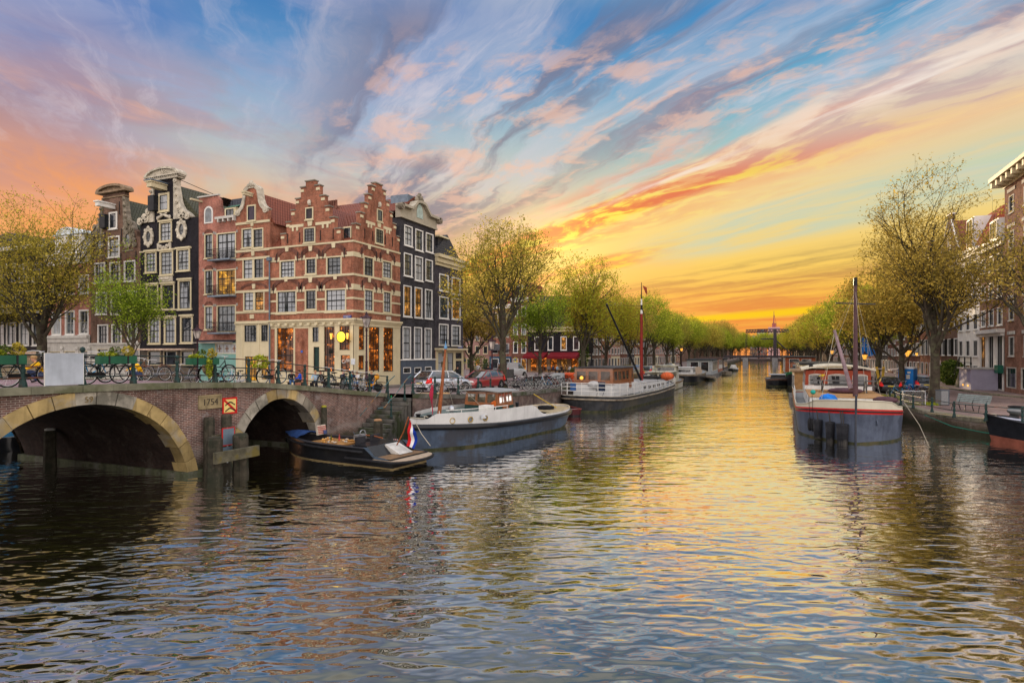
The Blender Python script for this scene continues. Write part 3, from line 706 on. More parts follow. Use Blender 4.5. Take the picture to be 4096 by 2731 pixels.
# signs on the bridge
def face_pt(px, py, off=0.0):
    y, d = on_x(px, BX+off); return Vector((BX+off, y, hz(py, d)))
def wavy(b, y0, y1, z, h, x):
    n = 10; up = []; lo = []
    for i in range(n+1):
        f = i/n; zz = z+h*(1.0*sin(pi*f)**1.5); up.append((y0+(y1-y0)*f, zz+.028)); lo.append((y0+(y1-y0)*f, zz-.028))
    for i in range(n): b.quad((x,lo[i][0],lo[i][1]),(x,lo[i+1][0],lo[i+1][1]),(x,up[i+1][0],up[i+1][1]),(x,up[i][0],up[i][1]))
redp = pm('sign_red', (.55,.02,.02), .45, .12); yel = pm('sign_yellow', (.75,.58,.20), .5, .08)
c0 = face_pt(920, 1622, .06); t = thing('waterway_sign', 'square red and yellow no overtaking sign with black waves on the bridge wall', 'sign', c0)
s_ = .36; b = MB(); b.box(-.02, 0, -s_, s_, -s_*.92, s_*.92); b.build('board', redp, t)
b = MB(); b.box(0, .004, -s_+.07, s_-.07, -s_*.92+.07, s_*.92-.07); b.build('field', yel, t)
b = MB(); b.quad((.007,-s_+.10,s_*.92-.05),(.007,-s_+.04,s_*.92-.12),(.007,s_-.10,-s_*.92+.05),(.007,s_-.04,-s_*.92+.12)); b.build('slash', redp, t)
b = MB(); wavy(b, -.24, .24, .03, .11, .010); wavy(b, -.24, .24, -.21, .11, .010); b.build('wave_marks', black, t)
gq = gnd(908, 1850, 0); gq = Vector((BX+1.0, on_x(910, BX+1.0)[0], 0)); t = thing('waterway_sign', 'grey back of a red rimmed sign on a post in front of the fender', 'sign', gq)
b = MB(); b.tube([(0,0,.4),(0,0,1.75)], .03); b.build('post', steel, t)
gb = pm('sign_back', (.20,.27,.34), .4, .12, metal=.4)
b = MB(); b.box(.04,.055,-.26,.26,1.10,1.72); b.build('board', gb, t)
b = MB(); b.box(.03,.065,-.29,-.26,1.07,1.75); b.box(.03,.065,.26,.29,1.07,1.75); b.box(.03,.065,-.26,.26,1.72,1.75); b.box(.03,.065,-.26,.26,1.07,1.10); b.build('rim', redp, t)
b = MB(); b.box(.04,.055,-.26,.26,.72,1.02); b.build('lower_board', gb, t)
# big blank board tied to the railing
p0 = face_pt(256, 1482, -.02); t = thing('blank_board', 'large blank grey board fixed to the bridge railing', 'board', (BX-.02, p0.y, gz(p0.y)+.03))
y0, _ = on_x(179, BX); y1, _ = on_x(333, BX)
b = MB(); b.box(.0,.03, y0-p0.y, y1-p0.y, 0, .98); b.build('panel', pm('board_grey', (.46,.50,.56), .45, .12, 1.6, streak=.18), t)
b = MB(); b.box(-.005,.035,y0-p0.y-.012,y0-p0.y,-.01,.99); b.box(-.005,.035,y1-p0.y,y1-p0.y+.012,-.01,.99); b.box(-.005,.035,y0-p0.y,y1-p0.y,.98,.992); b.build('edging', white, t)
# ---------------------------------------------------------------- house kit
class Fac:
    """a facade plane: u runs left to right, v into the house, z up; parts are parented to the house"""
    def __init__(s, kind, plane, pxl, root=None):
        s.k = kind; s.P = plane; s.root = root
        s.o = (on_y(pxl, plane)[0] if kind == 'y' else on_x(pxl, plane)[0])
    def dep(s, px): return on_y(px, s.P)[1] if s.k == 'y' else on_x(px, s.P)[1]
    def u(s, px):
        q = on_y(px, s.P)[0] if s.k == 'y' else on_x(px, s.P)[0]
        return s.o - q if s.k == 'r' else q - s.o
    def z(s, px, py): return hz(py, s.dep(px))
    def rect(s, x0, y0, x1, y1):
        m = (x0+x1)/2; return s.u(x0), s.u(x1), s.z(m, y1), s.z(m, y0)
    def loc(s, zb=0): 
        return {'y': (s.o, s.P, zb), 'x': (s.P, s.o, zb), 'r': (s.P, s.o, zb)}[s.k]
    def tr(s, p):
        u, v, z = p
        if s.k == 'y': return (s.o+u, s.P+v, z)
        if s.k == 'x': return (s.P-v, s.o+u, z)
        return (s.P+v, s.o-u, z)
    def part(s, b, name, mat, parent=None, label=None):
        r = s.root.location
        b.v = [tuple(Vector(s.tr(p))-r) for p in b.v]
        o = b.build(name, mat, parent or s.root, label)
        return o
    # -- pieces
    def wall(s, u0, u1, z0, z1, mat, openings=(), name='wall', depth=.2, v0=0.0, body=None):
        b = MB(); us = sorted({u0, u1} | {q for o in openings for q in o[:2] if u0 < q < u1}); zs = sorted({z0, z1} | {q for o in openings for q in o[2:4] if z0 < q < z1})
        for a, c in zip(us, us[1:]):
            for e, f in zip(zs, zs[1:]):
                mu, mz = (a+c)/2, (e+f)/2
                if any(o[0] < mu < o[1] and o[2] < mz < o[3] for o in openings): continue
                b.quad((a,v0,e),(c,v0,e),(c,v0,f),(a,v0,f))
        for o in openings:
            a, c, e, f = o[:4]; d = v0+depth
            b.quad((a,v0,e),(a,d,e),(c,d,e),(c,v0,e)); b.quad((a,v0,f),(c,v0,f),(c,d,f),(a,d,f))
            b.quad((a,v0,e),(a,v0,f),(a,d,f),(a,d,e)); b.quad((c,v0,e),(c,d,e),(c,d,f),(c,v0,f))
        if body:        # side and back walls
            d = body
            b.quad((u0,v0,z0),(u0,v0,z1),(u0,d,z1),(u0,d,z0)); b.quad((u1,v0,z0),(u1,d,z0),(u1,d,z1),(u1,v0,z1)); b.quad((u0,d,z0),(u0,d,z1),(u1,d,z1),(u1,d,z0)); b.quad((u0,v0,z1),(u1,v0,z1),(u1,d,z1),(u0,d,z1))
        return s.part(b, name, mat)
    def window(s, r, cols=2, rows=4, fw=.09, mat=None, pane=None, v=.05, sill=True, name='window', split=None, bar=.028, proud=.03, barmat=None, head=0.0):
        u0, u1, z0, z1 = r; b = MB(); mat = mat or cream
        f = -proud
        b.box(u0, u0+fw, f, v+.08, z0, z1); b.box(u1-fw, u1, f, v+.08, z0, z1); b.box(u0+fw, u1-fw, f, v+.08, z1-fw, z1); b.box(u0+fw, u1-fw, f, v+.08, z0, z0+fw*.8)
        if sill: b.box(u0-.05, u1+.05, f-.07, .0, z0-.09, z0-.002)
        if head: b.box(u0-.08, u1+.08, f-.08, -.001, z1+.002, z1+head)
        b.mat(1)
        iu0, iu1, iz0, iz1 = u0+fw, u1-fw, z0+fw*.8, z1-fw
        t = .045
        b.box(iu0, iu0+t, v, v+.06, iz0, iz1); b.box(iu1-t, iu1, v, v+.06, iz0, iz1); b.box(iu0+t, iu1-t, v, v+.06, iz1-t, iz1); b.box(iu0+t, iu1-t, v, v+.06, iz0, iz0+t)
        for i in range(1, cols):
            q = iu0+(iu1-iu0)*i/cols; b.box(q-bar/2, q+bar/2, v+.012, v+.05, iz0+t, iz1-t)
        for j in range(1, rows):
            q = iz0+(iz1-iz0)*j/rows; hh = bar*(1.5 if split and j == split else .5)
            b.box(iu0+t, iu1-t, v+.006, v+.056, q-hh, q+hh)
        w = s.part(b, name, [mat, barmat or sash])
        b = MB(); b.quad((iu0, v+.045, iz0), (iu1, v+.045, iz0), (iu1, v+.045, iz1), (iu0, v+.045, iz1))
        pn = s.part(b, 'pane', pane or rnd.choice(PANES), w)
        return w
    def box(s, name, mat, u0, u1, v0, v1, z0, z1, label=None):
        b = MB(); b.box(u0, u1, v0, v1, z0, z1); return s.part(b, name, mat, None, label)
    def poly(s, name, mat, pts, v0, v1, parent=None):
        b = MB(); b.prism(pts, v0, v1); return s.part(b, name, mat, parent)
    def gable_roof(s, u0, u1, ze, zr, v0, v1, mat, over=.0, name='roof', um=None, hip=0.0):
        b = MB(); um = (u0+u1)/2 if um is None else um
        b.add([(u0-over,v0,ze),(um,v0,zr),(u1+over,v0,ze),(u0-over,v1,ze),(um,v1-hip,zr),(u1+over,v1,ze)], [(0,3,4,1),(1,4,5,2),(0,1,2),(3,5,4),(0,2,5,3)])
        return s.part(b, name, mat)
def zp(Z, x, y): return Z[0]+x/Z[2], Z[1]+y/Z[2]
def zr(Z, x0, y0, x1, y1): return zp(Z, x0, y0)+zp(Z, x1, y1)
Z1 = (0, 600, 1.742); Z2 = (800, 600, 1.568)
sash = pm('dark_sash', (.02,.022,.024), .45, .2)
wsash = pm('pale_sash', (.60,.60,.55), .5, .08)
pane_dark = glass('pane_dark', (.03,.035,.045), refl=.7)
pane_sky = glass('pane_sky', (.06,.075,.09), refl=.75)
pane_curt = glass('pane_curtain', (.05,.055,.06), (.40,.42,.44), .9)
pane_half = glass('pane_half_curtain', (.03,.035,.04), (.36,.38,.41), .25)
pane_lit = glass('pane_lamplit', (.2,.1,.03), lit=(1.0,.42,.08), refl=.35, ls=.9)
pane_bar = glass('pane_bar', (.03,.012,.006), lit=(1.0,.26,.03), refl=.3, ls=1.25)
pane_amber = glass('pane_amber', (.3,.14,.02), lit=(1.0,.50,.04), refl=.2, ls=1.1)
PANES = [pane_dark, pane_dark, pane_half, pane_curt, pane_sky]
bk_red = brick('red_brick', (.36,.105,.052), (.25,.068,.040), (.34,.23,.16), grime=.6)
bk_dark = brick('dark_red_brick', (.155,.044,.030), (.11,.034,.026), (.23,.15,.11), grime=.3)
bk_pink = brick('salmon_brick', (.42,.14,.09), (.34,.105,.075), (.33,.24,.20), grime=.5)
bk_brown = brick('brown_brick', (.175,.092,.062), (.135,.072,.052), (.21,.16,.125), grime=.4)
bk_black = brick('black_painted_brick', (.018,.016,.021), (.026,.023,.028), (.014,.013,.016), grime=.2, rough=.6)
bk_grey = brick('dark_grey_brick', (.050,.048,.056), (.07,.066,.072), (.04,.038,.042), grime=.3)
bk_violet = brick('violet_grey_brick', (.060,.054,.066), (.078,.070,.082), (.05,.046,.05), grime=.25)
t_red = tiles('red_roof_tiles', (.26,.075,.04), (.16,.055,.035))
t_moss = tiles('mossy_roof_tiles', (.055,.055,.045), (.085,.085,.04))
t_slate = tiles('slate_roof', (.045,.047,.055), (.06,.062,.07), .3, .25)
t_orange = tiles('bright_roof_tiles', (.42,.10,.045), (.30,.07,.035))
lead = pm('lead_sheet', (.16,.20,.25), .5, .2, 3, metal=.3)
orn = pm('stone_ornament', (.50,.45,.36), .8, .25, 3, bump=.8, bs=7, streak=.3)
orng = pm('grimy_ornament', (.26,.22,.17), .85, .35, 3, bump=.8, bs=7, col2=(.16,.14,.10))
def house(name, label, F, zb=1.9, cat='house'):
    F.root = thing(name, label, cat, F.loc(zb)); return F.root
def scroll(F, mat, cx, cz, r, v0=-.10, v1=.1, turns=1):
    b = MB(); n = 14; pts = [(cx+r*cos(2*pi*i/n), cz+r*sin(2*pi*i/n)) for i in range(n)]
    b.prism(pts, v0, v1); b.prism([(cx+r*.5*cos(2*pi*i/10), cz+r*.5*sin(2*pi*i/10)) for i in range(10)], v0-.06, v0); return b
def arc(cx, cz, rx, rz, a0, a1, n=10):
    return [(cx+rx*cos(R(a0+(a1-a0)*i/n)), cz+rz*sin(R(a0+(a1-a0)*i/n))) for i in range(n+1)]
RY = 37.5; LX = -29.3
# ================================================================ corner cafe house
F = Fac('y', RY, 1080); cafe = house('corner_house', 'red brick corner cafe with two stepped gables and cream window frames', F, 1.8, 'corner house')
E = Fac('x', LX, 1417); E.root = cafe; E.o = RY
Wd = F.u(1417)+0.0; Wd = LX-F.o; W2 = E.u(1600)
zc = F.z(1417, 600+1062/1.568)          # top of the shopfront
zt = F.z(1417, 600+572/1.568)           # springing of the gables
DEP = W2
def shrink(r, d): return (r[0]+d, r[1]-d, r[2]+d, r[3]-d)
L1 = [(480,880,607,1025),(658,873,733,1003),(785,868,918,1015)]; L2 = [(500,690,598,805),(660,675,732,780),(792,665,890,787)]; L3 = [(652,485,725,582)]
R1_ = [(1028,872,1088,1012),(1147,885,1200,1022)]; R2_ = [(1025,668,1090,795),(1142,695,1203,807)]; R3_ = [(1097,493,1148,590)]
def wins(Fc, L): return [Fc.rect(*zr(Z2, *q)) for q in L]
wl = wins(F, L1)+wins(F, L2); we = wins(E, R1_)+wins(E, R2_)
F.wall(0, Wd, zc-.3, zt, bk_red, wl); E.wall(0, W2, zc-.3, zt, bk_red, we)
panes_l = [pane_half, pane_dark, pane_curt, pane_curt, pane_dark, pane_sky]; panes_e = [pane_curt, pane_half, pane_sky, pane_curt]
for i, w in enumerate(wl): F.window(w, [4,3,4,4,3,3][i], [4,4,4,4,4,4][i], pane=panes_l[i], split=2, fw=.11)
for i, w in enumerate(we): E.window(w, 3, 4, pane=panes_e[i], split=2, fw=.11)
# cream string courses and blocks
zz = lambda y: F.z(1417, 600+y/1.568)
for Fc, W in ((F, Wd), (E, W2)):
    ws_ = wl if Fc is F else we
    b = MB()
    low = ws_[:3] if Fc is F else ws_[:2]; up = ws_[3:] if Fc is F else ws_[2:]
    b.box(-.02 if Fc is F else 0, W+(.04 if Fc is F else 0), -.06, 0, zz(1014), zz(1000)); b.box(0, W+(.04 if Fc is F else 0), -.06, 0, zz(785), zz(771)); b.box(0, W+(.045 if Fc is F else 0), -.07, 0, zt-.04, zt+.10)
    for grp, ya, yb in ((low, 873, 838), (up, 665, 635)):
        ed = [0]+[q for w in grp for q in (w[0]-.0, w[1]+.0)]+[W]
        for j in range(0, len(ed), 2):
            if ed[j+1]-ed[j] > .1: b.box(ed[j], ed[j+1], -.045, 0, zz(ya), zz(yb))
    b_ed = [0]+[q for w in low for q in (w[0], w[1])]+[W]
    for j in range(0, len(b_ed), 2): b.box(b_ed[j], b_ed[j+1], -.045, 0, zz(933), zz(921))
    Fc.part(b, 'string_courses', cream)
    ar = MB(); ks = MB(); tym = MB()
    for grp in (low, up):
        for w in grp:
            m_ = (w[0]+w[1])/2; hw = (w[1]-w[0])/2+.18; z_ = w[3]+.02; ri = min(.72, hw*.7)
            ar.ring(arc(m_, z_, hw+.34, ri+.34, 180, 0, 12), arc(m_, z_, hw, ri, 180, 0, 12), -.05, 0)
            ks.prism([(m_-.14,z_+ri-.04),(m_+.14,z_+ri-.04),(m_+.2,z_+ri+.36),(m_-.2,z_+ri+.36)], -.09, 0)
    Fc.part(ar, 'brick_arches', bk_dark); Fc.part(ks, 'keystones', cream)
    an = MB()
    for w in ws_:
        for q in (w[0]-.28, w[1]+.28):
            if .15 < q < W-.15: an.box(q-.02, q+.02, -.09, -.046, w[3]-.2, w[3]+.55)
    Fc.part(an, 'wall_anchors', black)
def stepgable(Fc, cxpx, steps, base, att, win, W):
    cx = Fc.u(cxpx); pts_l = []; pts_r = []
    prev = base
    for hw, ztop in steps:
        pts_l += [(cx-hw, prev), (cx-hw, ztop)]; pts_r += [(cx+hw, prev), (cx+hw, ztop)]; prev = ztop
    Fc.poly('gable', bk_red, [p for p in pts_l if 1]+[p for p in reversed(pts_r)], .0, .38)
    b = MB()
    prevz = base
    for i, (hw, ztop) in enumerate(steps):
        nx_ = steps[i+1][0] if i+1 < len(steps) else 0
        for sg in (-1, 1):
            a, c = cx+sg*hw, cx+sg*nx_
            b = MB(); b.box(min(a,c)-.06*(sg < 0)-.0, max(a,c)+.06*(sg > 0), -.07, .44, ztop, ztop+.09); Fc.part(b, 'cap_stone', pm('cap_stone', (.22,.20,.16), .8, .3, 3))
    b = MB()
    for i, (hw, ztop) in enumerate(steps[:-1]):
        for sg in (-1, 1):
            a, c = cx+sg*hw, cx+sg*(hw-.34); h = ztop-.16
            b.box(a, c, -.05, 0, h-.2, h)
    Fc.part(b, 'corner_blocks', cream)
    w = Fc.window(att, 1, 1, pane=pm('shutter_dark', (.05,.04,.045), .6, .2) if Fc is F else pane_sky, fw=.1, v=-.07, proud=.06)
    w = Fc.window(win, 3, 4, pane=pane_dark if Fc is F else pane_sky, fw=.1, v=-.07, proud=.06)
    b = MB(); b.box(cx-.1, cx+.1, -.14, -.0, att[3]+.15, att[3]+.55); b.ball((cx, -.12, att[3]+.36), .17, .1, .22); Fc.part(b, 'carved_head', orn)
    b = MB(); zt_ = win[3]+.1
    b.box(cx-2.1*W, win[0]-.02, -.05, 0, zt_, zt_+.22); b.box(win[1]+.02, cx+2.1*W, -.05, 0, zt_, zt_+.22)
    b.prism([(cx-.18,zt_),(cx+.18,zt_),(cx+.26,zt_+.5),(cx-.26,zt_+.5)], -.06, 0)
    for q in (-1.75, -1.3, 1.3, 1.75): b.box(cx+q*W-.09, cx+q*W+.09, -.05, 0, zt_-.28, zt_)
    Fc.part(b, 'gable_trim', cream)
    an = MB()
    for q in (-1.05, 1.05, -2.3, 2.3): an.box(cx+q*W-.02, cx+q*W+.02, -.06, 0, win[2]+.1, win[2]+.9)
    Fc.part(an, 'wall_anchors', black)
Y = lambda Fc, px, y: Fc.z(px, 600+y/1.568)
pc = 800+691/1.568; k = Wd/528*1.0
stepgable(F, pc, [(188*k, Y(F,pc,512)), (152*k, Y(F,pc,440)), (120*k, Y(F,pc,368)), (92*k, Y(F,pc,298)), (60*k, Y(F,pc,230)), (28*k, Y(F,pc,196))], zt+.1,
          F.rect(*zr(Z2, 663,360,712,437)), F.rect(*zr(Z2, *L3[0])), 1.0)
pe = 800+1122/1.568; uE = E.u(800+1240/1.568)-E.u(pe); ke = uE/128*1.0
stepgable(E, pe, [(2.95, Y(E,pe,508)), (2.42, Y(E,pe,432)), (1.9, Y(E,pe,366)), (1.4, Y(E,pe,304)), (.95, Y(E,pe,242)), (.46, Y(E,pe,216))], zt+.1,
          E.rect(*zr(Z2, 1108,372,1142,450)), E.rect(*zr(Z2, *R3_[0])), .82)
# roofs behind the two gables
zrid = F.z(1406, 600+335/1.568)
b = MB(); cu = F.u(pc)
b.add([(cu-3.6,.38,zt+.3),(cu,.38,zrid+.6),(cu+3.6,.38,zt+.3),(cu-3.6,9,zt+.3),(cu,9,zrid+.6),(cu+3.6,9,zt+.3)], [(0,3,4,1),(1,4,5,2),(3,5,4)])
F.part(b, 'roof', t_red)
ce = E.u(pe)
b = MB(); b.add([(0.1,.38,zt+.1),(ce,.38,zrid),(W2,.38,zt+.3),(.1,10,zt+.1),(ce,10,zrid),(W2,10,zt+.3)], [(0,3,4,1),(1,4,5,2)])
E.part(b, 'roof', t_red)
r = F.rect(*zr(Z2, 872,472,930,558)); b = MB(); b.box(r[0], r[1], .5, 2.2, r[2]-.2, r[3]); F.part(b, 'dormer', cream)
F.window((r[0]+.05, r[1]-.05, r[2]+.05, r[3]-.05), 2, 1, pane=pane_dark, v=.42, proud=-.40, fw=.08, sill=False)
# shopfront
zg = 1.75
def shop(Fc, W, holes, zb, zt_, name='shopfront'):
    Fc.wall(0, W, zb, zt_, cream, holes, name=name, depth=.16, v0=-.03)
so = [F.rect(*zr(Z2, *q)) for q in [(483,1113,590,1392),(705,1108,748,1205),(712,1232,752,1392),(778,1105,848,1392),(875,1100,943,1255),(882,1283,945,1392)]]
se = [E.rect(*zr(Z2, *q)) for q in [(992,1103,1030,1255),(990,1285,1028,1380),(1055,1108,1125,1385),(1147,1112,1212,1390)]]
shop(F, Wd, so, zg, zc); shop(E, W2, se, zg, zc)
b = MB(); u0, u1 = F.u(800+600/1.568), F.u(800+680/1.568); b.box(u0, u1, -.06, -.031, zg, zz(1112)); F.part(b, 'brick_panel', bk_red)
b = MB(); u0, u1 = F.u(800+450/1.568)-.05, F.u(800+470/1.568); b.box(u0, u1, -.06, -.031, zg, zz(1112)); F.part(b, 'brick_panel', bk_red)
for i, (r, c, rr, pn) in enumerate(zip(so, (4,2,1,4,4,2), (8,3,1,8,4,2), (pane_bar, pane_dark, pm('green_door', (.012,.035,.03), .4, .2), pane_bar, pane_bar, pane_bar))):
    F.window(r, c, rr, pane=pn, fw=.03, sill=False, name='door' if i in (2, 5) else 'shop_window', proud=.05, v=.02, split=3 if rr > 4 else None)
for i, (r, c, rr) in enumerate(zip(se, (2,2,4,4), (4,2,8,8))):
    E.window(r, c, rr, pane=pane_bar, fw=.03, sill=False, name='shop_window', proud=.05, v=.02, split=4)
for Fc, W in ((F, Wd), (E, W2)):
    b = MB(); e = .12 if Fc is F else .0
    b.box(-.05, W+.30*(Fc is F), -.30, 0, zc-.05, zc+.10); b.box(-.03, W+.18*(Fc is F), -.18, 0, zc-.2, zc-.052); b.box(0, W+.08*(Fc is F), -.08, 0, zc-.42, zc-.202)
    if Fc is F:
        for i in range(11): b.box(.25+i*W/11, .5+i*W/11, -.26, -.082, zc-.38, zc-.203)
    Fc.part(b, 'cornice', cream)
bl = pm('enamel_blue', (.01,.03,.22), .3, .1)
def street_sign(Fc, r, t1, t2, parent):
    u0, u1, z0, z1 = r; m = MB(); m.box(u0, u1, -.10, -.06, z0, z1); o = Fc.part(m, 'street_sign', bl)
    me = text_mesh(t1, (z1-z0)*.52, .002); me2 = text_mesh(t2, (z1-z0)*.28, .002) if t2 else None
    rot = {'y': FACEY, 'x': FACEX}[Fc.k]; rl = Fc.root.location
    wmax = max(v.co.x for v in me.vertices)*2; sc = min(1, (u1-u0)*.92/wmax)
    for m_, dz in ((me, .10), (me2, -.28)):
        if m_ is None: continue
        p = Vector(Fc.tr(((u0+u1)/2, -.105, (z0+z1)/2+(z1-z0)*dz)))-rl
        m_.transform(Matrix.Translation(p) @ rot @ Matrix.Scale(sc, 4, (1,0,0))); m_.materials.clear(); m_.materials.append(white); link('lettering', m_, o)
street_sign(F, F.rect(*zr(Z2, 903,1036,953,1054)), 'PRINSENGRACHT', 'CENTRUM', cafe)
E_r = E.rect(*zr(Z2, 1000,1050,1035,1066)); street_sign(E, E_r, 'BROUWERSGRACHT', None, cafe)
b = MB(); r = E.rect(*zr(Z2, 1167,1044,1196,1066)); b.box(r[0], r[1], -.05, 0, r[2], r[3]); E.part(b, 'stone_tablet', orn)
# lit round sign, wall lanterns, small signs
glow = pm('lit_sign_glass', (.9,.6,.05), .4, .1, emit=(1.0,.62,.04), es=1.5)
glowl = pm('lit_lantern_glass', (.9,.5,.1), .4, .1, emit=(1.0,.45,.06), es=1.1)
def lantern(Fc, u, z, v=-.45):
    b = MB(); b.tube([(u,-.03,z-.45),(u,-.2,z-.5),(u,v,z-.32)], .02); b.lathe([(.10,.26),(.03,.36),(.02,.42),(0,.44)], (u,v,z-.12), 6)
    w = Fc.part(b, 'wall_lantern', black); b = MB(); b.lathe([(.06,-.2),(.12,.26),(.0,.27)], (u,v,z-.12), 6, smooth=False); Fc.part(b, 'lamp_glass', glowl, w)
lantern(F, F.u(800+847/1.568), zz(1160)); lantern(F, F.u(800+948/1.568), zz(1160))
u_, z_ = F.u(800+915/1.568), zz(1172)
b = MB(); b.lathe([(.0,-.07),(.40,-.07),(.42,0),(.40,.07),(0,.07)], (u_,-.5,z_), 20, axis='y'); hs = F.part(b, 'round_sign', glow)
b = MB(); b.lathe([(.40,-.075),(.45,-.075),(.45,.075),(.40,.075),(.40,-.075)], (u_,-.5,z_), 20, axis='y', cap=False); b.tube([(u_,0,z_+.5),(u_,-.5,z_+.46)], .02); F.part(b, 'sign_rim', black, hs)
b = MB(); u_ = F.u(800+846/1.568); b.tube([(u_,0,zz(1245)),(u_,-.75,zz(1245))], .018); b.box(u_-.02,u_+.02,-.72,-.2,zz(1278),zz(1252)); F.part(b, 'hanging_sign', black)
me = text_mesh('Cafe', .42, .003); r_ = F.rect(*zr(Z2, 882,1300,940,1345))
me.transform(Matrix.Translation(Vector(F.tr(((r_[0]+r_[1])/2, .045, (r_[2]+r_[3])/2)))-cafe.location) @ FACEY @ Matrix.Rotation(R(14),4,'Z')); me.materials.clear(); me.materials.append(white); link('window_lettering', me, cafe)
b = MB(); r_ = F.rect(*zr(Z2, 950,1308,975,1345)); b.box(r_[0], r_[1], -.07, -.035, r_[2], r_[3]); F.part(b, 'notice', pm('notice_white', (.6,.63,.66), .5))
b = MB(); r_ = F.rect(*zr(Z2, 637,1257,648,1270)); b.box(r_[0], r_[1], -.09, -.062, r_[2], r_[3]); F.part(b, 'house_number', pm('number_blue', (.02,.12,.5), .4))
b = MB(); u_ = F.u(1083); b.tube([(u_,-.14,1.9),(u_,-.14,zz(650))], .06); b.box(u_-.17,u_+.17,-.3,-.02,zz(655),zz(632)); F.part(b, 'drainpipe', pm('drain_grey', (.13,.17,.22), .5, .15))
b = MB(); b.box(.1, LX-F.o-.2, 3.2, 9.5, 1.8, zt+.25); F.part(b, 'rear_walls', bk_dark)
# ================================================================ bell gable house
F = Fac('y', RY, 945); h = house('gabled_house', 'narrow red brick house with scrolled bell gable and cream ground floor', F)
W = F.u(1080)-.02; Yq = lambda px, y: F.z(px, 600+y/1.568)
zA = Yq(1010, 1080); zB = Yq(1010, 462)
ws_ = [F.rect(*zr(Z2, *q)) for q in [(262,490,330,615),(330,490,398,615),(268,675,335,812),(335,675,402,812),(272,880,340,1010),(340,880,405,1010)]]
F.wall(0, W, zA, zB, bk_red, ws_, body=10)
for w, p in zip(ws_, (pane_half, pane_dark, pane_curt, pane_dark, pane_curt, pane_lit)): F.window(w, 2, 4, pane=p, split=2, fw=.10)
b = MB()
for y in (455, 630, 680, 810, 886, 1016): b.box(-.02, W, -.06, 0, Yq(1010,y)-.1, Yq(1010,y)+.1)
for w in (ws_[0], ws_[2], ws_[4]): b.prism([(w[1]-.12,w[3]+.1),(w[1]+.12,w[3]+.1),(w[1]+.18,w[3]+.5),(w[1]-.18,w[3]+.5)], -.09, 0)
b.box(W*.5-.3, W*.5+.15, -.05, 0, Yq(1010,1057), Yq(1010,1031))
F.part(b, 'string_courses', cream)
b = MB()
for w in (ws_[2], ws_[4]): b.ring(arc(w[1], w[3]+.12, 1.5, .5, 180, 0, 12), arc(w[1], w[3]+.12, 1.25, .3, 180, 0, 12), -.05, 0)
F.part(b, 'brick_arches', bk_dark)
holes = [F.rect(*zr(Z2, *q)) for q in [(278,1095,360,1205),(383,1092,432,1202),(282,1290,362,1450),(385,1288,435,1440)]]
F.wall(0, W, 1.85, zA, cream, holes, name='shopfront', v0=-.04)
for q, (c, rr, p) in zip(holes, ((4,4,pane_dark),(3,4,pane_dark),(4,4,pane_amber),(2,3,pane_amber))): F.window(q, c, rr, pane=p, fw=.05, name='shop_window', sill=False, proud=.06, v=0)
b = MB(); b.box(-.05, W, -.16, 0, zA-.12, zA+.1)
for q in (268, 372, 440): u_ = F.u(800+q/1.568); b.box(u_-.10, u_+.08, -.08, -.041, 1.9, zA-.121)
F.part(b, 'cornice', cream)
u = lambda x: F.u(800+x/1.568); zq = lambda y: Yq(1010, y)
def mirror(half, cx): return half+[(2*cx-x, z) for x, z in reversed(half)]
cxb = u(325)
half = [(u(228),zB),(u(228),zq(385)),(u(245),zq(375)),(u(262),zq(355)),(u(272),zq(325)),(u(278),zq(285)),(u(283),zq(250)),(u(300),zq(232)),(u(325),zq(225))]
F.poly('gable', bk_red, mirror(half, cxb), 0, .36)
b = MB(); inner = [(x+.16, z-.1) if i < len(half)-1 else (x, z-.2) for i, (x, z) in enumerate(half)][1:]
out = mirror([(x-.1, z+.12) for x, z in half[1:]], cxb); inn = mirror(inner, cxb); b.ring(out, inn, -.09, .42); F.part(b, 'gable_scrolls', orn)
b = scroll(F, orn, u(240), zq(385), .26); b.add(*(lambda m_: (m_.v, m_.f))(scroll(F, orn, 2*cxb-u(240), zq(385), .26))); b.ball((cxb,-.05,zq(212)), .24, .16, .3); b.ball((cxb-.3,-.03,zq(222)), .17); b.ball((cxb+.3,-.03,zq(222)), .17); F.part(b, 'gable_ornament', orn)
r = F.rect(*zr(Z2, 297,345,352,447)); F.window(r, 1, 1, pane=pm('shutter_violet', (.07,.055,.075), .55, .2), fw=.12, v=-.07, proud=.07)
b = MB(); b.box(cxb-.14, cxb+.14, -.9, -.0, zq(296), zq(282)); b.box(cxb-.2, cxb+.2, -.95, -.0, zq(282), zq(272)); F.part(b, 'hoist_beam', cream)
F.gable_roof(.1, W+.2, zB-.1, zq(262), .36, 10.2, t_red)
u0 = u(487); b = MB(); b.box(W-.3, W+.55, 3.0, 4.6, zB-.1, zB+1.5); F.part(b, 'dormer', cream)
b = MB()
for i in range(5): b.lathe([(.13,0),(.11,.55),(.14,.6),(.1,.62)], (W*.62+.28*i, 8.6, zq(262)+.55), 8)
b.box(W*.55, W*.62+1.4, 8.2, 9.0, zq(262)-1.6, zq(262)+.55); F.part(b, 'chimney', bk_dark)
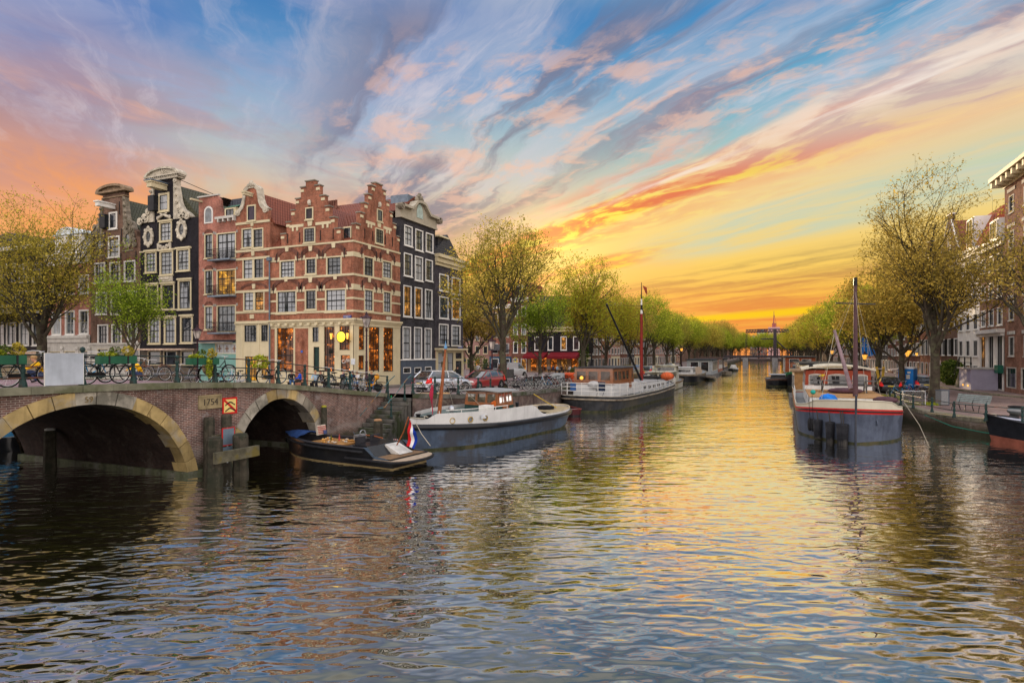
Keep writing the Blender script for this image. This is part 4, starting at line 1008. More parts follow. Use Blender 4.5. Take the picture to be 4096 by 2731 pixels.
# ================================================================ red brick house with balconies
F = Fac('y', RY, 795); h = house('balcony_house', 'salmon brick house with three iron balconies and a mansard dormer', F)
W = F.u(945)-.02; Yq = lambda px, y: F.z(px, 600+y/1.742); zq = lambda y: Yq(870, y); u = lambda x: F.u(x/1.742)
zA, zB = zq(1330), zq(485)
wl = [F.rect(*zr(Z1, *q)) for q in [(1425,583,1485,755),(1425,835,1485,1005),(1425,1085,1485,1252)]]
wr = [F.rect(*zr(Z1, *q)) for q in [(1510,575,1645,762),(1510,830,1645,1012),(1510,1080,1645,1268)]]
F.wall(0, W, zA, zB, bk_pink, wl+wr, body=9.5)
for w, p in zip(wl, (pane_sky, pane_half, pane_half)): F.window(w, 2, 3, pane=p, split=2, fw=.09, barmat=sash)
for w, p in zip(wr, (pane_half, pane_amber, pane_sky)): F.window(w, 4, 3, pane=p, split=2, fw=.10, sill=False)
iron = pm('wrought_iron', (.02,.02,.022), .5, .2)
for w in wr:
    bal = MB(); z0 = w[2]-.05; ua, ub = w[0]-.25, w[1]+.05
    bal.box(ua, ub, -.75, 0, z0-.12, z0); o = F.part(bal, 'balcony', lead)
    b = MB()
    for hgt in (.1, .5, .86): b.tube([(ua,0,z0+hgt),(ua,-.72,z0+hgt),(ub,-.72,z0+hgt),(ub,0,z0+hgt)], .018, 5)
    for i in range(17): q = ua+(ub-ua)*i/16; b.box(q-.01, q+.01, -.73, -.71, z0, z0+.86)
    for i in range(8): q = ua+(ub-ua)*(i+.5)/8; b.ring(arc(q, z0+.3, .12, .14, 0, 360, 8), arc(q, z0+.3, .09, .11, 0, 360, 8), -.725, -.71)
    F.part(b, 'balcony_railing', iron, o)
b = MB()
for w in wl: b.ring(arc((w[0]+w[1])/2, w[3]-.02, .52, .42, 170, 10, 10), arc((w[0]+w[1])/2, w[3]-.02, .42, .2, 170, 10, 10), -.04, .02)
F.part(b, 'brick_arches', bk_dark)
b = MB()
for w in wl+wr: b.box(w[0]-.2, w[0]-.02, -.03, .01, w[3]-.1, w[3]+.12); b.box(w[1]+.02, w[1]+.2, -.03, .01, w[3]-.1, w[3]+.12)
F.part(b, 'stone_blocks', pm('grey_block', (.33,.31,.28), .8, .2, 3))
r = F.rect(*zr(Z1, 1425,392,1485,512)); ul, ur = u(1393), u(1555)
F.poly('gable', bk_pink, [(0,zB),(0,zq(318)),(u(1500),zq(312)),(u(1525),zq(345)),(u(1530),zq(400)),(u(1560),zq(470)),(u(1565),zB)], 0, .4)
b = MB(); m_ = (r[0]+r[1])/2; b.prism([(r[0],r[2]),(r[1],r[2]),(r[1],r[3]-.5)]+arc(m_, r[3]-.5, (r[1]-r[0])/2, .5, 0, 180, 8), -.05, -.002)
wn = F.part(b, 'window', white); b = MB(); b.prism([(r[0]+.14,r[2]+.12),(r[1]-.14,r[2]+.12),(r[1]-.14,r[3]-.55)]+arc(m_, r[3]-.55, (r[1]-r[0])/2-.14, .4, 0, 180, 8), -.06, -.051); F.part(b, 'pane', pane_sky, wn)
b = MB(); b.box(-.05, u(1530), -.12, .1, zq(318), zq(308)); b.box(u(1515), W, -.3, 0, zB-.05, zB+.16)
for q in (1535, 1570, 1605, 1640): b.box(u(q)-.07, u(q)+.07, -.28, -.0, zB-.3, zB-.051)
F.part(b, 'cornice', pm('grey_cornice', (.48,.46,.42), .6, .1))
b = MB(); b.add([(u(1530),.2,zB+.1),(W,.2,zB+.1),(W,1.3,zq(322)),(u(1530),1.3,zq(322)),(W,9,zq(322)),(u(1530),9,zq(322)),(0,.4,zq(325)),(u(1530),.4,zq(325)),(0,9,zq(325))], [(0,1,2,3),(3,2,4,5),(6,7,5,8)]); F.part(b, 'roof', t_slate)
r = F.rect(*zr(Z1, 1568,400,1632,472)); b = MB(); b.box(r[0]-.1, r[1]+.1, .05, 1.4, r[2]-.1, r[3]); F.part(b, 'dormer', cream); F.window((r[0],r[1],r[2],r[3]-.05), 2, 1, pane=pane_dark, v=-.0, proud=-.02, fw=.1, sill=False)
b = MB(); b.add([(r[0]-.2,.0,r[3]),(r[1]+.25,.0,r[3]),(r[1]+.25,1.6,r[3]+.75),(r[0]-.2,1.6,r[3]+.75)], [(0,1,2,3)]); F.part(b, 'dormer_roof', pm('copper_green', (.05,.13,.08), .6, .3, 4))
F.box('hoist_beam', cream, u(1405)-.1, u(1405)+.12, -1.1, 0, zq(352), zq(340))
F.box('fascia', pm('navy_fascia', (.012,.016,.028), .4), 0, W, -.12, 0, zq(1340), zA+.08)
F.wall(0, W, 1.85, zq(1341), pm('teal_paint', (.20,.40,.36), .5, .1), [F.rect(*zr(Z1, 1500,1346,1652,1420))], name='shopfront', v0=-.02)
b = MB(); F.window(F.rect(*zr(Z1, 1500,1346,1652,1420)), 3, 1, pane=pane_curt, fw=.05, barmat=wsash, sill=False, bar=.06)
b = MB(); mr = F.rect(*zr(Z1, 1500,1346,1652,1420))
for i in range(3):
    q = mr[0]+(mr[1]-mr[0])*(i+.5)/3; zc_ = (mr[2]+mr[3])/2
    b.box(q-.22, q+.22, .085, .09, zc_-.05, zc_+.05); b.box(q-.05, q+.05, .084, .091, zc_-.28, zc_+.28); b.prism([(q-.13,zc_),(q,zc_-.13),(q+.13,zc_),(q,zc_+.13)], .080, .092)
F.part(b, 'stained_glass', pm('amber_lead', (.20,.09,.04), .4))
F.box('awning', pm('pale_awning', (.55,.47,.40), .7), .2, W-.3, -1.0, -.05, zq(1343)-.02, zq(1340)+.0)
# ================================================================ black house with ornate neck gable
F = Fac('y', RY, 562); h = house('gabled_house', 'black canal house with tall neck gable and cream carved scrolls', F)
W = F.u(795)-.02; zq = lambda y: F.z(670, 600+y/1.742); u = lambda x: F.u(x/1.742)
zA, zB = zq(1368), zq(492)
L = [(1012,708,1093,855),(1115,703,1208,872),(1232,688,1325,843),(1020,938,1105,1115),(1123,932,1217,1112),(1242,905,1335,1112),(1035,1165,1120,1350),(1145,1165,1228,1350),(1258,1158,1345,1345),(1112,500,1200,638)]
ws_ = [F.rect(*zr(Z1, *q)) for q in L]
F.wall(0, W, zA, zB, bk_black, ws_, body=11)
for i, w in enumerate(ws_): F.window(w, 3 if i < 9 else 3, 5 if i < 6 else 4, pane=[pane_curt,pane_curt,pane_curt,pane_dark,pane_dark,pane_half,pane_half,pane_half,pane_dark,pane_curt][i], split=2, fw=.13, head=.16, proud=.06)
half = [(u(968),zB),(u(975),zq(470)),(u(1010),zq(440)),(u(1040),zq(400)),(u(1056),zq(345)),(u(1066),zq(270)),(u(1066),zq(205))]
cx = u(1146)
F.poly('gable', bk_black, [(u(1066),zB),(u(1066),zq(203)),(2*cx-u(1066),zq(203)),(2*cx-u(1066),zB)], 0, .45)
for sg in (0, 1):
    P = [(u(1078),zB+.02)]+half[0:1]+[(u(966),zq(480)),(u(985),zq(455)),(u(1020),zq(425)),(u(1040),zq(385)),(u(1050),zq(340)),(u(1062),zq(260)),(u(1060),zq(215)),(u(1078),zq(205))]
    if sg: P = [(2*cx-x, z) for x, z in P]
    F.poly('gable_scroll', orn, P, -.12, .4)
b = MB()
for sg in (-1, 1):
    f = lambda x: cx+sg*(cx-u(x)) if sg > 0 else u(x)
    for x, y, r in ((985,478,.34),(1018,455,.38),(1042,415,.3),(1030,470,.3),(1055,370,.22),(1058,320,.18),(1064,225,.2),(1060,275,.15),(1005,470,.25)):
        m_ = scroll(F, orn, f(x), zq(y), r, -.22, -.10); b.add(m_.v, m_.f)
F.part(b, 'gable_ornament', orn)
P = [(u(1033),zq(195)),(2*cx-u(1033),zq(195)),(2*cx-u(1033),zq(178))]+arc(cx, zq(180), cx-u(1036), zq(132)-zq(180), 0, 180, 14)
F.poly('pediment', orn, P, -.25, .5)
b = MB(); b.ring(arc(cx, zq(180), cx-u(1030), zq(124)-zq(180), 0, 180, 14), arc(cx, zq(180), cx-u(1045), zq(136)-zq(180), 0, 180, 14), -.42, .55)
b.box(u(1030), 2*cx-u(1030), -.42, .5, zq(186), zq(178)); b.box(u(1040), 2*cx-u(1040), -.3, .5, zq(208), zq(194))
for i in range(16): q = u(1042)+(2*cx-2*u(1042))*i/15; b.box(q-.05, q+.05, -.36, -.25, zq(194), zq(187))
for i in range(7): a = R(20+i*23.3); b.prism([(cx,zq(182)),(cx+.75*cos(a-.09),zq(182)+.55*sin(a-.09)),(cx+.75*cos(a+.09),zq(182)+.55*sin(a+.09))], -.30, -.25)
F.part(b, 'pediment_moulding', orn)
r = F.rect(*zr(Z1, 1108,300,1182,430)); F.window(r, 1, 2, pane=pane_curt, fw=.2, v=-.07, proud=.08)
F.box('shutter', pm('black_shutter', (.02,.022,.026), .5), u(1065)-.0, r[0]-.03, -.5, -.03, zq(418), zq(312))
b = MB(); b.box(cx-.28, cx+.35, -1.5, 0, zq(282), zq(250)); b.box(cx-.4, cx+.45, -1.6, -.0, zq(250), zq(240)); F.part(b, 'hoist_beam', cream)
b = MB(); b.box(cx-.5, cx+.55, -1.65, .02, zq(240)+.003, zq(234)); F.part(b, 'hoist_cover', lead)
b = MB()
for sg in (-1, 1):
    b.tube([(cx-sg*.75,-.08,zq(470)),(cx+sg*.45,-.1,zq(440))], [.16,.06], 6); b.ball((cx-sg*.75,-.08,zq(470)), .2, .1, .2)
b.ring(arc(cx, zq(652), .8, .5, 180, 360, 10), arc(cx, zq(648), .62, .3, 180, 360, 10), -.1, 0)
for q in (-.8, .8): b.box(cx+q-.1, cx+q+.1, -.08, 0, zq(690), zq(645))
for q in (-.4, 0, .4): b.ball((cx+q,-.08,zq(668)-.12*(q == 0)), .17, .1, .15)
b.box(u(1112), u(1205), -.06, 0, zq(915), zq(878))
for sg in (-1, 1): b.ball((cx+sg*.35,-.08,zq(896)), .38, .07, .14)
F.part(b, 'carved_ornament', orn)
for x, y in ((1040,592),(1270,568)):
    cu, cz = u(x), zq(y); b = MB(); rx, rz_ = .46, .70
    b.ring(arc(cu, cz, rx*1.35, rz_*1.25, 0, 360, 16), arc(cu, cz, rx*.72, rz_*.72, 0, 360, 16), -.14, 0)
    for a in range(0, 360, 45): b.ball((cu+rx*1.25*cos(R(a)),-.1,cz+rz_*1.2*sin(R(a))), .16, .1, .18)
    w = F.part(b, 'oval_window', orn); b = MB(); b.prism(arc(cu, cz, rx*.73, rz_*.73, 0, 337.5, 15), -.04, -.02); F.part(b, 'pane', pane_dark, w)
b = MB(); b.box(-.05, u(1335), -.1, 0, zq(700), zq(690)); b.box(0, u(1340), -.1, 0, zq(1118), zq(1110)); F.part(b, 'string_courses', cream)
b = MB()
for x, y in ((1098,720),(1222,700),(1110,935),(1228,925),(1345,905),(1100,520),(1210,510)): b.box(u(x)-.03, u(x)+.03, -.06, -.0, zq(y)-.55, zq(y)+.3)
F.part(b, 'wall_anchors', iron)
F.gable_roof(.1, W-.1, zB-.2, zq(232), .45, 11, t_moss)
b = MB(); b.tube([(cx+.9,.4,zq(190)),(cx+.9,6,zq(245))], .03, 4); F.part(b, 'stay_rod', iron)
F.box('awning', pm('beige_awning', (.60,.44,.34), .7), .3, W-.5, -1.3, -.02, zq(1394), zq(1384))
F.box('fascia', bk_black, 0, W, -.08, 0, zq(1383), zA)
hl = [F.rect(*zr(Z1, *q)) for q in [(1030,1398,1120,1500),(1140,1398,1235,1500),(1260,1398,1345,1500)]]
F.wall(0, W, 1.85, zq(1383)-.001, pm('shop_brown', (.10,.08,.06), .5), hl, name='shopfront', v0=.0)
for q in hl: F.window(q, 1, 2, pane=pane_dark, fw=.08, sill=False, name='shop_window')
# ================================================================ brown house with weathered neck gable
F = Fac('y', RY, 363); h = house('gabled_house', 'brown brick canal house with weathered stone neck gable', F)
W = F.u(562)-.02; zq = lambda y: F.z(465, 600+y/1.742); u = lambda x: F.u(x/1.742)
zA, zB = zq(1356), zq(592)
L = [(660,785,735,925),(765,780,838,920),(865,770,945,915),(670,990,745,1145),(772,982,842,1145),(880,978,955,1140),(682,1215,755,1355),(778,1212,850,1352),(888,1208,960,1348),(755,600,835,748)]
ws_ = [F.rect(*zr(Z1, *q)) for q in L]
F.wall(0, W, zA, zB-.4, bk_brown, ws_, body=10.5)
for i, w in enumerate(ws_): F.window(w, 2 if i == 9 else 3, 4, pane=[pane_sky,pane_dark,pane_dark,pane_half,pane_dark,pane_half,pane_dark,pane_dark,pane_half,pane_curt][i], split=2, fw=.13, mat=white, proud=.05)
cx = u(793)
F.poly('gable', bk_brown, [(u(640),zB-.4),(u(640),zB+.15),(u(718),zq(505)),(u(718),zq(300)),(2*cx-u(718),zq(300)),(2*cx-u(718),zq(505)),(2*cx-u(640),zB+.15),(2*cx-u(640),zB-.4)], -.02, .42)
for sg in (0, 1):
    P = [(u(720),zq(592)),(u(652),zq(592)),(u(655),zq(560)),(u(668),zq(515)),(u(690),zq(500)),(u(700),zq(470)),(u(706),zq(420)),(u(714),zq(340)),(u(724),zq(330))]
    if sg: P = [(2*cx-x, z) for x, z in P]
    F.poly('gable_scroll', orng, P, -.14, .36)
b = MB()
for sg in (0, 1):
    f = lambda x: 2*cx-u(x) if sg else u(x)
    for x, y, r in ((672,525,.3),(690,545,.35),(668,565,.28),(705,510,.24),(655,610,.22),(650,640,.22),(645,675,.25),(712,400,.14),(715,355,.14),(708,440,.16),(702,475,.18),(690,580,.25)):
        m_ = scroll(F, orng, f(x), zq(y), r, -.22, -.10); b.add(m_.v, m_.f)
F.part(b, 'gable_ornament', orng)
b = MB(); b.ring(arc(cx, zq(285), cx-u(692), zq(240)-zq(285), 0, 180, 14), arc(cx, zq(285), cx-u(712), zq(256)-zq(285), 0, 180, 14), -.4, .5)
b.box(u(692), 2*cx-u(692), -.4, .5, zq(297), zq(285)); b.prism(arc(cx, zq(285), cx-u(712), zq(256)-zq(285), 0, 180, 12), -.15, .45); b.box(u(715), 2*cx-u(715), -.12, .4, zq(330), zq(322)); F.part(b, 'pediment', pm('brown_stone', (.24,.17,.11), .85, .3, 3, streak=.4))
r = F.rect(*zr(Z1, 763,432,820,552)); F.window(r, 1, 2, pane=pane_dark, fw=.17, v=-.07, proud=.08, mat=white)
F.box('shutter', MC['black_shutter'], u(724), r[0]-.03, -.45, -.03, zq(540), zq(445))
b = MB(); b.box(cx-.2, cx+.25, -1.6, 0, zq(412), zq(385)); b.box(cx-.3, cx+.35, -1.7, 0, zq(385), zq(377)); F.part(b, 'hoist_beam', white)
for x, y in ((697,648),(893,632)):
    cu, cz = u(x), zq(y); b = MB()
    b.box(cu-.75, cu+.75, -.08, 0, cz+1.0, cz+1.15); b.box(cu-.75, cu+.75, -.06, 0, cz-1.1, cz-1.0)
    b.ring(arc(cu, cz, .62, .85, 0, 360, 16), arc(cu, cz, .33, .5, 0, 360, 16), -.12, 0); w = F.part(b, 'oval_window', orng)
    b = MB(); b.prism(arc(cu, cz, .34, .51, 0, 337.5, 15), -.04, -.02); F.part(b, 'pane', pane_sky, w)
F.gable_roof(.1, W, zB-.4, zq(330), .42, 10.5, t_moss)
b = MB()
for w in ws_[:6]: b.ring(arc((w[0]+w[1])/2, w[3], .85, .32, 170, 10, 8), arc((w[0]+w[1])/2, w[3], .7, .05, 170, 10, 8), -.03, .0)
F.part(b, 'brick_arches', bk_dark)
b = MB()
for x, y in ((742,770),(845,760),(645,775),(950,755),(735,600),(850,590),(720,420),(835,400)): b.box(u(x)-.03, u(x)+.03, -.07, -.021, zq(y)-.7, zq(y)+.5)
F.part(b, 'wall_anchors', iron)
F.wall(0, W, 1.85, zA, pm('pale_stone_paint', (.50,.48,.43), .6, .1, streak=.25), [F.rect(*zr(Z1, *q)) for q in [(680,1385,755,1480),(800,1385,880,1480),(900,1385,970,1480)]], name='shopfront', v0=-.05)
for q in [(680,1385,755,1480),(800,1385,880,1480),(900,1385,970,1480)]: F.window(F.rect(*zr(Z1, *q)), 1, 1, pane=pane_dark, fw=.06, sill=False, name='shop_window')
F.box('cornice', MC['pale_stone_paint'], -.02, W, -.25, -.0, zA, zA+.18)
# ================================================================ white house half hidden by the tree, and its dark neighbour
F = Fac('y', RY, 190); h = house('corniced_house', 'red brick house with white cornice and mansard dormers behind the left tree', F)
W = F.u(363)-.02; zq = lambda y: F.z(280, 600+y/1.742); u = lambda x: F.u(x/1.742)
zA, zB = zq(1290), zq(790)
L = [(360,880,425,1010),(452,875,520,1008),(550,870,620,1003),(362,1125,428,1290),(455,1118,522,1288),(552,1112,620,1284)]
ws_ = [F.rect(*zr(Z1, *q)) for q in L]
F.wall(0, W, zA, zB, bk_pink, ws_, body=10)
for i, w in enumerate(ws_): F.window(w, 2, 2, pane=PANES[i % 5], fw=.14, mat=white, barmat=wsash, proud=.05)
b = MB(); b.box(-.1, W+.05, -.5, 0, zq(735), zq(720)); b.box(-.05, W+.02, -.28, 0, zq(765), zq(735)-.002); b.box(0, W, -.1, .3, zB-.1, zq(765)-.002); F.part(b, 'cornice', white)
b = MB(); b.add([(0,.1,zq(720)),(W,.1,zq(720)),(W,1.5,zq(585)),(0,1.5,zq(585)),(W,9,zq(575)),(0,9,zq(575))], [(0,1,2,3),(3,2,4,5)]); F.part(b, 'roof', t_slate)
for x0, x1 in ((395,470),(515,570)):
    r = (u(x0), u(x1), zq(705), zq(600)); F.box('dormer', white, r[0]-.1, r[1]+.1, -.1, 2.2, r[2], r[3]+.1); F.window((r[0]+.1,r[1]-.1,r[2]+.1,r[3]-.05), 2, 1, pane=pane_dark, v=-.12, proud=.16, fw=.08, mat=white, sill=False)
b = MB(); b.prism(arc(u(470), zq(590), 1.7, .75, 0, 180, 10), -.2, 1.8); b.box(u(395)-.3, u(570)+.4, -.25, 1.9, zq(592), zq(584)); b.box(W*.8, W*.8+1.2, 4, 5, zq(600), zq(555)); F.part(b, 'dormer_crest', pm('blue_white_paint', (.55,.60,.62), .5))
hl = [F.rect(*zr(Z1, *q)) for q in [(345,1402,430,1500),(450,1400,540,1500),(560,1398,625,1500)]]
F.wall(0, W, 1.85, zA, pm('white_stone', (.52,.50,.46), .6, .12, streak=.35), hl, name='shopfront', v0=-.05)
for q in hl: F.window(q, 1, 1, pane=pane_dark, fw=.08, sill=False, name='shop_window')
b = MB(); b.box(-.05, W, -.4, -.05, zq(1312), zq(1294)); b.box(-.02, W, -.25, -.05, zq(1340), zq(1312)-.002)
for q in (340, 440, 545, 630): b.box(u(q)-.22, u(q)+.22, -.16, -.051, 1.9, zq(1372)); b.ball((u(q),-.15,zq(1382)), .24, .12, .22)
F.part(b, 'cornice', MC['white_stone'])
F = Fac('y', RY, -140); h = house('dark_house', 'dark brick house with white windows at the left frame edge', F)
W = F.u(190)-.02; zq = lambda y: F.z(60, 600+y/1.742); u = lambda x: F.u(x/1.742)
ws_ = [F.rect(*zr(Z1, *q)) for x in (-130,-40,45,135,225) for q in [(x,1200,x+68,1362),(x,980,x+68,1130),(x,790,x+68,920)]]
F.wall(0, W, zq(1400), zq(700), bk_black, ws_, body=10)
for i, w in enumerate(ws_): F.window(w, 2, 2, pane=PANES[(i*2) % 5], fw=.14, mat=white, proud=.05)
F.box('cornice', white, -.1, W, -.35, 0, zq(700), zq(675)); F.gable_roof(0, W, zq(675), zq(560), .2, 10, t_slate)
F.wall(0, W, 1.85, zq(1400), pm('ochre_shop', (.30,.24,.15), .6), [], name='shopfront', v0=-.04); F.box('awning', MC['beige_awning'], 0, W, -.7, -.04, zq(1420), zq(1408))
# ================================================================ tall dark house beside the cafe
F = Fac('x', LX, 1601); h = house('tall_house', 'tall dark grey brick house with ornate cream cornice next to the corner cafe', F, 1.75)
W = F.u(1741)-.02; pm_ = 1670; zq = lambda y: F.z(pm_, 600+y/1.568); u = lambda x: F.u(800+x/1.568)
zA, zB = zq(1313), zq(462)
L = [(1280,475,1332,602),(1350,500,1398,632),(1415,523,1462,642),(1278,648,1330,792),(1347,668,1397,820),(1413,688,1459,822),(1275,850,1326,1045),(1345,862,1393,1052),(1410,874,1456,1058),(1270,1107,1322,1312),(1342,1110,1391,1311),(1408,1116,1452,1310)]
ws_ = [F.rect(*zr(Z2, *q)) for q in L]
F.wall(0, W, zA, zB, bk_grey, ws_, body=10)
for i, w in enumerate(ws_): F.window(w, 2, 4 if i > 5 else 3, pane=[pane_curt,pane_sky,pane_sky,pane_sky,pane_curt,pane_sky,pane_lit,pane_lit,pane_half,pane_curt,pane_half,pane_curt][i], split=2, fw=.10, mat=white, proud=.04)
F.wall(0, W, 1.7, zA-.06, pm('slate_render', (.085,.105,.14), .6, .12, streak=.2), [F.rect(*zr(Z2, *q)) for q in [(1272,1362,1320,1400),(1342,1362,1385,1400),(1408,1358,1450,1420)]], name='basement', v0=-.05)
F.box('basement_ledge', white, -.02, W, -.12, 0, zA-.06, zA+.03)
for q in [(1272,1362,1320,1400),(1342,1362,1385,1400),(1408,1358,1450,1420)]: F.window(F.rect(*zr(Z2, *q)), 2, 1, pane=pane_dark, fw=.07, mat=white, sill=False, v=-.0, proud=.06)
zc1 = zB+1.05
gc = pm('grey_cream', (.40,.36,.28), .6, .1, 2, streak=.4)
F.poly('cornice', gc, [(-.15,zB),(W+.1,zB),(W+.1,zc1-.1),(W*.78,zc1+.0),(W*.66,zc1+.5)]+[(W*.5+W*.16*cos(R(a)), zc1+.5+.35*sin(R(a))) for a in range(20,180,20)]+[(W*.34,zc1+.5),(W*.22,zc1),(-.15,zc1-.1)], -.12, .4)
b = MB(); b.box(-.3, W*.22, -.5, .3, zc1-.1, zc1+.12); b.box(W*.78, W+.25, -.5, .3, zc1-.1, zc1+.12)
b.ring([(W*.2,zc1),(W*.33,zc1+.6)]+[(W*.5+W*.17*cos(R(a)), zc1+.6+.4*sin(R(a))) for a in range(170,0,-20)]+[(W*.67,zc1+.6),(W*.8,zc1)], [(W*.24,zc1-.1),(W*.36,zc1+.48)]+[(W*.5+W*.13*cos(R(a)), zc1+.5+.28*sin(R(a))) for a in range(170,0,-20)]+[(W*.64,zc1+.48),(W*.76,zc1-.1)], -.45, .3)
b.box(-.15, W+.1, -.22, -.12, zB, zB+.15)
F.part(b, 'cornice_moulding', gc)
b = MB(); zt_ = zc1+.95
for sg in (-1, 1): b.ball((W*.5+sg*.42,-.1,zt_+.12), .26, .2, .3); b.ball((W*.5+sg*.25,-.12,zt_+.42), .18, .2, .18); m_ = scroll(F, orn, W*.5+sg*(W*.55), zB+.9, .3, -.5, -.1); b.add(m_.v, m_.f)
b.ball((W*.5,-.2,zt_+.22), .3, .25, .34); b.ball((W*.5,-.1,zt_+.62), .18, .2, .18)
F.part(b, 'crest_ornament', orng)
b = MB(); b.prism(arc(W*.5, zc1-.15, .5, .9, 0, 180, 10)+[(W*.5-.5,zB+.5),(W*.5+.5,zB+.5)], -.16, -.121); F.part(b, 'attic_window', pm('pale_shutter', (.40,.50,.46), .5), None)
F.gable_roof(-.1, W+.1, zB+.6, zc1+1.5, .4, 10, t_red); F.box('roof_cheek', lead, W*.3, W*.7, .41, 2.2, zc1, zc1+1.45)
# ---------------------------------------------------------------- lower violet brick house
F = Fac('x', LX, 1741); h = house('brick_house', 'violet grey brick house with cream shop window at the street corner', F, 1.65)
W = F.u(1852); pm_ = 1797; zq = lambda y: F.z(pm_, 600+y/1.568); u = lambda x: F.u(800+x/1.568)
zA, zB = zq(1248), zq(742)
L = [(1500,780,1558,885),(1578,800,1632,905),(1500,920,1558,1057),(1578,930,1632,1062),(1498,1090,1557,1222),(1577,1098,1632,1226)]
ws_ = [F.rect(*zr(Z2, *q)) for q in L]
F.wall(0, W, zA, zB, bk_violet, ws_, body=9)
for i, w in enumerate(ws_): F.window(w, 2, 4, pane=[pane_sky,pane_lit,pane_sky,pane_lit,pane_half,pane_half][i], split=2, fw=.11, mat=white, proud=.04)
b = MB()
for w in ws_[4:]:
    for i in range(9): q = w[0]+(w[1]-w[0])*i/8; b.box(q-.01,q+.01,-.12,-.1,w[2],w[2]+.5)
    b.box(w[0],w[1],-.13,-.09,w[2]+.48,w[2]+.53); b.box(w[0],w[1],-.13,-.09,w[2],w[2]+.03)
F.part(b, 'window_guard', iron)
b = MB(); b.box(-.1, W+.4, -.55, .1, zB+.75, zB+1.05); b.box(-.05, W+.2, -.3, .1, zB+.3, zB+.748); b.box(0, W+.1, -.12, .1, zB, zB+.298); F.part(b, 'cornice', cream)
F.gable_roof(-.1, W+.2, zB+1.0, zB+3.4, .3, 9, t_slate); F.box('dormer', pm('dormer_black', (.03,.03,.035), .5), 1.2, 2.7, .4, 2.4, zB+1.0, zB+2.9)
b = MB(); b.box(1.0, 2.9, .1, 2.5, zB+2.9, zB+3.05); F.part(b, 'dormer_roof', cream)
hl = [F.rect(*zr(Z2, *q)) for q in [(1488,1268,1540,1400),(1546,1268,1588,1400),(1598,1268,1640,1310),(1598,1318,1640,1420)]]
F.wall(0, W, 1.6, zA-.1, cream, hl, name='shopfront', v0=-.06)
for q, p in zip(hl, (pane_curt, pane_half, pane_dark, pane_dark)): F.window(q, 1, 2, pane=p, fw=.05, sill=False, name='shop_window', proud=.08, v=0)
F.box('shop_cornice', cream, -.1, W+.2, -.5, 0, zA-.1, zA+.08)
street_sign(F, F.rect(*zr(Z2, 1614,1228,1642,1244)), 'PRINSENSTRAAT', None, h)
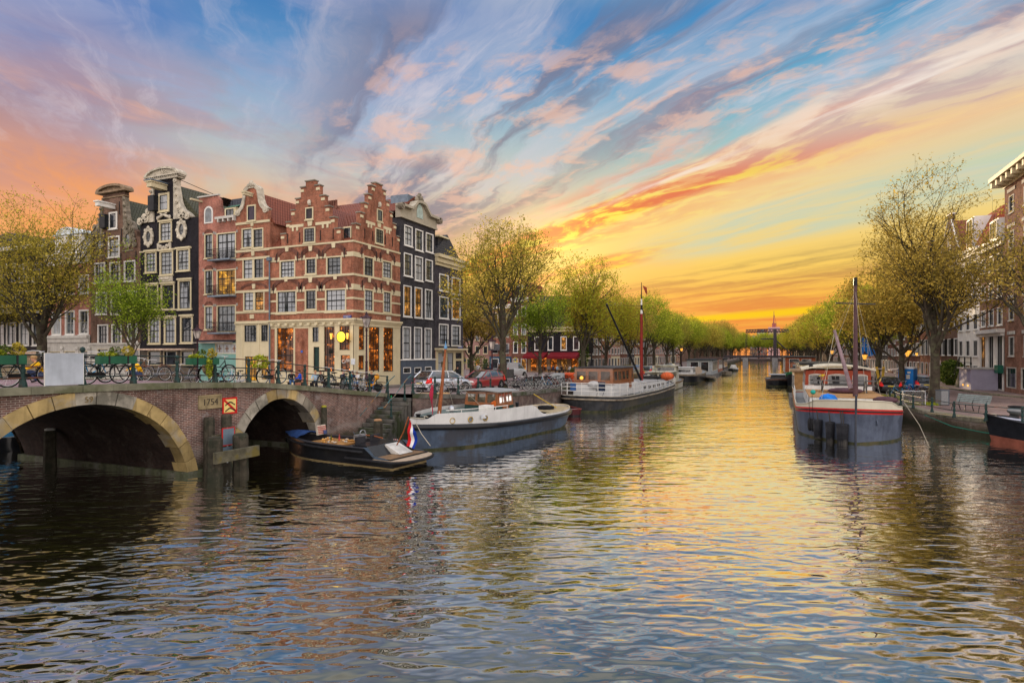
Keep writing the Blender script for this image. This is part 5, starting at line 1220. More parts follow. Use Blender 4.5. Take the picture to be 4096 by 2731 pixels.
# ================================================================ plain canal houses
def plain(kind, plane, a0, a1, zg, ztop, cols, rows, wm, label, name='canal_house', fm=None, top='cornice', gh=2.6, ground=2.6, panes=None, roof=None, lit=.08, depth=9, wfill=.58, hfill=.62, parts=True, gmat=None, shutters=False):
    """a0..a1 along the street in metres; left to right as seen from the canal"""
    F = Fac(kind, plane, 2048); F.o = a0; h = house(name, label, F, zg); W = abs(a1-a0); fm = fm or white
    hs = (ztop-zg-ground)/rows; ws_ = []
    for j in range(rows):
        for i in range(cols):
            cw = W/cols; cx = cw*(i+.5); w = cw*wfill; z0 = zg+ground+hs*j+hs*.2; hh = hs*hfill*(1.0-.10*j/max(1, rows-1))
            ws_.append((cx-w/2, cx+w/2, z0, z0+hh))
    gw = [(W*(i+.5)/cols-W/cols*.34, W*(i+.5)/cols+W/cols*.34, zg+.35*(i != cols-1)+.05, zg+ground-.35) for i in range(cols)]
    F.wall(0, W, zg+ground, ztop, wm, ws_, body=depth); F.wall(0, W, zg-.3, zg+ground, gmat or wm, gw, name='ground_floor', v0=-.02)
    for w in ws_:
        p = pane_lit if rnd.random() < lit else rnd.choice(panes or PANES)
        F.window(w, 2, 3, pane=p, fw=.11, mat=fm, proud=.04, sill=True)
    for i, w in enumerate(gw): F.window(w, 2, 2 if i != cols-1 else 1, pane=pane_dark if rnd.random() < .7 else pane_lit, fw=.1, mat=fm, sill=False, name='shop_window' if i != cols-1 else 'door', proud=.05)
    if shutters:
        for w in ws_:
            hw = (w[1]-w[0])*.5
            for a_, c_ in ((w[0]-hw, w[0]-.02), (w[1]+.02, w[1]+hw)): F.box('shutter', shutters, a_, c_, -.07, -.0, w[2], w[3])
    rm = roof or rnd.choice([t_slate, t_red, t_moss])
    if top == 'cornice':
        b = MB(); b.box(-.05, W+.05, -.5, .1, ztop+.45, ztop+.7); b.box(0, W, -.25, .1, ztop, ztop+.448); F.part(b, 'cornice', fm)
        b = MB(); zt_ = ztop+.7; b.add([(0,.1,zt_),(W,.1,zt_),(W,2,zt_+gh),(0,2,zt_+gh),(W,depth-2,zt_+gh),(0,depth-2,zt_+gh),(W,depth,zt_),(0,depth,zt_)], [(0,1,2,3),(3,2,4,5),(5,4,6,7),(0,3,5,7),(1,6,4,2)]); F.part(b, 'roof', rm)
        r = (W*.36, W*.64, zt_+.3, zt_+gh*.86); F.box('dormer', fm, r[0]-.1, r[1]+.1, .25, 2.6, r[2]-.3, r[3]+.12); F.window(r, 2, 1, pane=pane_dark, v=.12, proud=-.14, fw=.1, mat=fm, sill=False)
    elif top == 'neck':
        c = W/2; nw = W*.23
        F.poly('gable', wm, [(0,ztop),(.0,ztop+.3),(c-nw,ztop+gh*.45),(c-nw,ztop+gh),(c+nw,ztop+gh),(c+nw,ztop+gh*.45),(W,ztop+.3),(W,ztop)], 0, .35)
        b = MB()
        for sg in (-1, 1): b.prism([(c+sg*nw,ztop+.3),(c+sg*W*.48,ztop+.3),(c+sg*W*.42,ztop+gh*.3),(c+sg*nw*1.35,ztop+gh*.5),(c+sg*nw*1.1,ztop+gh*.9),(c+sg*nw,ztop+gh*.9)], -.1, .3)
        b.prism(arc(c, ztop+gh, nw*1.25, .6, 0, 180, 8), -.25, .4); F.part(b, 'gable_ornament', orn)
        F.window((c-.45, c+.45, ztop+.5, ztop+gh*.8), 2, 2, pane=pane_dark, v=-.02, proud=.07, fw=.12, mat=fm)
        F.gable_roof(.05, W-.05, ztop, ztop+gh*.9, .35, depth, rm)
    elif top == 'spout':
        c = W/2
        F.poly('gable', wm, [(0,ztop),(c-.7,ztop+gh),(c-.7,ztop+gh+.7),(c+.7,ztop+gh+.7),(c+.7,ztop+gh),(W,ztop)], 0, .35)
        b = MB(); b.box(c-.85,c+.85,-.1,.45,ztop+gh+.7,ztop+gh+.85); b.tube([(0,-.02,ztop+.05),(c-.7,-.02,ztop+gh+.05)], .1, 4); b.tube([(W,-.02,ztop+.05),(c+.7,-.02,ztop+gh+.05)], .1, 4); F.part(b, 'gable_caps', fm)
        F.window((c-.5, c+.5, ztop+.3, ztop+gh*.75), 2, 2, pane=pane_dark, v=-.02, proud=.07, fw=.12, mat=fm)
        F.gable_roof(.0, W, ztop, ztop+gh, .35, depth, rm)
    return F, h, W
GL = 'houses along the left canal bank'; GR = 'houses along the right canal bank'
# square with the terrace cafe, y = 96
def xr(px, Y=96): return on_y(px, Y)[0]
plain('y', 98, xr(1700,98), xr(1862,98), 1.4, 11.5, 4, 3, bk_brown, 'brown brick house across the square behind the red car')
plain('y', 98, xr(1862,98), xr(1958,98), 1.4, 11.0, 3, 3, pm('rose_render', (.34,.20,.17), .7, .1), 'rose plastered house across the square left of the balconies', fm=cream)
F, h, W = plain('y', 97, xr(1958,97), xr(2046,97), 1.4, 12.5, 2, 3, bk_pink, 'salmon brick house with dark balconies across the square', gmat=pm('blue_shop', (.03,.09,.16), .5))
b = MB()
for z in (5.2, 8.4): b.box(.3, W-.3, -1.1, 0, z-.15, z); b.box(.3, W-.3, -1.12, -1.08, z, z+.95)
F.part(b, 'balcony', pm('balcony_grey', (.10,.10,.11), .5))
plain('y', 96.2, xr(2046,96.2), xr(2112,96.2), 1.4, 13.5, 2, 3, bk_dark, 'dark red brick house left of the cafe with red awnings', top='cornice')
F = Fac('y', 96, 2112); h = house('terrace_cafe', 'low black cafe with red awnings and lamplit terrace', F, 1.4)
W = F.u(2316); zA = 4.6; zB = 8.2
ws_ = [(1.2,2.2,5.1,7.4),(3.6,4.6,5.1,7.4),(5.9,7.0,5.1,7.4),(8.1,9.2,5.1,7.4)]
F.wall(0, W, zA, zB, bk_black, ws_, body=9)
for i, w in enumerate(ws_): F.window(w, 1, 2, pane=[pane_dark,pane_dark,pane_lit,pane_dark][i], fw=.14, mat=white, proud=.05)
b = MB(); b.box(-.2, W+.3, -.6, .2, zB+.5, zB+.85); b.box(0, W+.1, -.3, .2, zB, zB+.498); F.part(b, 'cornice', cream)
F.gable_roof(-.2, W+.3, zB+.85, zB+3.6, -.2, 9, t_slate, hip=2)
for x in (W*.25, W*.68): F.box('dormer', MC['blue_white_paint'], x-.8, x+.8, .6, 3, zB+.9, zB+2.8)
holes = [(.4+i*W/5, .4+i*W/5+W/5-.55, 1.5, 4.0) for i in range(5)]
F.wall(0, W, 1.2, zA, pm('cafe_timber', (.30,.20,.11), .6, .2), holes, name='shopfront', v0=-.03)
for i, q in enumerate(holes): F.window(q, 2, 2, pane=pane_bar if i != 3 else pane_lit, fw=.07, mat=MC['cafe_timber'], sill=False, name='shop_window')
awr = pm('red_awning', (.17,.012,.018), .75, .15, 2)
for a, c in ((-.2, W*.40), (W*.46, W+.15)):
    b = MB(); b.add([(a,-.05,zA+.15),(c,-.05,zA+.15),(c,-2.1,zA-.55),(a,-2.1,zA-.55),(c,-2.1,zA-.95),(a,-2.1,zA-.95)], [(0,3,2,1),(3,5,4,2)]); b.add([(a,-.05,zA+.15),(a,-2.1,zA-.55),(a,-2.1,zA-.95),(a,-.05,zA-.6)], [(0,1,2,3)]); b.add([(c,-.05,zA+.15),(c,-2.1,zA-.55),(c,-2.1,zA-.95),(c,-.05,zA-.6)], [(3,2,1,0)])
    F.part(b, 'awning', awr)
    b = MB(); 
    for q in (a+.15, (a+c)/2, c-.15): b.tube([(q,-.05,2.6),(q,-1.9,zA-.75)], .06, 5)
    F.part(b, 'awning_brackets', pm('orange_timber', (.50,.20,.06), .6))
    for q in (a+1.0, (a+c)/2+.8):
        b = MB(); b.ball((q,-1.2,zA-.62), .16); F.part(b, 'terrace_lamp', glowl)
# left canal row beyond the cafe
wl_ = [(bk_grey,'dark grey brick'),(bk_brown,'brown brick'),(bk_pink,'salmon brick'),(pm('rose_render',(0,0,0)),'rose plastered'),(bk_dark,'dark red brick'),(bk_violet,'violet grey brick'),(bk_red,'red brick')]
vb = [96.3,104.5,111.5,119,127,134,142,151,159,168,177,187,198,210,224]
tops = ['cornice','neck','spout','cornice','cornice','neck','cornice','spout','neck','cornice','cornice','neck','spout','cornice']
ordn = ['first','second','third','fourth','fifth','sixth','seventh','eighth','ninth','tenth','eleventh','twelfth','thirteenth','fourteenth','fifteenth','sixteenth','seventeenth','eighteenth']
for i, (a, c) in enumerate(zip(vb, vb[1:])):
    wm, cn = wl_[i % 7]
    plain('x', LX, a, c-.03, 1.35, 9.5+[1.5,0,2.2,.8,3,1][i % 6], 3, 3, wm, f'{cn} canal house, {ordn[i]} house after the terrace cafe on the left bank', top=tops[i], gmat=cream if i % 3 == 0 else None)
# ================================================================ right bank, facades at x = 19.8 (left to right = far to near)
RX = 19.8
F, h, W = plain('r', RX, 68.2, 51, 1.1, 19.6, 5, 5, brick('rust_brick', (.27,.125,.085), (.22,.10,.072), (.28,.20,.15), grime=.25), 'big rust brick building with bracketed eaves at the right frame edge', fm=pm('pale_lintel', (.50,.48,.44), .7), top='none', panes=[pane_dark, pane_sky], wfill=.36, hfill=.55, lit=0)
b = MB(); b.box(-.45, W, -1.1, .3, 20.3, 20.65); b.box(-.3, W, -.6, .3, 19.9, 20.298); b.box(-.05, W, -.12, .3, 19.6, 19.898)
for i in range(14): b.box(-.2+i*1.25, .15+i*1.25, -1.0, -.121, 19.75, 20.2)
b.box(-.45, -.3, -.4, 8, 19.9, 20.6); F.part(b, 'eaves', cream)
b = MB(); b.add([(-.45,-1.1,20.651),(W,-1.1,20.651),(W,4,22.5),(-.45,4,22.5)], [(0,1,2,3)]); F.part(b, 'roof', t_slate)
for i in range(5):
    for j in range(5):
        cx = W/5*(i+.5); z0 = 1.1+2.6+(19.6-3.7)/5*j; F.box('lintel', MC['pale_lintel'], cx-.95, cx+.95, -.06, -.041, z0+2.55, z0+2.85)
F, h, W = plain('r', RX, 75.3, 68.25, 1.1, 14.6, 3, 3, brick('umber_brick', (.30,.15,.09), (.24,.12,.08), (.22,.17,.13), grime=.3), 'brick townhouse with tall white bay windows beside the big brick building', ground=5.6, gmat=white, panes=[pane_sky, pane_curt, pane_dark], lit=0, gh=2.4)
b = MB(); b.box(-.1, W+.1, -.55, .0, 6.5, 6.85); b.box(-.0, W, -.3, 0, 6.2, 6.498); F.part(b, 'string_courses', white)
F, h, W = plain('r', RX, 83.1, 75.35, 1.1, 14.9, 3, 4, pm('white_brick_paint', (.78,.74,.68), .7, .07, 2, streak=.2), 'white painted brick townhouse with bright orange tiled roof', roof=t_orange, gh=4.0, panes=[pane_dark, pane_sky, pane_half], lit=0)
plain('r', RX+.2, 91.4, 83.2, 1.1, 16.5, 3, 4, bk_brown, 'dark warehouse with black shutters left of the white townhouse', top='spout', shutters=pm('shutter_black', (.015,.016,.02), .5), gh=4, panes=[pane_dark], lit=0)
cs = pm('cream_shutter', (.58,.53,.44), .6, .06)
plain('r', RX, 101.5, 91.5, 1.1, 13.8, 4, 3, brick('orange_brick', (.36,.14,.075), (.30,.115,.065), (.32,.22,.15)), 'orange brick warehouse with cream shutters behind the blue toilet cabin', top='spout', shutters=cs, gh=5, panes=[pane_dark], lit=0)
plain('r', RX, 111.5, 101.6, 1.1, 12.5, 4, 3, bk_dark, 'dark red warehouse with cream shutters further along the right bank', top='spout', shutters=cs, gh=5, panes=[pane_dark], lit=0)
vb = [111.6,119,127,136,145,154,164,174,186,199,213,228]
for i, (a, c) in enumerate(zip(vb, vb[1:])):
    wm, cn = wl_[(i*3+1) % 7]
    plain('r', RX, c-.05, a, 1.1, 9.8+[1.5,.2,2.4,1][i % 4], 3, 3, wm, f'{cn} canal house, {ordn[i]} house beyond the shuttered warehouses on the right bank', top=['cornice','neck','cornice','spout'][i % 4])
def block(lab, x0, x1, y0, y1, z, m):
    t = thing('canal_house_row', lab, 'house row', (x0, y0, 1.2)); b = MB(); b.box(0,x1-x0,0,y1-y0,-.5,z); b.build('wall', m, t); b = MB(); w = x1-x0
    b.add([(0,0,z),(w/2,0,z+3),(w,0,z),(0,y1-y0,z),(w/2,y1-y0,z+3),(w,y1-y0,z)], [(0,3,4,1),(1,4,5,2),(0,1,2),(3,5,4)]); b.build('roof', t_slate, t)
block('distant dark row of houses behind the far left elms', -40, LX, 224.2, 560, 10, bk_brown); block('distant dark row of houses behind the far right elms', RX, 31, 228.2, 560, 10, bk_brown)
# far end of the canal
plain('y', 420, on_y(3028,420)[0], on_y(3068,420)[0], 1.3, 17, 3, 4, bk_pink, 'small brick block at the far end of the canal left of the drawbridge mast', name='distant_house', top='cornice', fm=MC['grey_cornice'])
plain('y', 470, on_y(3000,470)[0], on_y(3030,470)[0], 1.3, 14, 3, 3, bk_brown, 'brown block at the far end of the canal', name='distant_house', top='cornice', fm=MC['grey_cornice'])
t = thing('distant_tower', 'hazy violet tower block with a roof mast behind the drawbridge', 'tower', (on_y(3095,640)[0], 640, 0))
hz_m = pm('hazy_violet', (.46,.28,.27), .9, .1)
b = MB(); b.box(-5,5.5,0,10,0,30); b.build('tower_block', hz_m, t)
b = MB(); b.box(-1.5,2,2,5,30,34); b.tube([(0,3,34),(.2,3,46)], [.6,.15], 5); b.tube([(3,3,30),(0.2,3,43)], .15, 4); b.build('mast', pm('hazy_red', (.32,.10,.09), .9), t)
# ---------------------------------------------------------------- trees
def leafmat(name, c1, c2, c3, tr=.45):
    m = bpy.data.materials.new(name); m.use_nodes = True; g = G(m.node_tree)
    geo = g.n('ShaderNodeNewGeometry'); oi = g.n('ShaderNodeObjectInfo'); tc = g.n('ShaderNodeTexCoord')
    n = g.noise(tc.outputs['Object'], .55, 3, .6)
    rn = geo.outputs['Random Per Island']
    c = g.mix(g.ss(n, .38, .62), c1, c2); c = g.mix(g.ss(rn, .55, .95), c, c3)
    c = g.mix(1.0, c, g.v('SCALE', (1,1,1), sc=g.m('MULTIPLY_ADD', rn, .8, .6)), 'MULTIPLY')
    d = g.n('ShaderNodeBsdfDiffuse'); g.put(d.inputs[0], c)
    t = g.n('ShaderNodeBsdfTranslucent'); g.put(t.inputs[0], g.v('SCALE', c, sc=1.25))
    mx = g.n('ShaderNodeMixShader'); mx.inputs[0].default_value = tr
    g.nt.links.new(d.outputs[0], mx.inputs[1]); g.nt.links.new(t.outputs[0], mx.inputs[2])
    o = g.n('ShaderNodeOutputMaterial'); g.nt.links.new(mx.outputs[0], o.inputs[0]); return m
bark = pm('elm_bark', (.060,.048,.036), .95, .35, 5, bump=.9, bs=9, col2=(.085,.085,.05))
LM = {'olive': leafmat('leaves_olive', (.40,.335,.05), (.29,.25,.035), (.50,.38,.07)),
      'lime': leafmat('leaves_lime', (.24,.34,.025), (.17,.25,.02), (.36,.42,.05)), 'green': leafmat('leaves_green', (.32,.37,.03), (.25,.31,.025), (.42,.42,.05)),
      'amber': leafmat('leaves_amber', (.40,.29,.055), (.30,.23,.045), (.48,.35,.075)),
      'mixed': leafmat('leaves_mixed', (.40,.36,.035), (.40,.29,.04), (.31,.36,.03)),
      'dark': leafmat('leaves_dark', (.11,.105,.02), (.15,.115,.025), (.07,.07,.015)),
      'ivy': leafmat('leaves_ivy', (.06,.10,.02), (.09,.13,.03), (.15,.18,.04))}
def grow(seed, H, trunk_h, r0, spread, levels=4, nlimb=6, leaf=.16, per=7, vase=.5, lean=(0,0), dens=1.0, low=True, bunch=.42, env=None):
    """an elm: trunk, arching limbs, twigs; leaves in tufts along the twigs"""
    rg = random.Random(seed); T = MB(); tips = []
    def branch(p, d, L, r, lv):
        n = 5 if lv < 2 else 4; pts = [p.copy()]; rs = [r]
        q = p.copy(); dd = d.copy()
        for i in range(n):
            dd = (dd + Vector((rg.uniform(-1,1), rg.uniform(-1,1), rg.uniform(-.6,1)))*.16 + Vector((0,0,.07 if lv < 3 else .02))).normalized()
            q = q + dd*(L/n)
            if env and i > 0 and (q.x*q.x+q.y*q.y)/env[0]**2+((q.z-env[2])/env[1])**2 > 1+rg.uniform(-.2,.12): n = i; break
            pts.append(q.copy()); rs.append(max(.008, r*(1-.72*(i+1)/n)))
        if lv <= 4: T.tube(pts, rs, 6 if lv < 2 else (4 if lv < 3 else 3), cap=False)
        if lv >= 2:
            for i in range(1, len(pts)):
                tips.append((pts[i], lv, dd))
        if lv < levels:
            k = (nlimb if lv == 0 else rg.choice((3,4,4,5))+(int(L/1.5) if lv == 1 else 0))
            for j in range(k):
                f = rg.uniform(.30, 1.0) if lv else 0
                idx = min(len(pts)-1, max(1, int(f*n+.5))); a = pts[idx]
                ax = dd.orthogonal().normalized(); ax.rotate(Matrix.Rotation(2*pi*(j+rg.uniform(-.3,.3))/k, 3, dd))
                ang = R(rg.uniform(26, 58)); nd = (dd*cos(ang)+ax*sin(ang)).normalized()
                branch(a, nd, L*rg.uniform(.52,.78), rs[idx]*rg.uniform(.55,.8), lv+1)
    base = Vector((0,0,-.15)); tp = Vector((lean[0]*trunk_h, lean[1]*trunk_h, trunk_h))
    npt = 7; pts = []; rs = []
    for i in range(npt+1):
        f = i/npt; pts.append(base.lerp(tp, f)+Vector((rg.uniform(-1,1), rg.uniform(-1,1), 0))*.05*(0 < i < npt)); rs.append(r0*(1.35-.35*min(1, f*4) if f < .25 else 1.0-.22*f))
    T.tube(pts, rs, 10, cap=False)
    # continuing leader plus limbs
    rt = rs[-1]
    dirs = [(Vector((rg.uniform(-.12,.12), rg.uniform(-.12,.12), 1)).normalized(), (H-trunk_h)*.62, rt*.8)]
    for j in range(nlimb):
        a = 2*pi*(j+rg.uniform(-.25,.25))/nlimb; el = rg.uniform(.55,1.25)*vase*1.9
        dirs.append((Vector((cos(a), sin(a), el)).normalized(), spread*rg.uniform(.62,.9), rt*rg.uniform(.45,.65)))
    for j, (d, L, r) in enumerate(dirs):
        h0 = tp if j == 0 or rg.random() < .5 else pts[rg.choice((-2,-3) if low else (-2,-2))]
        branch(h0, d, L, r, 1)
    LV = MB()
    for p, lv, d in tips:
        if rg.random() > dens: continue
        for _ in range(per if lv > 2 else per//2):
            c = p+Vector((rg.gauss(0,1), rg.gauss(0,1), rg.gauss(0,.8)))*bunch*.5
            s = leaf*rg.uniform(.55,1.3); u = Vector((rg.uniform(-1,1), rg.uniform(-1,1), rg.uniform(-1,1))).normalized(); w = u.orthogonal().normalized(); w.rotate(Matrix.Rotation(rg.uniform(0,6.28), 3, u)); v = u.cross(w)
            LV.add([c-w*s*.5, c+v*s*.32, c+w*s*.55, c-v*s*.32], [(0,1,2,3)])
    return T, LV
TM = {}
def tree_mesh(key, **kw):
    if key not in TM:
        T, L = grow(**kw); TM[key] = (T.mesh('trunk', bark), L)
    return TM[key]
def tree(key, leafkey, label, loc, rz=0, sc=1.0, name='elm_tree', group=None, cat='tree'):
    tr, L = TM[key]; k2 = (key, leafkey)
    if k2 not in TM: TM[k2] = L.mesh('crown', LM[leafkey])
    t = thing(name, label, cat, loc, rz, group); t.scale = sc if hasattr(sc, '__len__') else (sc,)*3
    link('trunk', tr, t); link('crown', TM[k2], t); return t
tree_mesh('left', seed=3, H=17.5, env=(5.9,7.4,9.8), trunk_h=4.2, r0=.44, spread=6.8, nlimb=8, leaf=.16, per=4, vase=1.05, bunch=.36)
tree_mesh('fresh', seed=11, H=9.8, env=(2.9,4.1,5.9), trunk_h=3.0, r0=.17, spread=3.8, nlimb=6, leaf=.13, per=4, vase=.8, bunch=.36)
tree_mesh('big', seed=21, H=14.0, env=(5.3,5.2,8.5), trunk_h=4.0, r0=.33, spread=6.8, nlimb=7, leaf=.15, per=4, vase=.98, bunch=.36)
tree_mesh('mid', seed=35, H=14.5, env=(4.8,5.9,8.1), trunk_h=3.5, r0=.30, spread=5.4, nlimb=7, leaf=.17, per=5, vase=1.1, bunch=.38)
tree_mesh('tall', seed=47, H=17.8, env=(4.9,7.0,10.9), trunk_h=4.8, r0=.34, spread=6.2, nlimb=8, leaf=.15, per=4, vase=1.25, bunch=.38)
tree_mesh('thin', seed=71, H=13.5, env=(5.2,5.2,8.2), lean=(-.05,0), trunk_h=5.0, r0=.22, spread=5.6, nlimb=6, leaf=.14, per=4, vase=.7, bunch=.34, dens=.8)
tree_mesh('low', seed=59, H=10.5, env=(5.0,4.3,6.4), trunk_h=2.9, r0=.24, spread=5.6, nlimb=6, leaf=.18, per=6, vase=.6, bunch=.38)
def gy(x, y): return lz(x, y) if x < -15 else RZ
def put(key, leafk, label, px, Y=None, X=None, rz=0, sc=1.0, group=None, **kw):
    if X is not None: x, y = X, on_x(px, X)[0]
    else: x, y = on_y(px, Y)[0], Y
    return tree(key, leafk, label, (x, y, gy(x, y)), rz, sc, group=group, **kw)
put('left', 'olive', 'large elm with yellow olive spring leaves in front of the left houses', 166, Y=31.5, rz=.6, sc=1.0)
put('low', 'olive', 'elm reaching in from the left frame edge', -150, Y=33, rz=2.0, sc=1.2)
put('fresh', 'lime', 'slender bright green tree in front of the black and brown gabled houses', 532, Y=30.2, rz=1.0, sc=1.02)
put('big', 'olive', 'big spreading elm standing by the parked scooter on the left bank', 2012, Y=45, rz=.4, sc=1.0)
put('low', 'amber', 'golden leaved elm behind the red car', 1885, Y=62, rz=1.2, sc=1.05)
put('fresh', 'lime', 'small bright green tree in front of the cafe awnings', 2160, Y=55, rz=2.2, sc=1.12)
put('mid', 'mixed', 'elm rising behind the wooden wheelhouse of the barge', 2332, Y=68, rz=.9, sc=1.08)
GT = 'elms along the left bank'
for i, (Y, key, lf, sc) in enumerate([(80,'low','mixed',1.15),(92,'mid','amber',.9),(104,'low','green',1.25),(116,'tall','mixed',.88),(128,'mid','green',.9),(140,'big','olive',.92),(153,'low','green',1.25),(166,'mid','mixed',.95),(180,'big','green',.95),(195,'low','olive',1.3),(211,'mid','green',1.0),(228,'big','mixed',1.0),(247,'mid','olive',1.05),(268,'low','green',1.4),(292,'mid','mixed',1.1),(320,'big','green',1.15)]):
    x = -20.0+rnd.uniform(-.4,.4); tree(key, lf, f'elm on the left bank, {ordn[i]} tree beyond the one behind the barge wheelhouse', (x, Y, gy(x, Y)), rnd.uniform(0,6.3), sc, group=GT)
put('tall', 'amber', 'tall elm with bronze leaves standing right of the bicycles on the right bank', 3738, Y=52.5, rz=3.3, sc=1.0)
put('low', 'amber', 'low bronze elm beside the blue toilet cabin', 3608, Y=66, rz=2.7, sc=1.2)
put('mid', 'mixed', 'elm on the right bank behind the barge mast and blue banners', 3512, Y=80, rz=1.4, sc=.95)
g_ = gnd(4110, 1690, RZ); tree('thin', 'amber', 'thin elm reaching in from the right frame edge', (15.2, 47.5, RZ), 3.9, 1.0)
for i, (Y, key, lf, sc) in enumerate([(92,'low','green',1.2),(105,'mid','mixed',.95),(118,'big','amber',.95),(131,'low','mixed',1.3),(145,'mid','olive',.95),(159,'big','green',.95),(174,'low','olive',1.35),(190,'mid','mixed',1.0),(208,'big','amber',1.0),(228,'mid','green',1.05),(250,'low','mixed',1.4),(276,'mid','olive',1.1),(305,'big','green',1.15)]):
    x = 11.4+rnd.uniform(-.4,.4); tree(key, lf, f'elm on the right bank, {ordn[i]} tree beyond the one behind the barge mast', (x, Y, RZ), rnd.uniform(0,6.3), sc, group='elms along the right bank')
for i in range(16):
    for sx, lo in ((-20.0-(i % 2)*5, 'left'), (11.6+(i % 2)*4, 'right')):
        Y = 262+i*13.5; tree(('low','mid','big')[i % 3], ('green','mixed','olive')[(i+(sx > 0)) % 3], f'distant elm near the end of the {lo} bank', (sx+rnd.uniform(-1,1), Y, gy(sx, Y)), rnd.uniform(0,6.3), 1.35, group=f'distant elms at the end of the {lo} bank')
# far trees that close the view behind the drawbridge
for i, (px, Y, lf) in enumerate(((2930,385,'green'),(2960,380,'green'),(2985,430,'mixed'),(3015,500,'olive'),(3035,395,'green'),(3058,500,'mixed'),(3085,385,'green'),(3110,400,'olive'),(3128,390,'mixed'))):
    x = on_y(px, Y)[0]; tree('low', lf, f'distant tree closing the canal view, {ordn[i]} from the left', (x, Y, 1.3), i*1.7, 1.5)
# ---------------------------------------------------------------- boats (local +y = towards the bow, origin at the stern on the water)
def plan(B, t0s, ps, t0b, pb, smin=0.0):
    def f(t):
        b = B/2
        if t < t0s: q = 1-t/t0s; b *= smin+(1-smin)*max(0, 1-q**ps)**.5 if ps else 1
        if t > t0b: q = (t-t0b)/(1-t0b); b *= max(0, 1-q**pb)
        return b
    return f
def hull_part(t, L, f, rows, name='hull', n=26, rake=.0, stern_rake=0.0, cap=True):
    """rows: (z(t), width factor, material of the strip above) from keel to rail"""
    b = MB(); mats = []
    T = [0, .004, .012, .03, .06]+[.06+(.9-.06)*i/(n-8) for i in range(1, n-7)]+[.93, .955, .975, .99, 1.0]
    zmax = max(r[0](1) for r in rows)
    def P(tt, r, sg):
        z = r[0](tt); w = f(tt)*(r[1](tt) if callable(r[1]) else r[1])
        y = tt*L + (rake*(z/zmax) if tt > .5 else 0)*max(0, (tt-.75)*4)**2 - (stern_rake*max(0, z))*max(0, (.2-tt)*5)**2
        return (sg*w, y, z)
    for i in range(len(rows)-1):
        m = rows[i][2]
        if m not in mats: mats.append(m)
        b.mat(mats.index(m))
        for sg in (1, -1):
            lo = [P(q, rows[i], sg) for q in T]; hi = [P(q, rows[i+1], sg) for q in T]
            b.loft([lo, hi] if sg < 0 else [hi, lo])
        if cap: # transom
            a, c = P(0, rows[i], 1), P(0, rows[i+1], 1); b.quad((-a[0],a[1],a[2]), (a[0],a[1],a[2]), (c[0],c[1],c[2]), (-c[0],c[1],c[2]))
    o = b.build(name, mats, t)
    return P, T
def band_along(t, P, T, row, name, mat, r, k=6, dz=0.0, t0=0.0, t1=1.0, out=0.0):
    for_pts = []
    TT = [q for q in T if t0 <= q <= t1]
    A = [Vector(P(q, row, 1))+Vector((out,0,dz)) for q in TT]; C = [Vector(P(q, row, -1))+Vector((-out,0,dz)) for q in TT]
    b = MB(); pts = C+A[::-1] if t1 >= 1 else A
    if t1 < 1: b.tube(A, r, k); b.tube(C, r, k)
    else: b.tube(pts[:len(C)-1]+[C[-1]]+A[::-1][1:], r, k)
    if t0 <= 0: b.tube([A[0], C[0]], r, k)
    return b.build(name, mat, t)
def deck_part(t, P, T, row, dz, name, mat, inset=.06, t0=0, t1=1):
    b = MB(); vs = []; TT = [q for q in T if t0 <= q <= t1]
    for q in TT:
        x, y, z = P(q, row, 1); x = max(0, x-inset); vs += [(-x, y, z+dz), (x, y, z+dz)]
    b.add(vs, [(2*i, 2*i+1, 2*i+3, 2*i+2) for i in range(len(TT)-1)]); return b.build(name, mat, t)
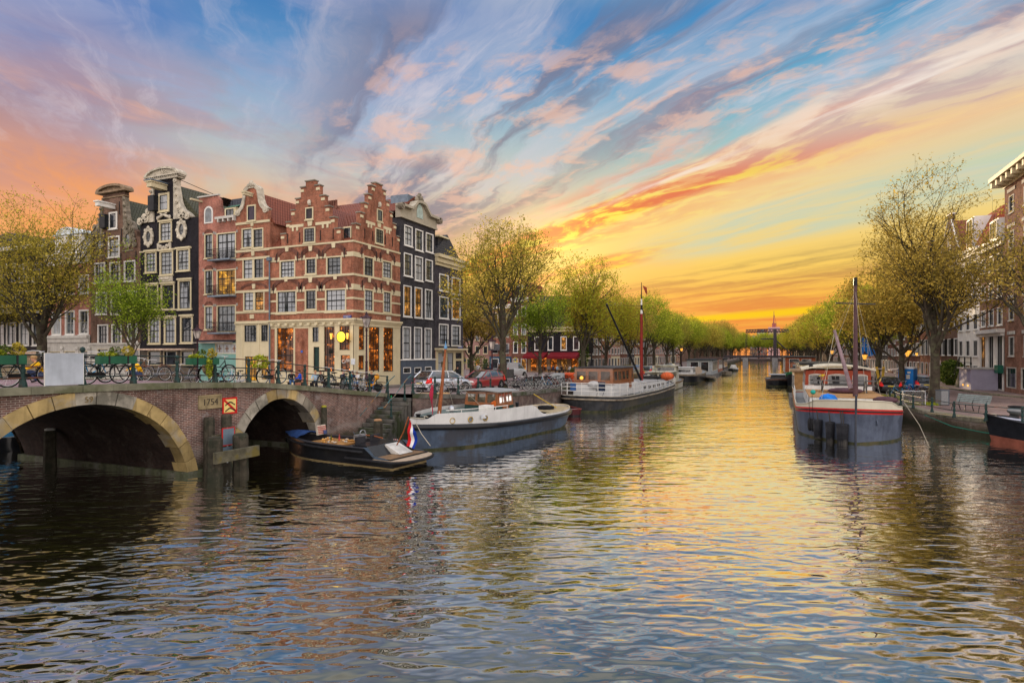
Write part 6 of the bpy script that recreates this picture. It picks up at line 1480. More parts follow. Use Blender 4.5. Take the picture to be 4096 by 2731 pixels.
def cabin(t, x0, x1, y0, y1, z0, z1, mat, name='deckhouse', taper=.08, wins=(), wmat=None, fmat=None, roof=None, over=.12, rth=.08, crown=0.0, front=()):
    """deckhouse with windows let into its sides; wins: (side, a, c, z0, z1), side in 'l r f b'"""
    b = MB(); k = taper
    b.add([(x0,y0,z0),(x1,y0,z0),(x1,y1,z0),(x0,y1,z0),(x0+k,y0+k,z1),(x1-k,y0+k,z1),(x1-k,y1-k,z1),(x0+k,y1-k,z1)], [(0,3,2,1),(4,5,6,7),(0,1,5,4),(1,2,6,5),(2,3,7,6),(3,0,4,7)])
    o = b.build(name, mat, t)
    for sd, a, c, e, f in wins:
        def pt(u, z, off):
            q = k*(z-z0)/(z1-z0)
            return {'l': (x0+q-off, u, z), 'r': (x1-q+off, u, z), 'b': (u, y0+q-off, z), 'f': (u, y1-q+off, z)}[sd]
        fr = MB(); w_ = .05
        for (p, q_, r_, s_) in ((a-w_, c+w_, f, f+w_), (a-w_, c+w_, e-w_, e), (a-w_, a, e, f), (c, c+w_, e, f)):
            V = [pt(p,r_,-.02),pt(q_,r_,-.02),pt(q_,s_,-.02),pt(p,s_,-.02),pt(p,r_,.03),pt(q_,r_,.03),pt(q_,s_,.03),pt(p,s_,.03)]
            fr.add(V, [(4,5,6,7),(0,1,5,4),(1,2,6,5),(2,3,7,6),(3,0,4,7)])
        w = fr.build('window', fmat or mat, o)
        g_ = MB(); g_.add([pt(a,e,.012),pt(c,e,.012),pt(c,f,.012),pt(a,f,.012)], [(0,1,2,3)]); g_.build('pane', wmat or boatglass, w)
    if roof:
        b = MB(); n = 8; A = []; 
        for yy in (y0-over, y1+over):
            A.append([(x0-over+(x1-x0+2*over)*i/n, yy, z1+.002+crown*(1-(2*i/n-1)**2)) for i in range(n+1)])
        B2 = [[(x,y,z+rth) for x,y,z in q] for q in A]
        b.loft([A[1], A[0]]); b.loft(B2, smooth=True)
        for q in (0, 1): b.loft([A[q], B2[q]] if q == 0 else [B2[q], A[q]], smooth=False)
        for i in (0, n): b.quad(A[0][i], A[1][i], B2[1][i], B2[0][i])
        b.build('roof', roof, o)
    return o
boatglass = glass('boat_glass', (.02,.022,.025), refl=.9)
wood = pm('varnished_wood', (.26,.085,.022), .3, .25, 4, coat=.5, spec=.6)
wood2 = pm('red_teak', (.30,.09,.03), .4, .2, 4, coat=.3)
greyblue = pm('grey_blue_hull', (.066,.092,.14), .5, .25, 1.2, bump=.2, bs=6, col2=(.05,.055,.07), streak=.6)
hullwhite = pm('hull_white', (.60,.60,.59), .42, .09, 1.2, streak=.3)
hullblack = pm('hull_black', (.012,.013,.016), .28, .3, 2, coat=.3)
hullgrey = pm('hull_dark_grey', (.045,.047,.052), .5, .3, 1.3, col2=(.08,.07,.055), streak=.4)
rubber = pm('black_rubber', (.018,.018,.02), .7, .3, 4)
deckgrey = pm('deck_grey', (.20,.21,.21), .7, .15, 2)
deckbrown = pm('deck_brown', (.36,.20,.085), .75, .12, 2)
rope = pm('pale_rope', (.42,.38,.30), .9, .2, 12)
boot = pm('waterline_slime', (.05,.055,.03), .7, .4, 3, col2=(.09,.08,.04))
def loc_y(o, px, lat):       # station along a boat whose side point (lat) is seen at column px
    dx, dy = ray(px); lx, ly = o.location.x, o.location.y; rz = o.rotation_euler.z
    ux, uy = -sin(rz), cos(rz); vx, vy = cos(rz), sin(rz)
    ax, ay = lx+vx*lat, ly+vy*lat
    # (ax+ux*s)/(ay+uy*s) = dx/dy
    return (dx*ay-dy*ax)/(dy*ux-dx*uy)
def pxof(x, y): return CX+FPX*((x*CT+y*ST)/(-x*ST+y*CT))
def solve_q(t, L, xf, px):
    rz = t.rotation_euler.z; c, s = cos(rz), sin(rz); bx, by = t.location.x, t.location.y
    return min((abs(pxof(bx+c*xf(k/1000)-s*k/1000*L, by+s*xf(k/1000)+c*k/1000*L)-px), k/1000) for k in range(400, 990))[1]
def boat(name, label, stern, bow, cat='boat', group=None):
    dx, dy = bow[0]-stern[0], bow[1]-stern[1]
    t = thing(name, label, cat, (stern[0], stern[1], 0), atan2(-dx, dy), group); return t, hypot(dx, dy)
# ---- white and grey tug
t, L = boat('tugboat', 'white and blue grey tug with varnished wheelhouse moored at the quay steps', (-12.7, 37.8), (-15.25, 24.0), 'tugboat')
f = plan(3.7, .30, 2.2, .62, 2.3)
zr_ = lambda q: .86+.30*max(0, (q-.35)/.65)**2+.10*max(0, (.3-q)/.3)**2
def ztop(q):
    if q > .945: return zr_(q)+.40
    if q > .93: return zr_(q)+.40+.18*(.945-q)/.015
    if q > .47: return 1.72+.04*(q-.47)
    if q > .36: s_ = (q-.36)/.11; return zr_(q)+.26+(1.72-zr_(q)-.26)*(s_*s_*(3-2*s_))
    return zr_(q)+.26
rows = [(lambda q: -.6+.75*max(0,(.22-q)/.22)**1.5, lambda q: .80-.35*max(0,(.2-q)/.2), boot),(lambda q: .10+.42*max(0,(.22-q)/.22), lambda q: .93-.2*max(0,(.15-q)/.15), greyblue),(lambda q: zr_(q)-.10, .985, greyblue),(zr_, 1.0, hullblack),(lambda q: zr_(q)+.10, 1.0, hullwhite),(ztop, lambda q: .985 if q > .4 else .97, hullwhite)]
P, T = hull_part(t, L, f, rows, n=60, rake=.35)
band_along(t, P, T, rows[3], 'rubbing_strake', hullblack, .14, 8, dz=.0, out=.02)
band_along(t, P, T, rows[5], 'capping_rail', pm('capping_cream', (.5,.42,.28), .4), .035, 6, t0=0, t1=.36)
deck_part(t, P, T, rows[3], .05, 'deck', deckgrey, .05, t1=.47)
deck_part(t, P, T, (lambda q: 1.55, .98, None), 0, 'foredeck', pm('foredeck_green', (.10,.13,.12), .6, .2), .03, .465, .945)
deck_part(t, P, T, (lambda q: zr_(q)+.15, 1.0, None), 0, 'bow_deck', deckgrey, .03, .94, 1)
brass = pm('porthole_brass', (.36,.25,.08), .35, .2, metal=.9)
for px in (1717, 1808, 1880, 1940):
    q = solve_q(t, L, lambda q: -f(q)*.985, px); s_ = q*L; x = -f(q)*.99
    dxy = (f(q+.01)-f(q-.01))/(.02*L)
    b = MB(); b.lathe([(.15,-.03),(.15,.05),(.11,.06),(.105,.02)], k=16, axis='x', cap=False); b2 = b
    M = Matrix.Translation((x-.0, s_, 1.36)) @ Matrix.Rotation(pi+math.atan(-dxy)*-1.0, 4, 'Z')
    b.xf(M); w = b.build('porthole', brass, t)
    b = MB(); b.lathe([(0,.02),(.12,.025)], k=16, axis='x'); b.xf(M); b.build('pane', boatglass, w)
y0, y1 = loc_y(t, 2073, -1.3)+.22, loc_y(t, 1838, 1.3)-.22
wh = cabin(t, -1.15, 1.15, y0, y1, .9, 1.78, pm('deckhouse_green', (.02,.05,.045), .4, .2), name='deckhouse', taper=.02)
ws_ = [('l', y0+.15+i*(y1-y0-.25)/4, y0+.15+(i+.82)*(y1-y0-.25)/4, 1.95, 2.42) for i in range(4)]+[('r', a, c, e, g__) for _, a, c, e, g__ in []]+[('f', -.95+i*.66, -.95+i*.66+.54, 1.95, 2.40) for i in range(3)]+[('b', -.9, -.2, 1.95, 2.4), ('b', .1, .9, 1.95, 2.4)]
cabin(t, -1.12, 1.12, y0, y1, 1.781, 2.52, wood, name='wheelhouse', taper=.07, wins=ws_, roof=pm('roof_pale', (.27,.28,.28), .5, .08), over=.22, rth=.06, crown=.07, wmat=glass('clear_cab_glass', (.10,.085,.06), refl=.55))
b = MB(); b.box(-1.17,-1.151,y0+.5,y0+1.1,.95,1.78); b.build('cabin_door', wood, t)
cabin(t, -1.0, 1.0, y0-1.9, y0-.02, .9, 1.35, MC['deckhouse_green'], name='engine_casing', taper=.03)
b = MB(); 
for i, (x, yy) in enumerate(((-.6,-.5),(.1,-.9),(-.4,-1.5))): b.lathe([(.09,0),(.09,.34),(.11,.36),(.11,.42),(0,.44)], (x, y0+yy, 1.35), 10)
b.build('vent_pipes', pm('vent_dark', (.03,.03,.035), .5), t)
b = MB(); b.lathe([(.17,-.05),(.12,0),(.10,.10),(0,.12)], (-1.05, y1+.3, 1.95), 12, axis='x'); b.build('horn_lamp', pm('orange_lamp', (.55,.12,.02), .4), t)
b = MB(); b.box(-1.25,-.75,y1+.55,y1+1.2,1.6,1.9); b.build('locker', white, t)
b = MB(); b.tube([P(q, (lambda z: 1.86, .93, 0), -1) for q in T if .62 < q < .93], .022); 
for q in (.63,.7,.78,.85,.92): p_ = Vector(P(q, (lambda z: 1.86, .93, 0), -1)); b.tube([p_, p_-Vector((0,0,.3))], .018, 5)
b.build('handrail', white, t)
ym = loc_y(t, 1756, 0)
m0 = Vector((0, ym, 1.5)); m1 = Vector((-.55, ym+.15, 4.85))
b = MB(); b.tube([m0, m0.lerp(m1,.5), m1], [.10,.085,.05], 8); ms = b.build('mast', wood2, t)
b = MB(); b.lathe([(.06,0),(.09,.1),(.04,.16),(.0,.45)], tuple(m1-Vector((0,0,.05))), 8); b.build('mast_finial', pm('finial_blue', (.12,.28,.48), .5), ms)
for fz in (.72,.88):
    p_ = m0.lerp(m1, fz)+Vector((.1,-.06,0)); b = MB(); b.lathe([(.09,0),(.11,.05),(.10,.06),(.10,.2),(.12,.22),(.05,.3),(0,.31)], tuple(p_), 8); b.build('mast_lantern', pm('lantern_dark', (.06,.055,.04), .4), ms)
b = MB(); p_ = m0.lerp(m1,.66); b.tube([p_+Vector((-.6,0,0)), p_+Vector((.75,0,0))], .022); b.build('crosstree', white, ms)
b = MB(); n = 6; A = [];
for i in range(n+1):
    z = 3.05-1.5*i/n; A.append([(.42-.05*sin(i*1.1), ym, z), (.42+.12+.10*sin(i*.9)+(.12 if 1 < i < 5 else 0), ym-.1+.06*cos(i), z-.03)])
b.loft(A, smooth=True); b.loft([[q for q in r_[::-1]] for r_ in A]); b.tube([(.36, ym, 3.2),(.43, ym, 1.55)], .012, 4); fl = b.build('red_ensign', pm('faded_red_flag', (.45,.03,.07), .8), t)
b = MB(); b.obox((.52, ym-.06, 1.85), .16, .012, .05); b.obox((.52, ym-.06, 1.85), .05, .012, .16); b.build('white_cross', white, fl)
b = MB()
for q in ((-.9, y1+.8, 1.6), (.6, y1+1.5, 1.6), (0, L*.9, 1.75)): b.tube([m0.lerp(m1,.68), q], .010, 4)
b.tube([m0.lerp(m1,.75), (.9, ym-1.0, 1.6)], .012, 4); b.build('stays', rope, t)
b = MB(); b.ball((-.3, loc_y(t,1788,0), 1.82), .17); b.lathe([(.05,0),(.05,.3)], (-.3, loc_y(t,1788,0), 1.5)); b.build('searchlight', steel, t)
b = MB(); sx = -f(.955)*.9; b.tube([(sx, L*.955, zr_(.95)+.45), (sx+.2, L*.97, zr_(.95)+.5), (sx-.1, L*.99, zr_(.97)+.42), (-.0, L*1.02, 1.6)], .03, 5)
for i in range(3): b.tube([(sx+.05*cos(a_), L*.93-.2*i+.12*sin(a_), zr_(.93)+.13) for a_ in [j*.7 for j in range(10)]], .022, 4)
b.tube([(-.0, L*1.0, 1.45), (-.7, L*1.02, .9), (-1.6, L*1.05, .5)], .022, 4); b.build('mooring_rope', rope, t)
b = MB(); 
for sg in (-1,1): b.lathe([(.10,0),(.09,.35),(.13,.37),(.13,.42),(0,.43)], (sg*.35, L*.955, zr_(.95)+.15), 10)
b.build('bollards', black, t)
b = MB(); a0 = solve_q(t, L, lambda q: -f(q)*.985, 1924)*L; x = -f(a0/L)*.985-.09; b.box(x-.02, x, a0-.36, a0+.1, 1.36, 1.56); b.build('name_board', MC['notice_white'], t)
b = MB(); yb = loc_y(t, 2165, .2); b.tube([(.2, yb+.9, 2.05),(-.1, yb, 1.55),(-.3, yb-1.3, 1.0)], .03, 5); b.build('boat_hook', pm('hook_yellow', (.55,.38,.05), .6), t)
b = MB()
for i in range(4): a_ = T; b.tube([(.5*cos(j*.63), 1.9+.5*sin(j*.63), 1.05+.05*i) for j in range(11)], .035, 5)
b.build('coiled_hawser', rubber, t)
b = MB(); b.add([P(q, rows[5], sg) for q in T if q < .25 for sg in (-1,1)], [(2*i,2*i+1,2*i+3,2*i+2) for i in range(len([q for q in T if q < .25])-1)]) ; b.v = [(x*.97,y,z-.10) for x,y,z in b.v]; b.build('stern_grating', pm('coir_deck', (.35,.28,.17), .85), t)
# ---- black sloop with the dutch flag
t, L = boat('motor_sloop', 'black open sloop with blue bow cover and flag at the stern', (-13.55, 21.0), (-20.6, 21.7), 'sloop')
f = plan(2.45, 0, 0, .50, 2.4)
zs = lambda q: .74+.06*q*q+.06*max(0,(q-.6)/.4)**2
zt_ = lambda q: zs(q) if q > .2 else (.42+(zs(.2)-.42)*max(0,(q-.10)/.10) if q > .1 else .42)
rows = [(lambda q: -.4, .72, pm('gold_boottop', (.34,.26,.13), .4)),(lambda q: .04, .90, hullblack),(lambda q: min(.62+.04*q, zt_(q)-.02), .99, hullblack),(zt_, 1.0, hullblack)]
P, T = hull_part(t, L, f, rows, rake=.3)
band_along(t, P, T, (lambda q: .58+.10*q*q, 1.0, 0), 'fender_band', rubber, .055, 8, t0=.18, t1=1.0, out=.02)
band_along(t, P, T, (lambda q: .28, .97, 0), 'lower_fender', rubber, .07, 8, t0=0, t1=.36, out=.03)
deck_part(t, P, T, (lambda q: .40, .97, 0), 0, 'sole', pm('sole_teak', (.20,.12,.06), .6), .05)
b = MB(); TT = [q for q in T if q >= .18]
for sg in (1,-1):
    A = [P(q, rows[3], sg) for q in TT]; Bn = [(x-sg*min(abs(x), .22), y, z+.012) for x, y, z in A]; C_ = [(x-sg*min(abs(x),.02), y, .42) for x, y, z in Bn]
    b.loft([A, Bn] if sg > 0 else [Bn, A], smooth=False); b.loft([Bn, C_] if sg > 0 else [C_, Bn], smooth=False)
b.build('side_deck', pm('coaming_black', (.03,.03,.035), .35), t)
b = MB(); secs = []
for q in [.80,.84,.88,.92,.95,.975,1.0]:
    w = f(q)*.98; z = zs(q)+.02; y = q*L+.3*max(0,(q-.75)*4)**2; secs.append([(-w+2*w*i/8, y, z+.20*(1-(2*i/8-1)**2)*min(1,(1.02-q)*9)+(.03*sin(i*2+q*40))) for i in range(9)])
b.loft(secs[::-1]); b.build('bow_cover', pm('navy_canvas', (.02,.05,.15), .8, .3, 3, bump=.5, bs=5), t)
# stern: swim platform, sloping transom with blue wedge panels
b = MB(); pl = [(-1.25,.9,.36),(-1.25,.0,.36)]+[(1.25*cos(R(a)), -.62*sin(R(a)), .36) for a in range(180, -1, -15)]+[(1.25,.0,.36),(1.25,.9,.36)]
n = len(pl); b.add(pl+[(x,y,.24) for x,y,z in pl], [tuple(range(n-1,-1,-1)), tuple(range(n,2*n))]+[(i,(i+1)%n,(i+1)%n+n,i+n) for i in range(n)]); b.f[0] = tuple(range(n)); b.build('swim_platform', pm('platform_teak', (.36,.28,.20), .6, .15, 6), t)
b = MB(); b.tube([(x*1.03,y*1.03-.01,.29) for x,y,z in pl], .06, 6); b.build('platform_fender', rubber, t)
wedge = pm('steel_blue_panel', (.16,.22,.30), .35, .1)
for sg in (-1,1):
    b = MB(); x = sg*1.235; b.add([(x,1.42,.80),(x,1.15,.80),(x,.80,.47),(x,.30,.44),(x,.05,.37),(x,.82,.37)], [(0,1,2,3,4,5)[::sg], (0,1,2,3,4,5)[::-sg]]); b.build('stern_panel', wedge, t)
b = MB(); b.add([(-1.1,1.35,.80),(1.1,1.35,.80),(1.1,.9,.40),(-1.1,.9,.40)], [(3,2,1,0)]); b.build('transom', hullblack, t); b = MB(); b.add([(-.1,1.25,.78),(.75,1.25,.78),(.75,.45,.42),(-.1,.45,.42),(-.1,1.3,.40),(.75,1.3,.40)], [(0,3,2,1),(0,4,3),(1,2,5)]); b.build('transom_ramp', pm('ramp_pale', (.52,.50,.46), .35), t)
b = MB(); b.box(-1.0,1.0,1.38,2.2,.65,.80); b.build('aft_deck', hullblack, t)
b = MB(); b.tube([(.3,.95,.72),(.25,.55,1.3),(.2,.25,1.95)], .028, 6); fs = b.build('flagstaff', wood2, t)
A = []
for i in range(9):
    z = 1.90-1.15*i/8; dx = .05*sin(i*1.3); A.append([(.2+dx+.02*j*sin(i+j), .27+.36*(i/8)*.3-.05-j*.15*(.35+.65*min(1,i/3)), z-.16*j/3*(i < 3)-j*.03) for j in range(4)])
fm3 = [pm('flag_red', (.55,.015,.02), .8), pm('flag_white', (.75,.75,.75), .8), pm('flag_blue', (.01,.04,.32), .8)]
b = MB()
for k in range(3):
    b.mat(k); Q = [[r_[k], r_[k+1]] for r_ in A]; b.loft(Q); b.loft([q[::-1] for q in Q])
b.build('dutch_flag', [fm3[0], fm3[1], fm3[2]], fs)
b = MB(); xx = -f(.25)*1.0-.022
y0 = L*.235
for i in range(5):
    for j in range(4): b.mat((i+j) % 2); b.quad((-xx*1.0, y0+i*.055, .66+j*.032), (-xx, y0+(i+1)*.055, .66+j*.032), (-xx, y0+(i+1)*.055, .66+(j+1)*.032), (-xx, y0+i*.055, .66+(j+1)*.032))
b.build('checkered_sticker', [fm3[0], fm3[1]], t)
for q in (.90, .60):
    x = f(q)+.10; b = MB(); b.lathe([(0,-.36),(.05,-.33),(.10,-.2),(.11,0),(.10,.2),(.05,.30),(.02,.36),(.0,.37)], (x, q*L, .42), 10); b.tube([(x,q*L,.78),(x-.12,q*L,.98)], .012, 4); b.build('fender', pm('fender_grey_blue', (.11,.15,.20), .45) if q < .8 else rubber, t)
b = MB(); b.box(-.75,.75,3.2,5.2,.62,.68); b.box(-.1,.1,3.4,5,.42,.62); b.build('table', pm('table_orange_wood', (.34,.17,.05), .5), t)
b = MB()
for i in range(22): b.ball((rnd.uniform(-.6,.6), rnd.uniform(3.3,5.1), .72), rnd.uniform(.05,.11), rnd.uniform(.05,.1), .05, 7, 4)
b.build('food_bowls', pm('food_mix', (.50,.25,.06), .6, .5, 7, col2=(.45,.42,.36)), t)
for x, y, c in ((.1,4.55,'bottle_green'),(.25,4.2,'bottle_red')):
    b = MB(); b.lathe([(.04,0),(.04,.16),(.015,.22),(.015,.30),(0,.305)], (x,y,.68), 8); b.build('bottle', pm(c, (.10,.09,.01) if 'green' in c else (.35,.06,.05), .2), t)
b = MB(); b.obox((.45,5.55,1.06), .52, .10, .44, Matrix.Rotation(R(-12),3,'X')); cu = b.build('cushion', pm('cushion_cream', (.62,.55,.45), .85), t)
b = MB()
for i in range(5): b.obox((.45,5.505+.012*i*.0,.92+.075*i), .50, .012, .034, Matrix.Rotation(R(-12),3,'X'))
b.v = [(x, y-.035-(.92-z)*.0+(z-1.06)*.21, z) for x, y, z in b.v]; b.build('red_stripes', pm('stripe_red', (.35,.07,.06), .85), cu)
b = MB(); b.obox((.60,5.46,.95), .2, .012, .17); b.v = [(x, y+(z-1.06)*.21, z) for x, y, z in b.v]; b.build('blue_canton', pm('canton_blue', (.06,.08,.18), .85), cu)
for x in (-.45,.45):
    b = MB(); b.box(x-.28,x+.28,2.3,2.85,.6,.68); b.box(x-.28,x+.28,2.25,2.33,.6,1.08); b.build('seat', pm('seat_black', (.03,.03,.035), .5), t)
b = MB(); b.lathe([(.02,0),(.03,.45)], (.4,2.95,.5), 6); b.ring(arc(.4, 1.05, .19, .19, 0, 360, 12), arc(.4, 1.05, .16, .16, 0, 360, 12), 2.93, 2.97); b.box(.1,.7,3.0,3.2,.8,1.02); b.build('steering_wheel', steel, t)
b = MB(); b.tube([(-.2,1.3,1.05),(.5,2.5,.99),(.55,2.9,.98)], .03, 6); b.build('boat_pole', wood2, t)
# ---- the dark grey barge with a varnished wheelhouse
t, L = boat('barge', 'long dark grey barge with wooden wheelhouse, white railings and red mast', (-13.5, 45.2), (-11.2, 69.5), 'barge')
f = plan(4.9, .10, 2.0, .80, 2.2)
zs = lambda q: 1.05+.55*max(0,(q-.45)/.55)**2+.25*max(0,(.25-q)/.25)**2
strake = pm('strake_tan', (.30,.25,.19), .6, .25, 3, col2=(.16,.12,.08))
rows = [(lambda q: -.5, .90, boot),(lambda q: .12, .96, hullgrey),(lambda q: zs(q)-.42, .985, hullgrey),(lambda q: zs(q)-.34, 1.0, strake),(lambda q: zs(q)-.22, 1.0, hullgrey),(zs, .99, hullgrey)]
P, T = hull_part(t, L, f, rows, rake=.5, stern_rake=.3)
band_along(t, P, T, rows[3], 'rubbing_strake', strake, .075, 6, dz=.05, out=.03); band_along(t, P, T, rows[5], 'capping_rail', pm('rail_pale', (.45,.42,.36), .5), .04, 6)
deck_part(t, P, T, rows[5], -.10, 'deck', deckgrey, .04)
ya, yb = 2.6, 8.2
cabin(t, -1.75, 1.75, ya, yb+1.2, 1.05, 2.05, hullwhite, name='deckhouse', taper=.03)
glow_in = glass('lamplit_cab_glass', (.06,.04,.03), refl=.5)
cabin(t, -1.7, 1.7, ya, yb, 2.051, 3.35, wood, name='wheelhouse', taper=.06, roof=pm('roof_dark', (.05,.05,.055), .5), over=.12, rth=.08, crown=.06, wmat=glow_in,
      wins=[('b',-1.45,-.65,2.4,3.1),('b',-.4,.4,2.4,3.1),('b',.65,1.45,2.4,3.1)]+[('r', ya+.3+i*1.05, ya+.3+i*1.05+.85, 2.4, 3.1) for i in range(5)]+[('l', ya+.3+i*1.05, ya+.3+i*1.05+.85, 2.4, 3.1) for i in range(5)])
b = MB(); b.box(1.70,1.735,yb-1.5,yb-.75,1.15,3.2); b.build('cabin_door', wood, t)
b = MB(); b.ball((-1.0, ya-.05+.02, 2.55), .16); b.build('lamp', glowl, t)
cabin(t, -1.75, 1.75, 10.6, 19.3, 1.0, 1.75, hullwhite, name='hold', taper=.05, wins=[('r', 11+i*1.6, 12+i*1.6, 1.2, 1.55) for i in range(5)])
b = MB(); b.box(-1.6,1.6,10.8,19.1,1.75,1.83); b.build('hatch_covers', pm('hatch_grey', (.30,.29,.28), .7), t)
def rail_run(t, pts, h, name='railing', n=3, r=.024):
    b = MB(); pts = [Vector(p) for p in pts]
    for k in range(n): b.tube([p+Vector((0,0,h*(k+1)/n)) for p in pts], r, 5)
    for p in pts: b.tube([p, p+Vector((0,0,h))], r, 5)
    return b.build(name, white, t)
st_ = [(-2.3,4.6,1.15),(-2.28,2.6,1.18),(-2.1,1.0,1.25),(-1.3,.25,1.3),(0,.1,1.3),(1.3,.25,1.3),(2.1,1.0,1.25),(2.28,2.6,1.18),(2.32,4.4,1.1),(2.34,6.2,1.06),(2.34,8.0,1.04),(2.34,9.8,1.03)]
rail_run(t, st_, .95)
rail_run(t, [P(q, rows[5], 1) for q in (.44,.50,.56,.62,.68,.74,.80,.86,.91,.95)], .62, n=2)
rail_run(t, [P(q, rows[5], -1) for q in (.44,.50,.56,.62,.68,.74,.80,.86,.91,.95)], .62, n=2)
ym = 16.3; red_m = pm('mast_red', (.22,.025,.02), .45, .15)
H_ = 11.8
b = MB(); b.tube([(0,ym,1.6),(0,ym,8.6)], [.17,.13], 10); b.mat(1); b.tube([(0,ym,8.6),(0,ym,9.0)], [.12,.115], 8); b.tube([(0,ym,9.5),(0,ym,10.1)], [.09,.07], 8); b.mat(2); b.tube([(0,ym,9.0),(0,ym,9.5)], [.115,.10], 8); b.tube([(0,ym,10.1),(0,ym,H_)], [.06,.03], 6); ms = b.build('mast', [red_m, white, black], t)
b = MB(); b.tube([(0,ym-.2,1.9),(-1.9,ym-5.2,9.3)], [.12,.08], 8); b.build('boom', black, t)
b = MB()
for q in ((-1.9,ym-5.2,9.2),(2.0,ym+2.6,1.7),(-2.0,ym+2.6,1.7),(2.1,ym-1.2,1.3),(0,L*.98,1.8)): b.tube([(0,ym,9.4),q], .014, 4)
b.tube([(-1.9,ym-5.2,9.2),(-1.7,ym-6,5),(-1.6,ym-6.4,2)], .012, 4); b.build('stays', black, t)
b = MB(); b.add([(0.1,ym,H_-.3),(.55,ym,H_-.55),(.6,ym,H_-1.3),(.42,ym,H_-1.1)], [(0,1,2,3),(3,2,1,0)]); b.build('pennant', pm('pennant_rust', (.40,.10,.05), .8), ms)
b = MB(); b.ball((1.2,L*.90,2.05), .75, .7, .5, 10, 6); b.build('orange_cover', pm('orange_tarp', (.60,.12,.04), .75, .2, 3, bump=.5, bs=4), t)
b = MB(); b.box(-1.2,.2,L*.84,L*.84+1.2,1.4,2.1); b.lathe([(.35,0),(.35,.2)], (.9,L*.84,1.6), 12); b.lathe([(.2,-.7),(.2,.7)], (-.3,L*.9,1.9), 10, axis='x'); b.build('windlass', pm('deck_gear_black', (.03,.03,.03), .6), t)
b = MB(); b.box(.75,1.35,1.2,1.75,1.6,1.66); b.box(.75,1.35,1.68,1.75,1.6,2.3); b.tube([(.8,1.25,1.2),(.8,1.7,1.65)], .02); b.tube([(1.3,1.25,1.2),(1.3,1.7,1.65)], .02); b.build('deck_chair', pm('chair_navy', (.02,.03,.06), .8), t)
b = MB(); b.box(-1.5,-1.0,.9,1.4,1.55,1.6); b.box(-1.5,-1.0,1.35,1.4,1.55,2.2); b.build('deck_chair', pm('chair_blue', (.04,.10,.25), .8), t)
b = MB(); b.ball((.15,2.35,2.05), .55, .3, .3, 10, 6); b.build('covered_bundle', pm('pale_tarp', (.5,.5,.5), .8), t)
# ---- skiff tied astern of the barge
g0, g1 = gnd(2365, 1612, .3), gnd(2197, 1597, .3)
t, L2 = boat('rowing_skiff', 'low dark red skiff tied between the tug and the barge stern', (-13.2, 41.0), (-15.0, 44.6), 'skiff'); t.rotation_euler.z = atan2(2.6, 2.6); t.location = (-12.9, 42.0, 0); L2 = 4.6
f = plan(1.5, .25, 2.0, .45, 2.0, .3); zs = lambda q: .42+.25*q*q+.08*(1-q)**2
rows = [(lambda q: -.2, .6, hullblack),(lambda q: .1, .85, pm('oxblood_hull', (.07,.015,.018), .4)),(zs, 1.0, MC['oxblood_hull'])]
P, T = hull_part(t, L2, f, rows, rake=.4); band_along(t, P, T, rows[2], 'gunwale', pm('gunwale_red', (.20,.05,.04), .5), .035)
deck_part(t, P, T, (lambda q: .22, .92, 0), 0, 'floor', deckgrey, .05); b = MB()
for y in (1.2, 2.5, 3.5): b.box(-f(y/L2)*.95, f(y/L2)*.95, y-.12, y+.12, .38, .42)
b.build('thwarts', deckgrey, t)
# ---- generic moored craft further along
def craft(name, label, x, y0, L, B, hullm, stripe, sheer=.9, rise=.5, houses=(), group=None, bowfar=True, cat='boat', yaw=0.0, deck=None, blunt=2.2):
    a, c = ((x, y0), (x+yaw*L, y0+L)) if bowfar else ((x+yaw*L, y0+L), (x, y0))
    t, L = boat(name, label, a, c, cat, group)
    f = plan(B, .12, 2.0, .74, blunt, .2); zs = lambda q: sheer+rise*max(0,(q-.45)/.55)**2+.12*(1-q)**3
    rows = [(lambda q: -.4, .88, boot),(lambda q: .1, .95, hullm),(lambda q: zs(q)-.22, .99, stripe),(zs, 1.0, hullm)]
    P, T = hull_part(t, L, f, rows, rake=.4, n=20); band_along(t, P, T, rows[3], 'capping_rail', stripe, .05, 5); deck_part(t, P, T, rows[3], -.08, 'deck', deck or deckgrey, .05)
    for h in houses: cabin(t, **h)
    return t, L, f, zs
yellowed = pm('yellowed_white', (.52,.50,.42), .5, .1, 1.5, col2=(.36,.31,.20), streak=.5)
sw = lambda y0, y1, n, z0, z1, side='r': [(side, y0+(y1-y0)*i/n+.08, y0+(y1-y0)*(i+1)/n-.08, z0, z1) for i in range(n)]
craft('motor_cruiser', 'rust streaked white motor cruiser moored beyond the long barge', -12.6, 73.0, 13.5, 4.0, yellowed, pm('rust_strip', (.25,.17,.10), .7), .95, .35, [
    dict(x0=-1.5,x1=1.5,y0=2.0,y1=8.0,z0=.9,z1=2.2,mat=yellowed,taper=.25,wins=sw(2.6,7.6,5,1.45,1.95)+[('b',-1.1,-.1,1.4,2.0),('b',.1,1.1,1.4,2.0)],roof=yellowed,over=.05),
    dict(x0=-1.4,x1=1.4,y0=8.1,y1=10.6,z0=.9,z1=2.9,mat=yellowed,name='wheelhouse',taper=.12,wins=sw(8.3,10.4,3,2.1,2.7)+[('b',-1.1,1.1,2.25,2.7)],roof=yellowed,over=.15)])
craft('barge', 'black barge with white wheelhouse and tan canvas hold cover', -12.4, 95.5, 19, 4.6, hullblack, strake, 1.2, .6, [
    dict(x0=-1.5,x1=1.5,y0=1.6,y1=5.0,z0=1.1,z1=2.3,mat=hullwhite,wins=sw(1.9,4.7,3,1.6,2.0)+[('b',-1.1,1.1,1.6,2.0)],roof=hullwhite),
    dict(x0=-1.7,x1=1.7,y0=5.6,y1=15,z0=1.1,z1=2.2,mat=pm('tan_canvas',(.36,.27,.19),.85,.15,2),name='hold_cover',taper=.45)])
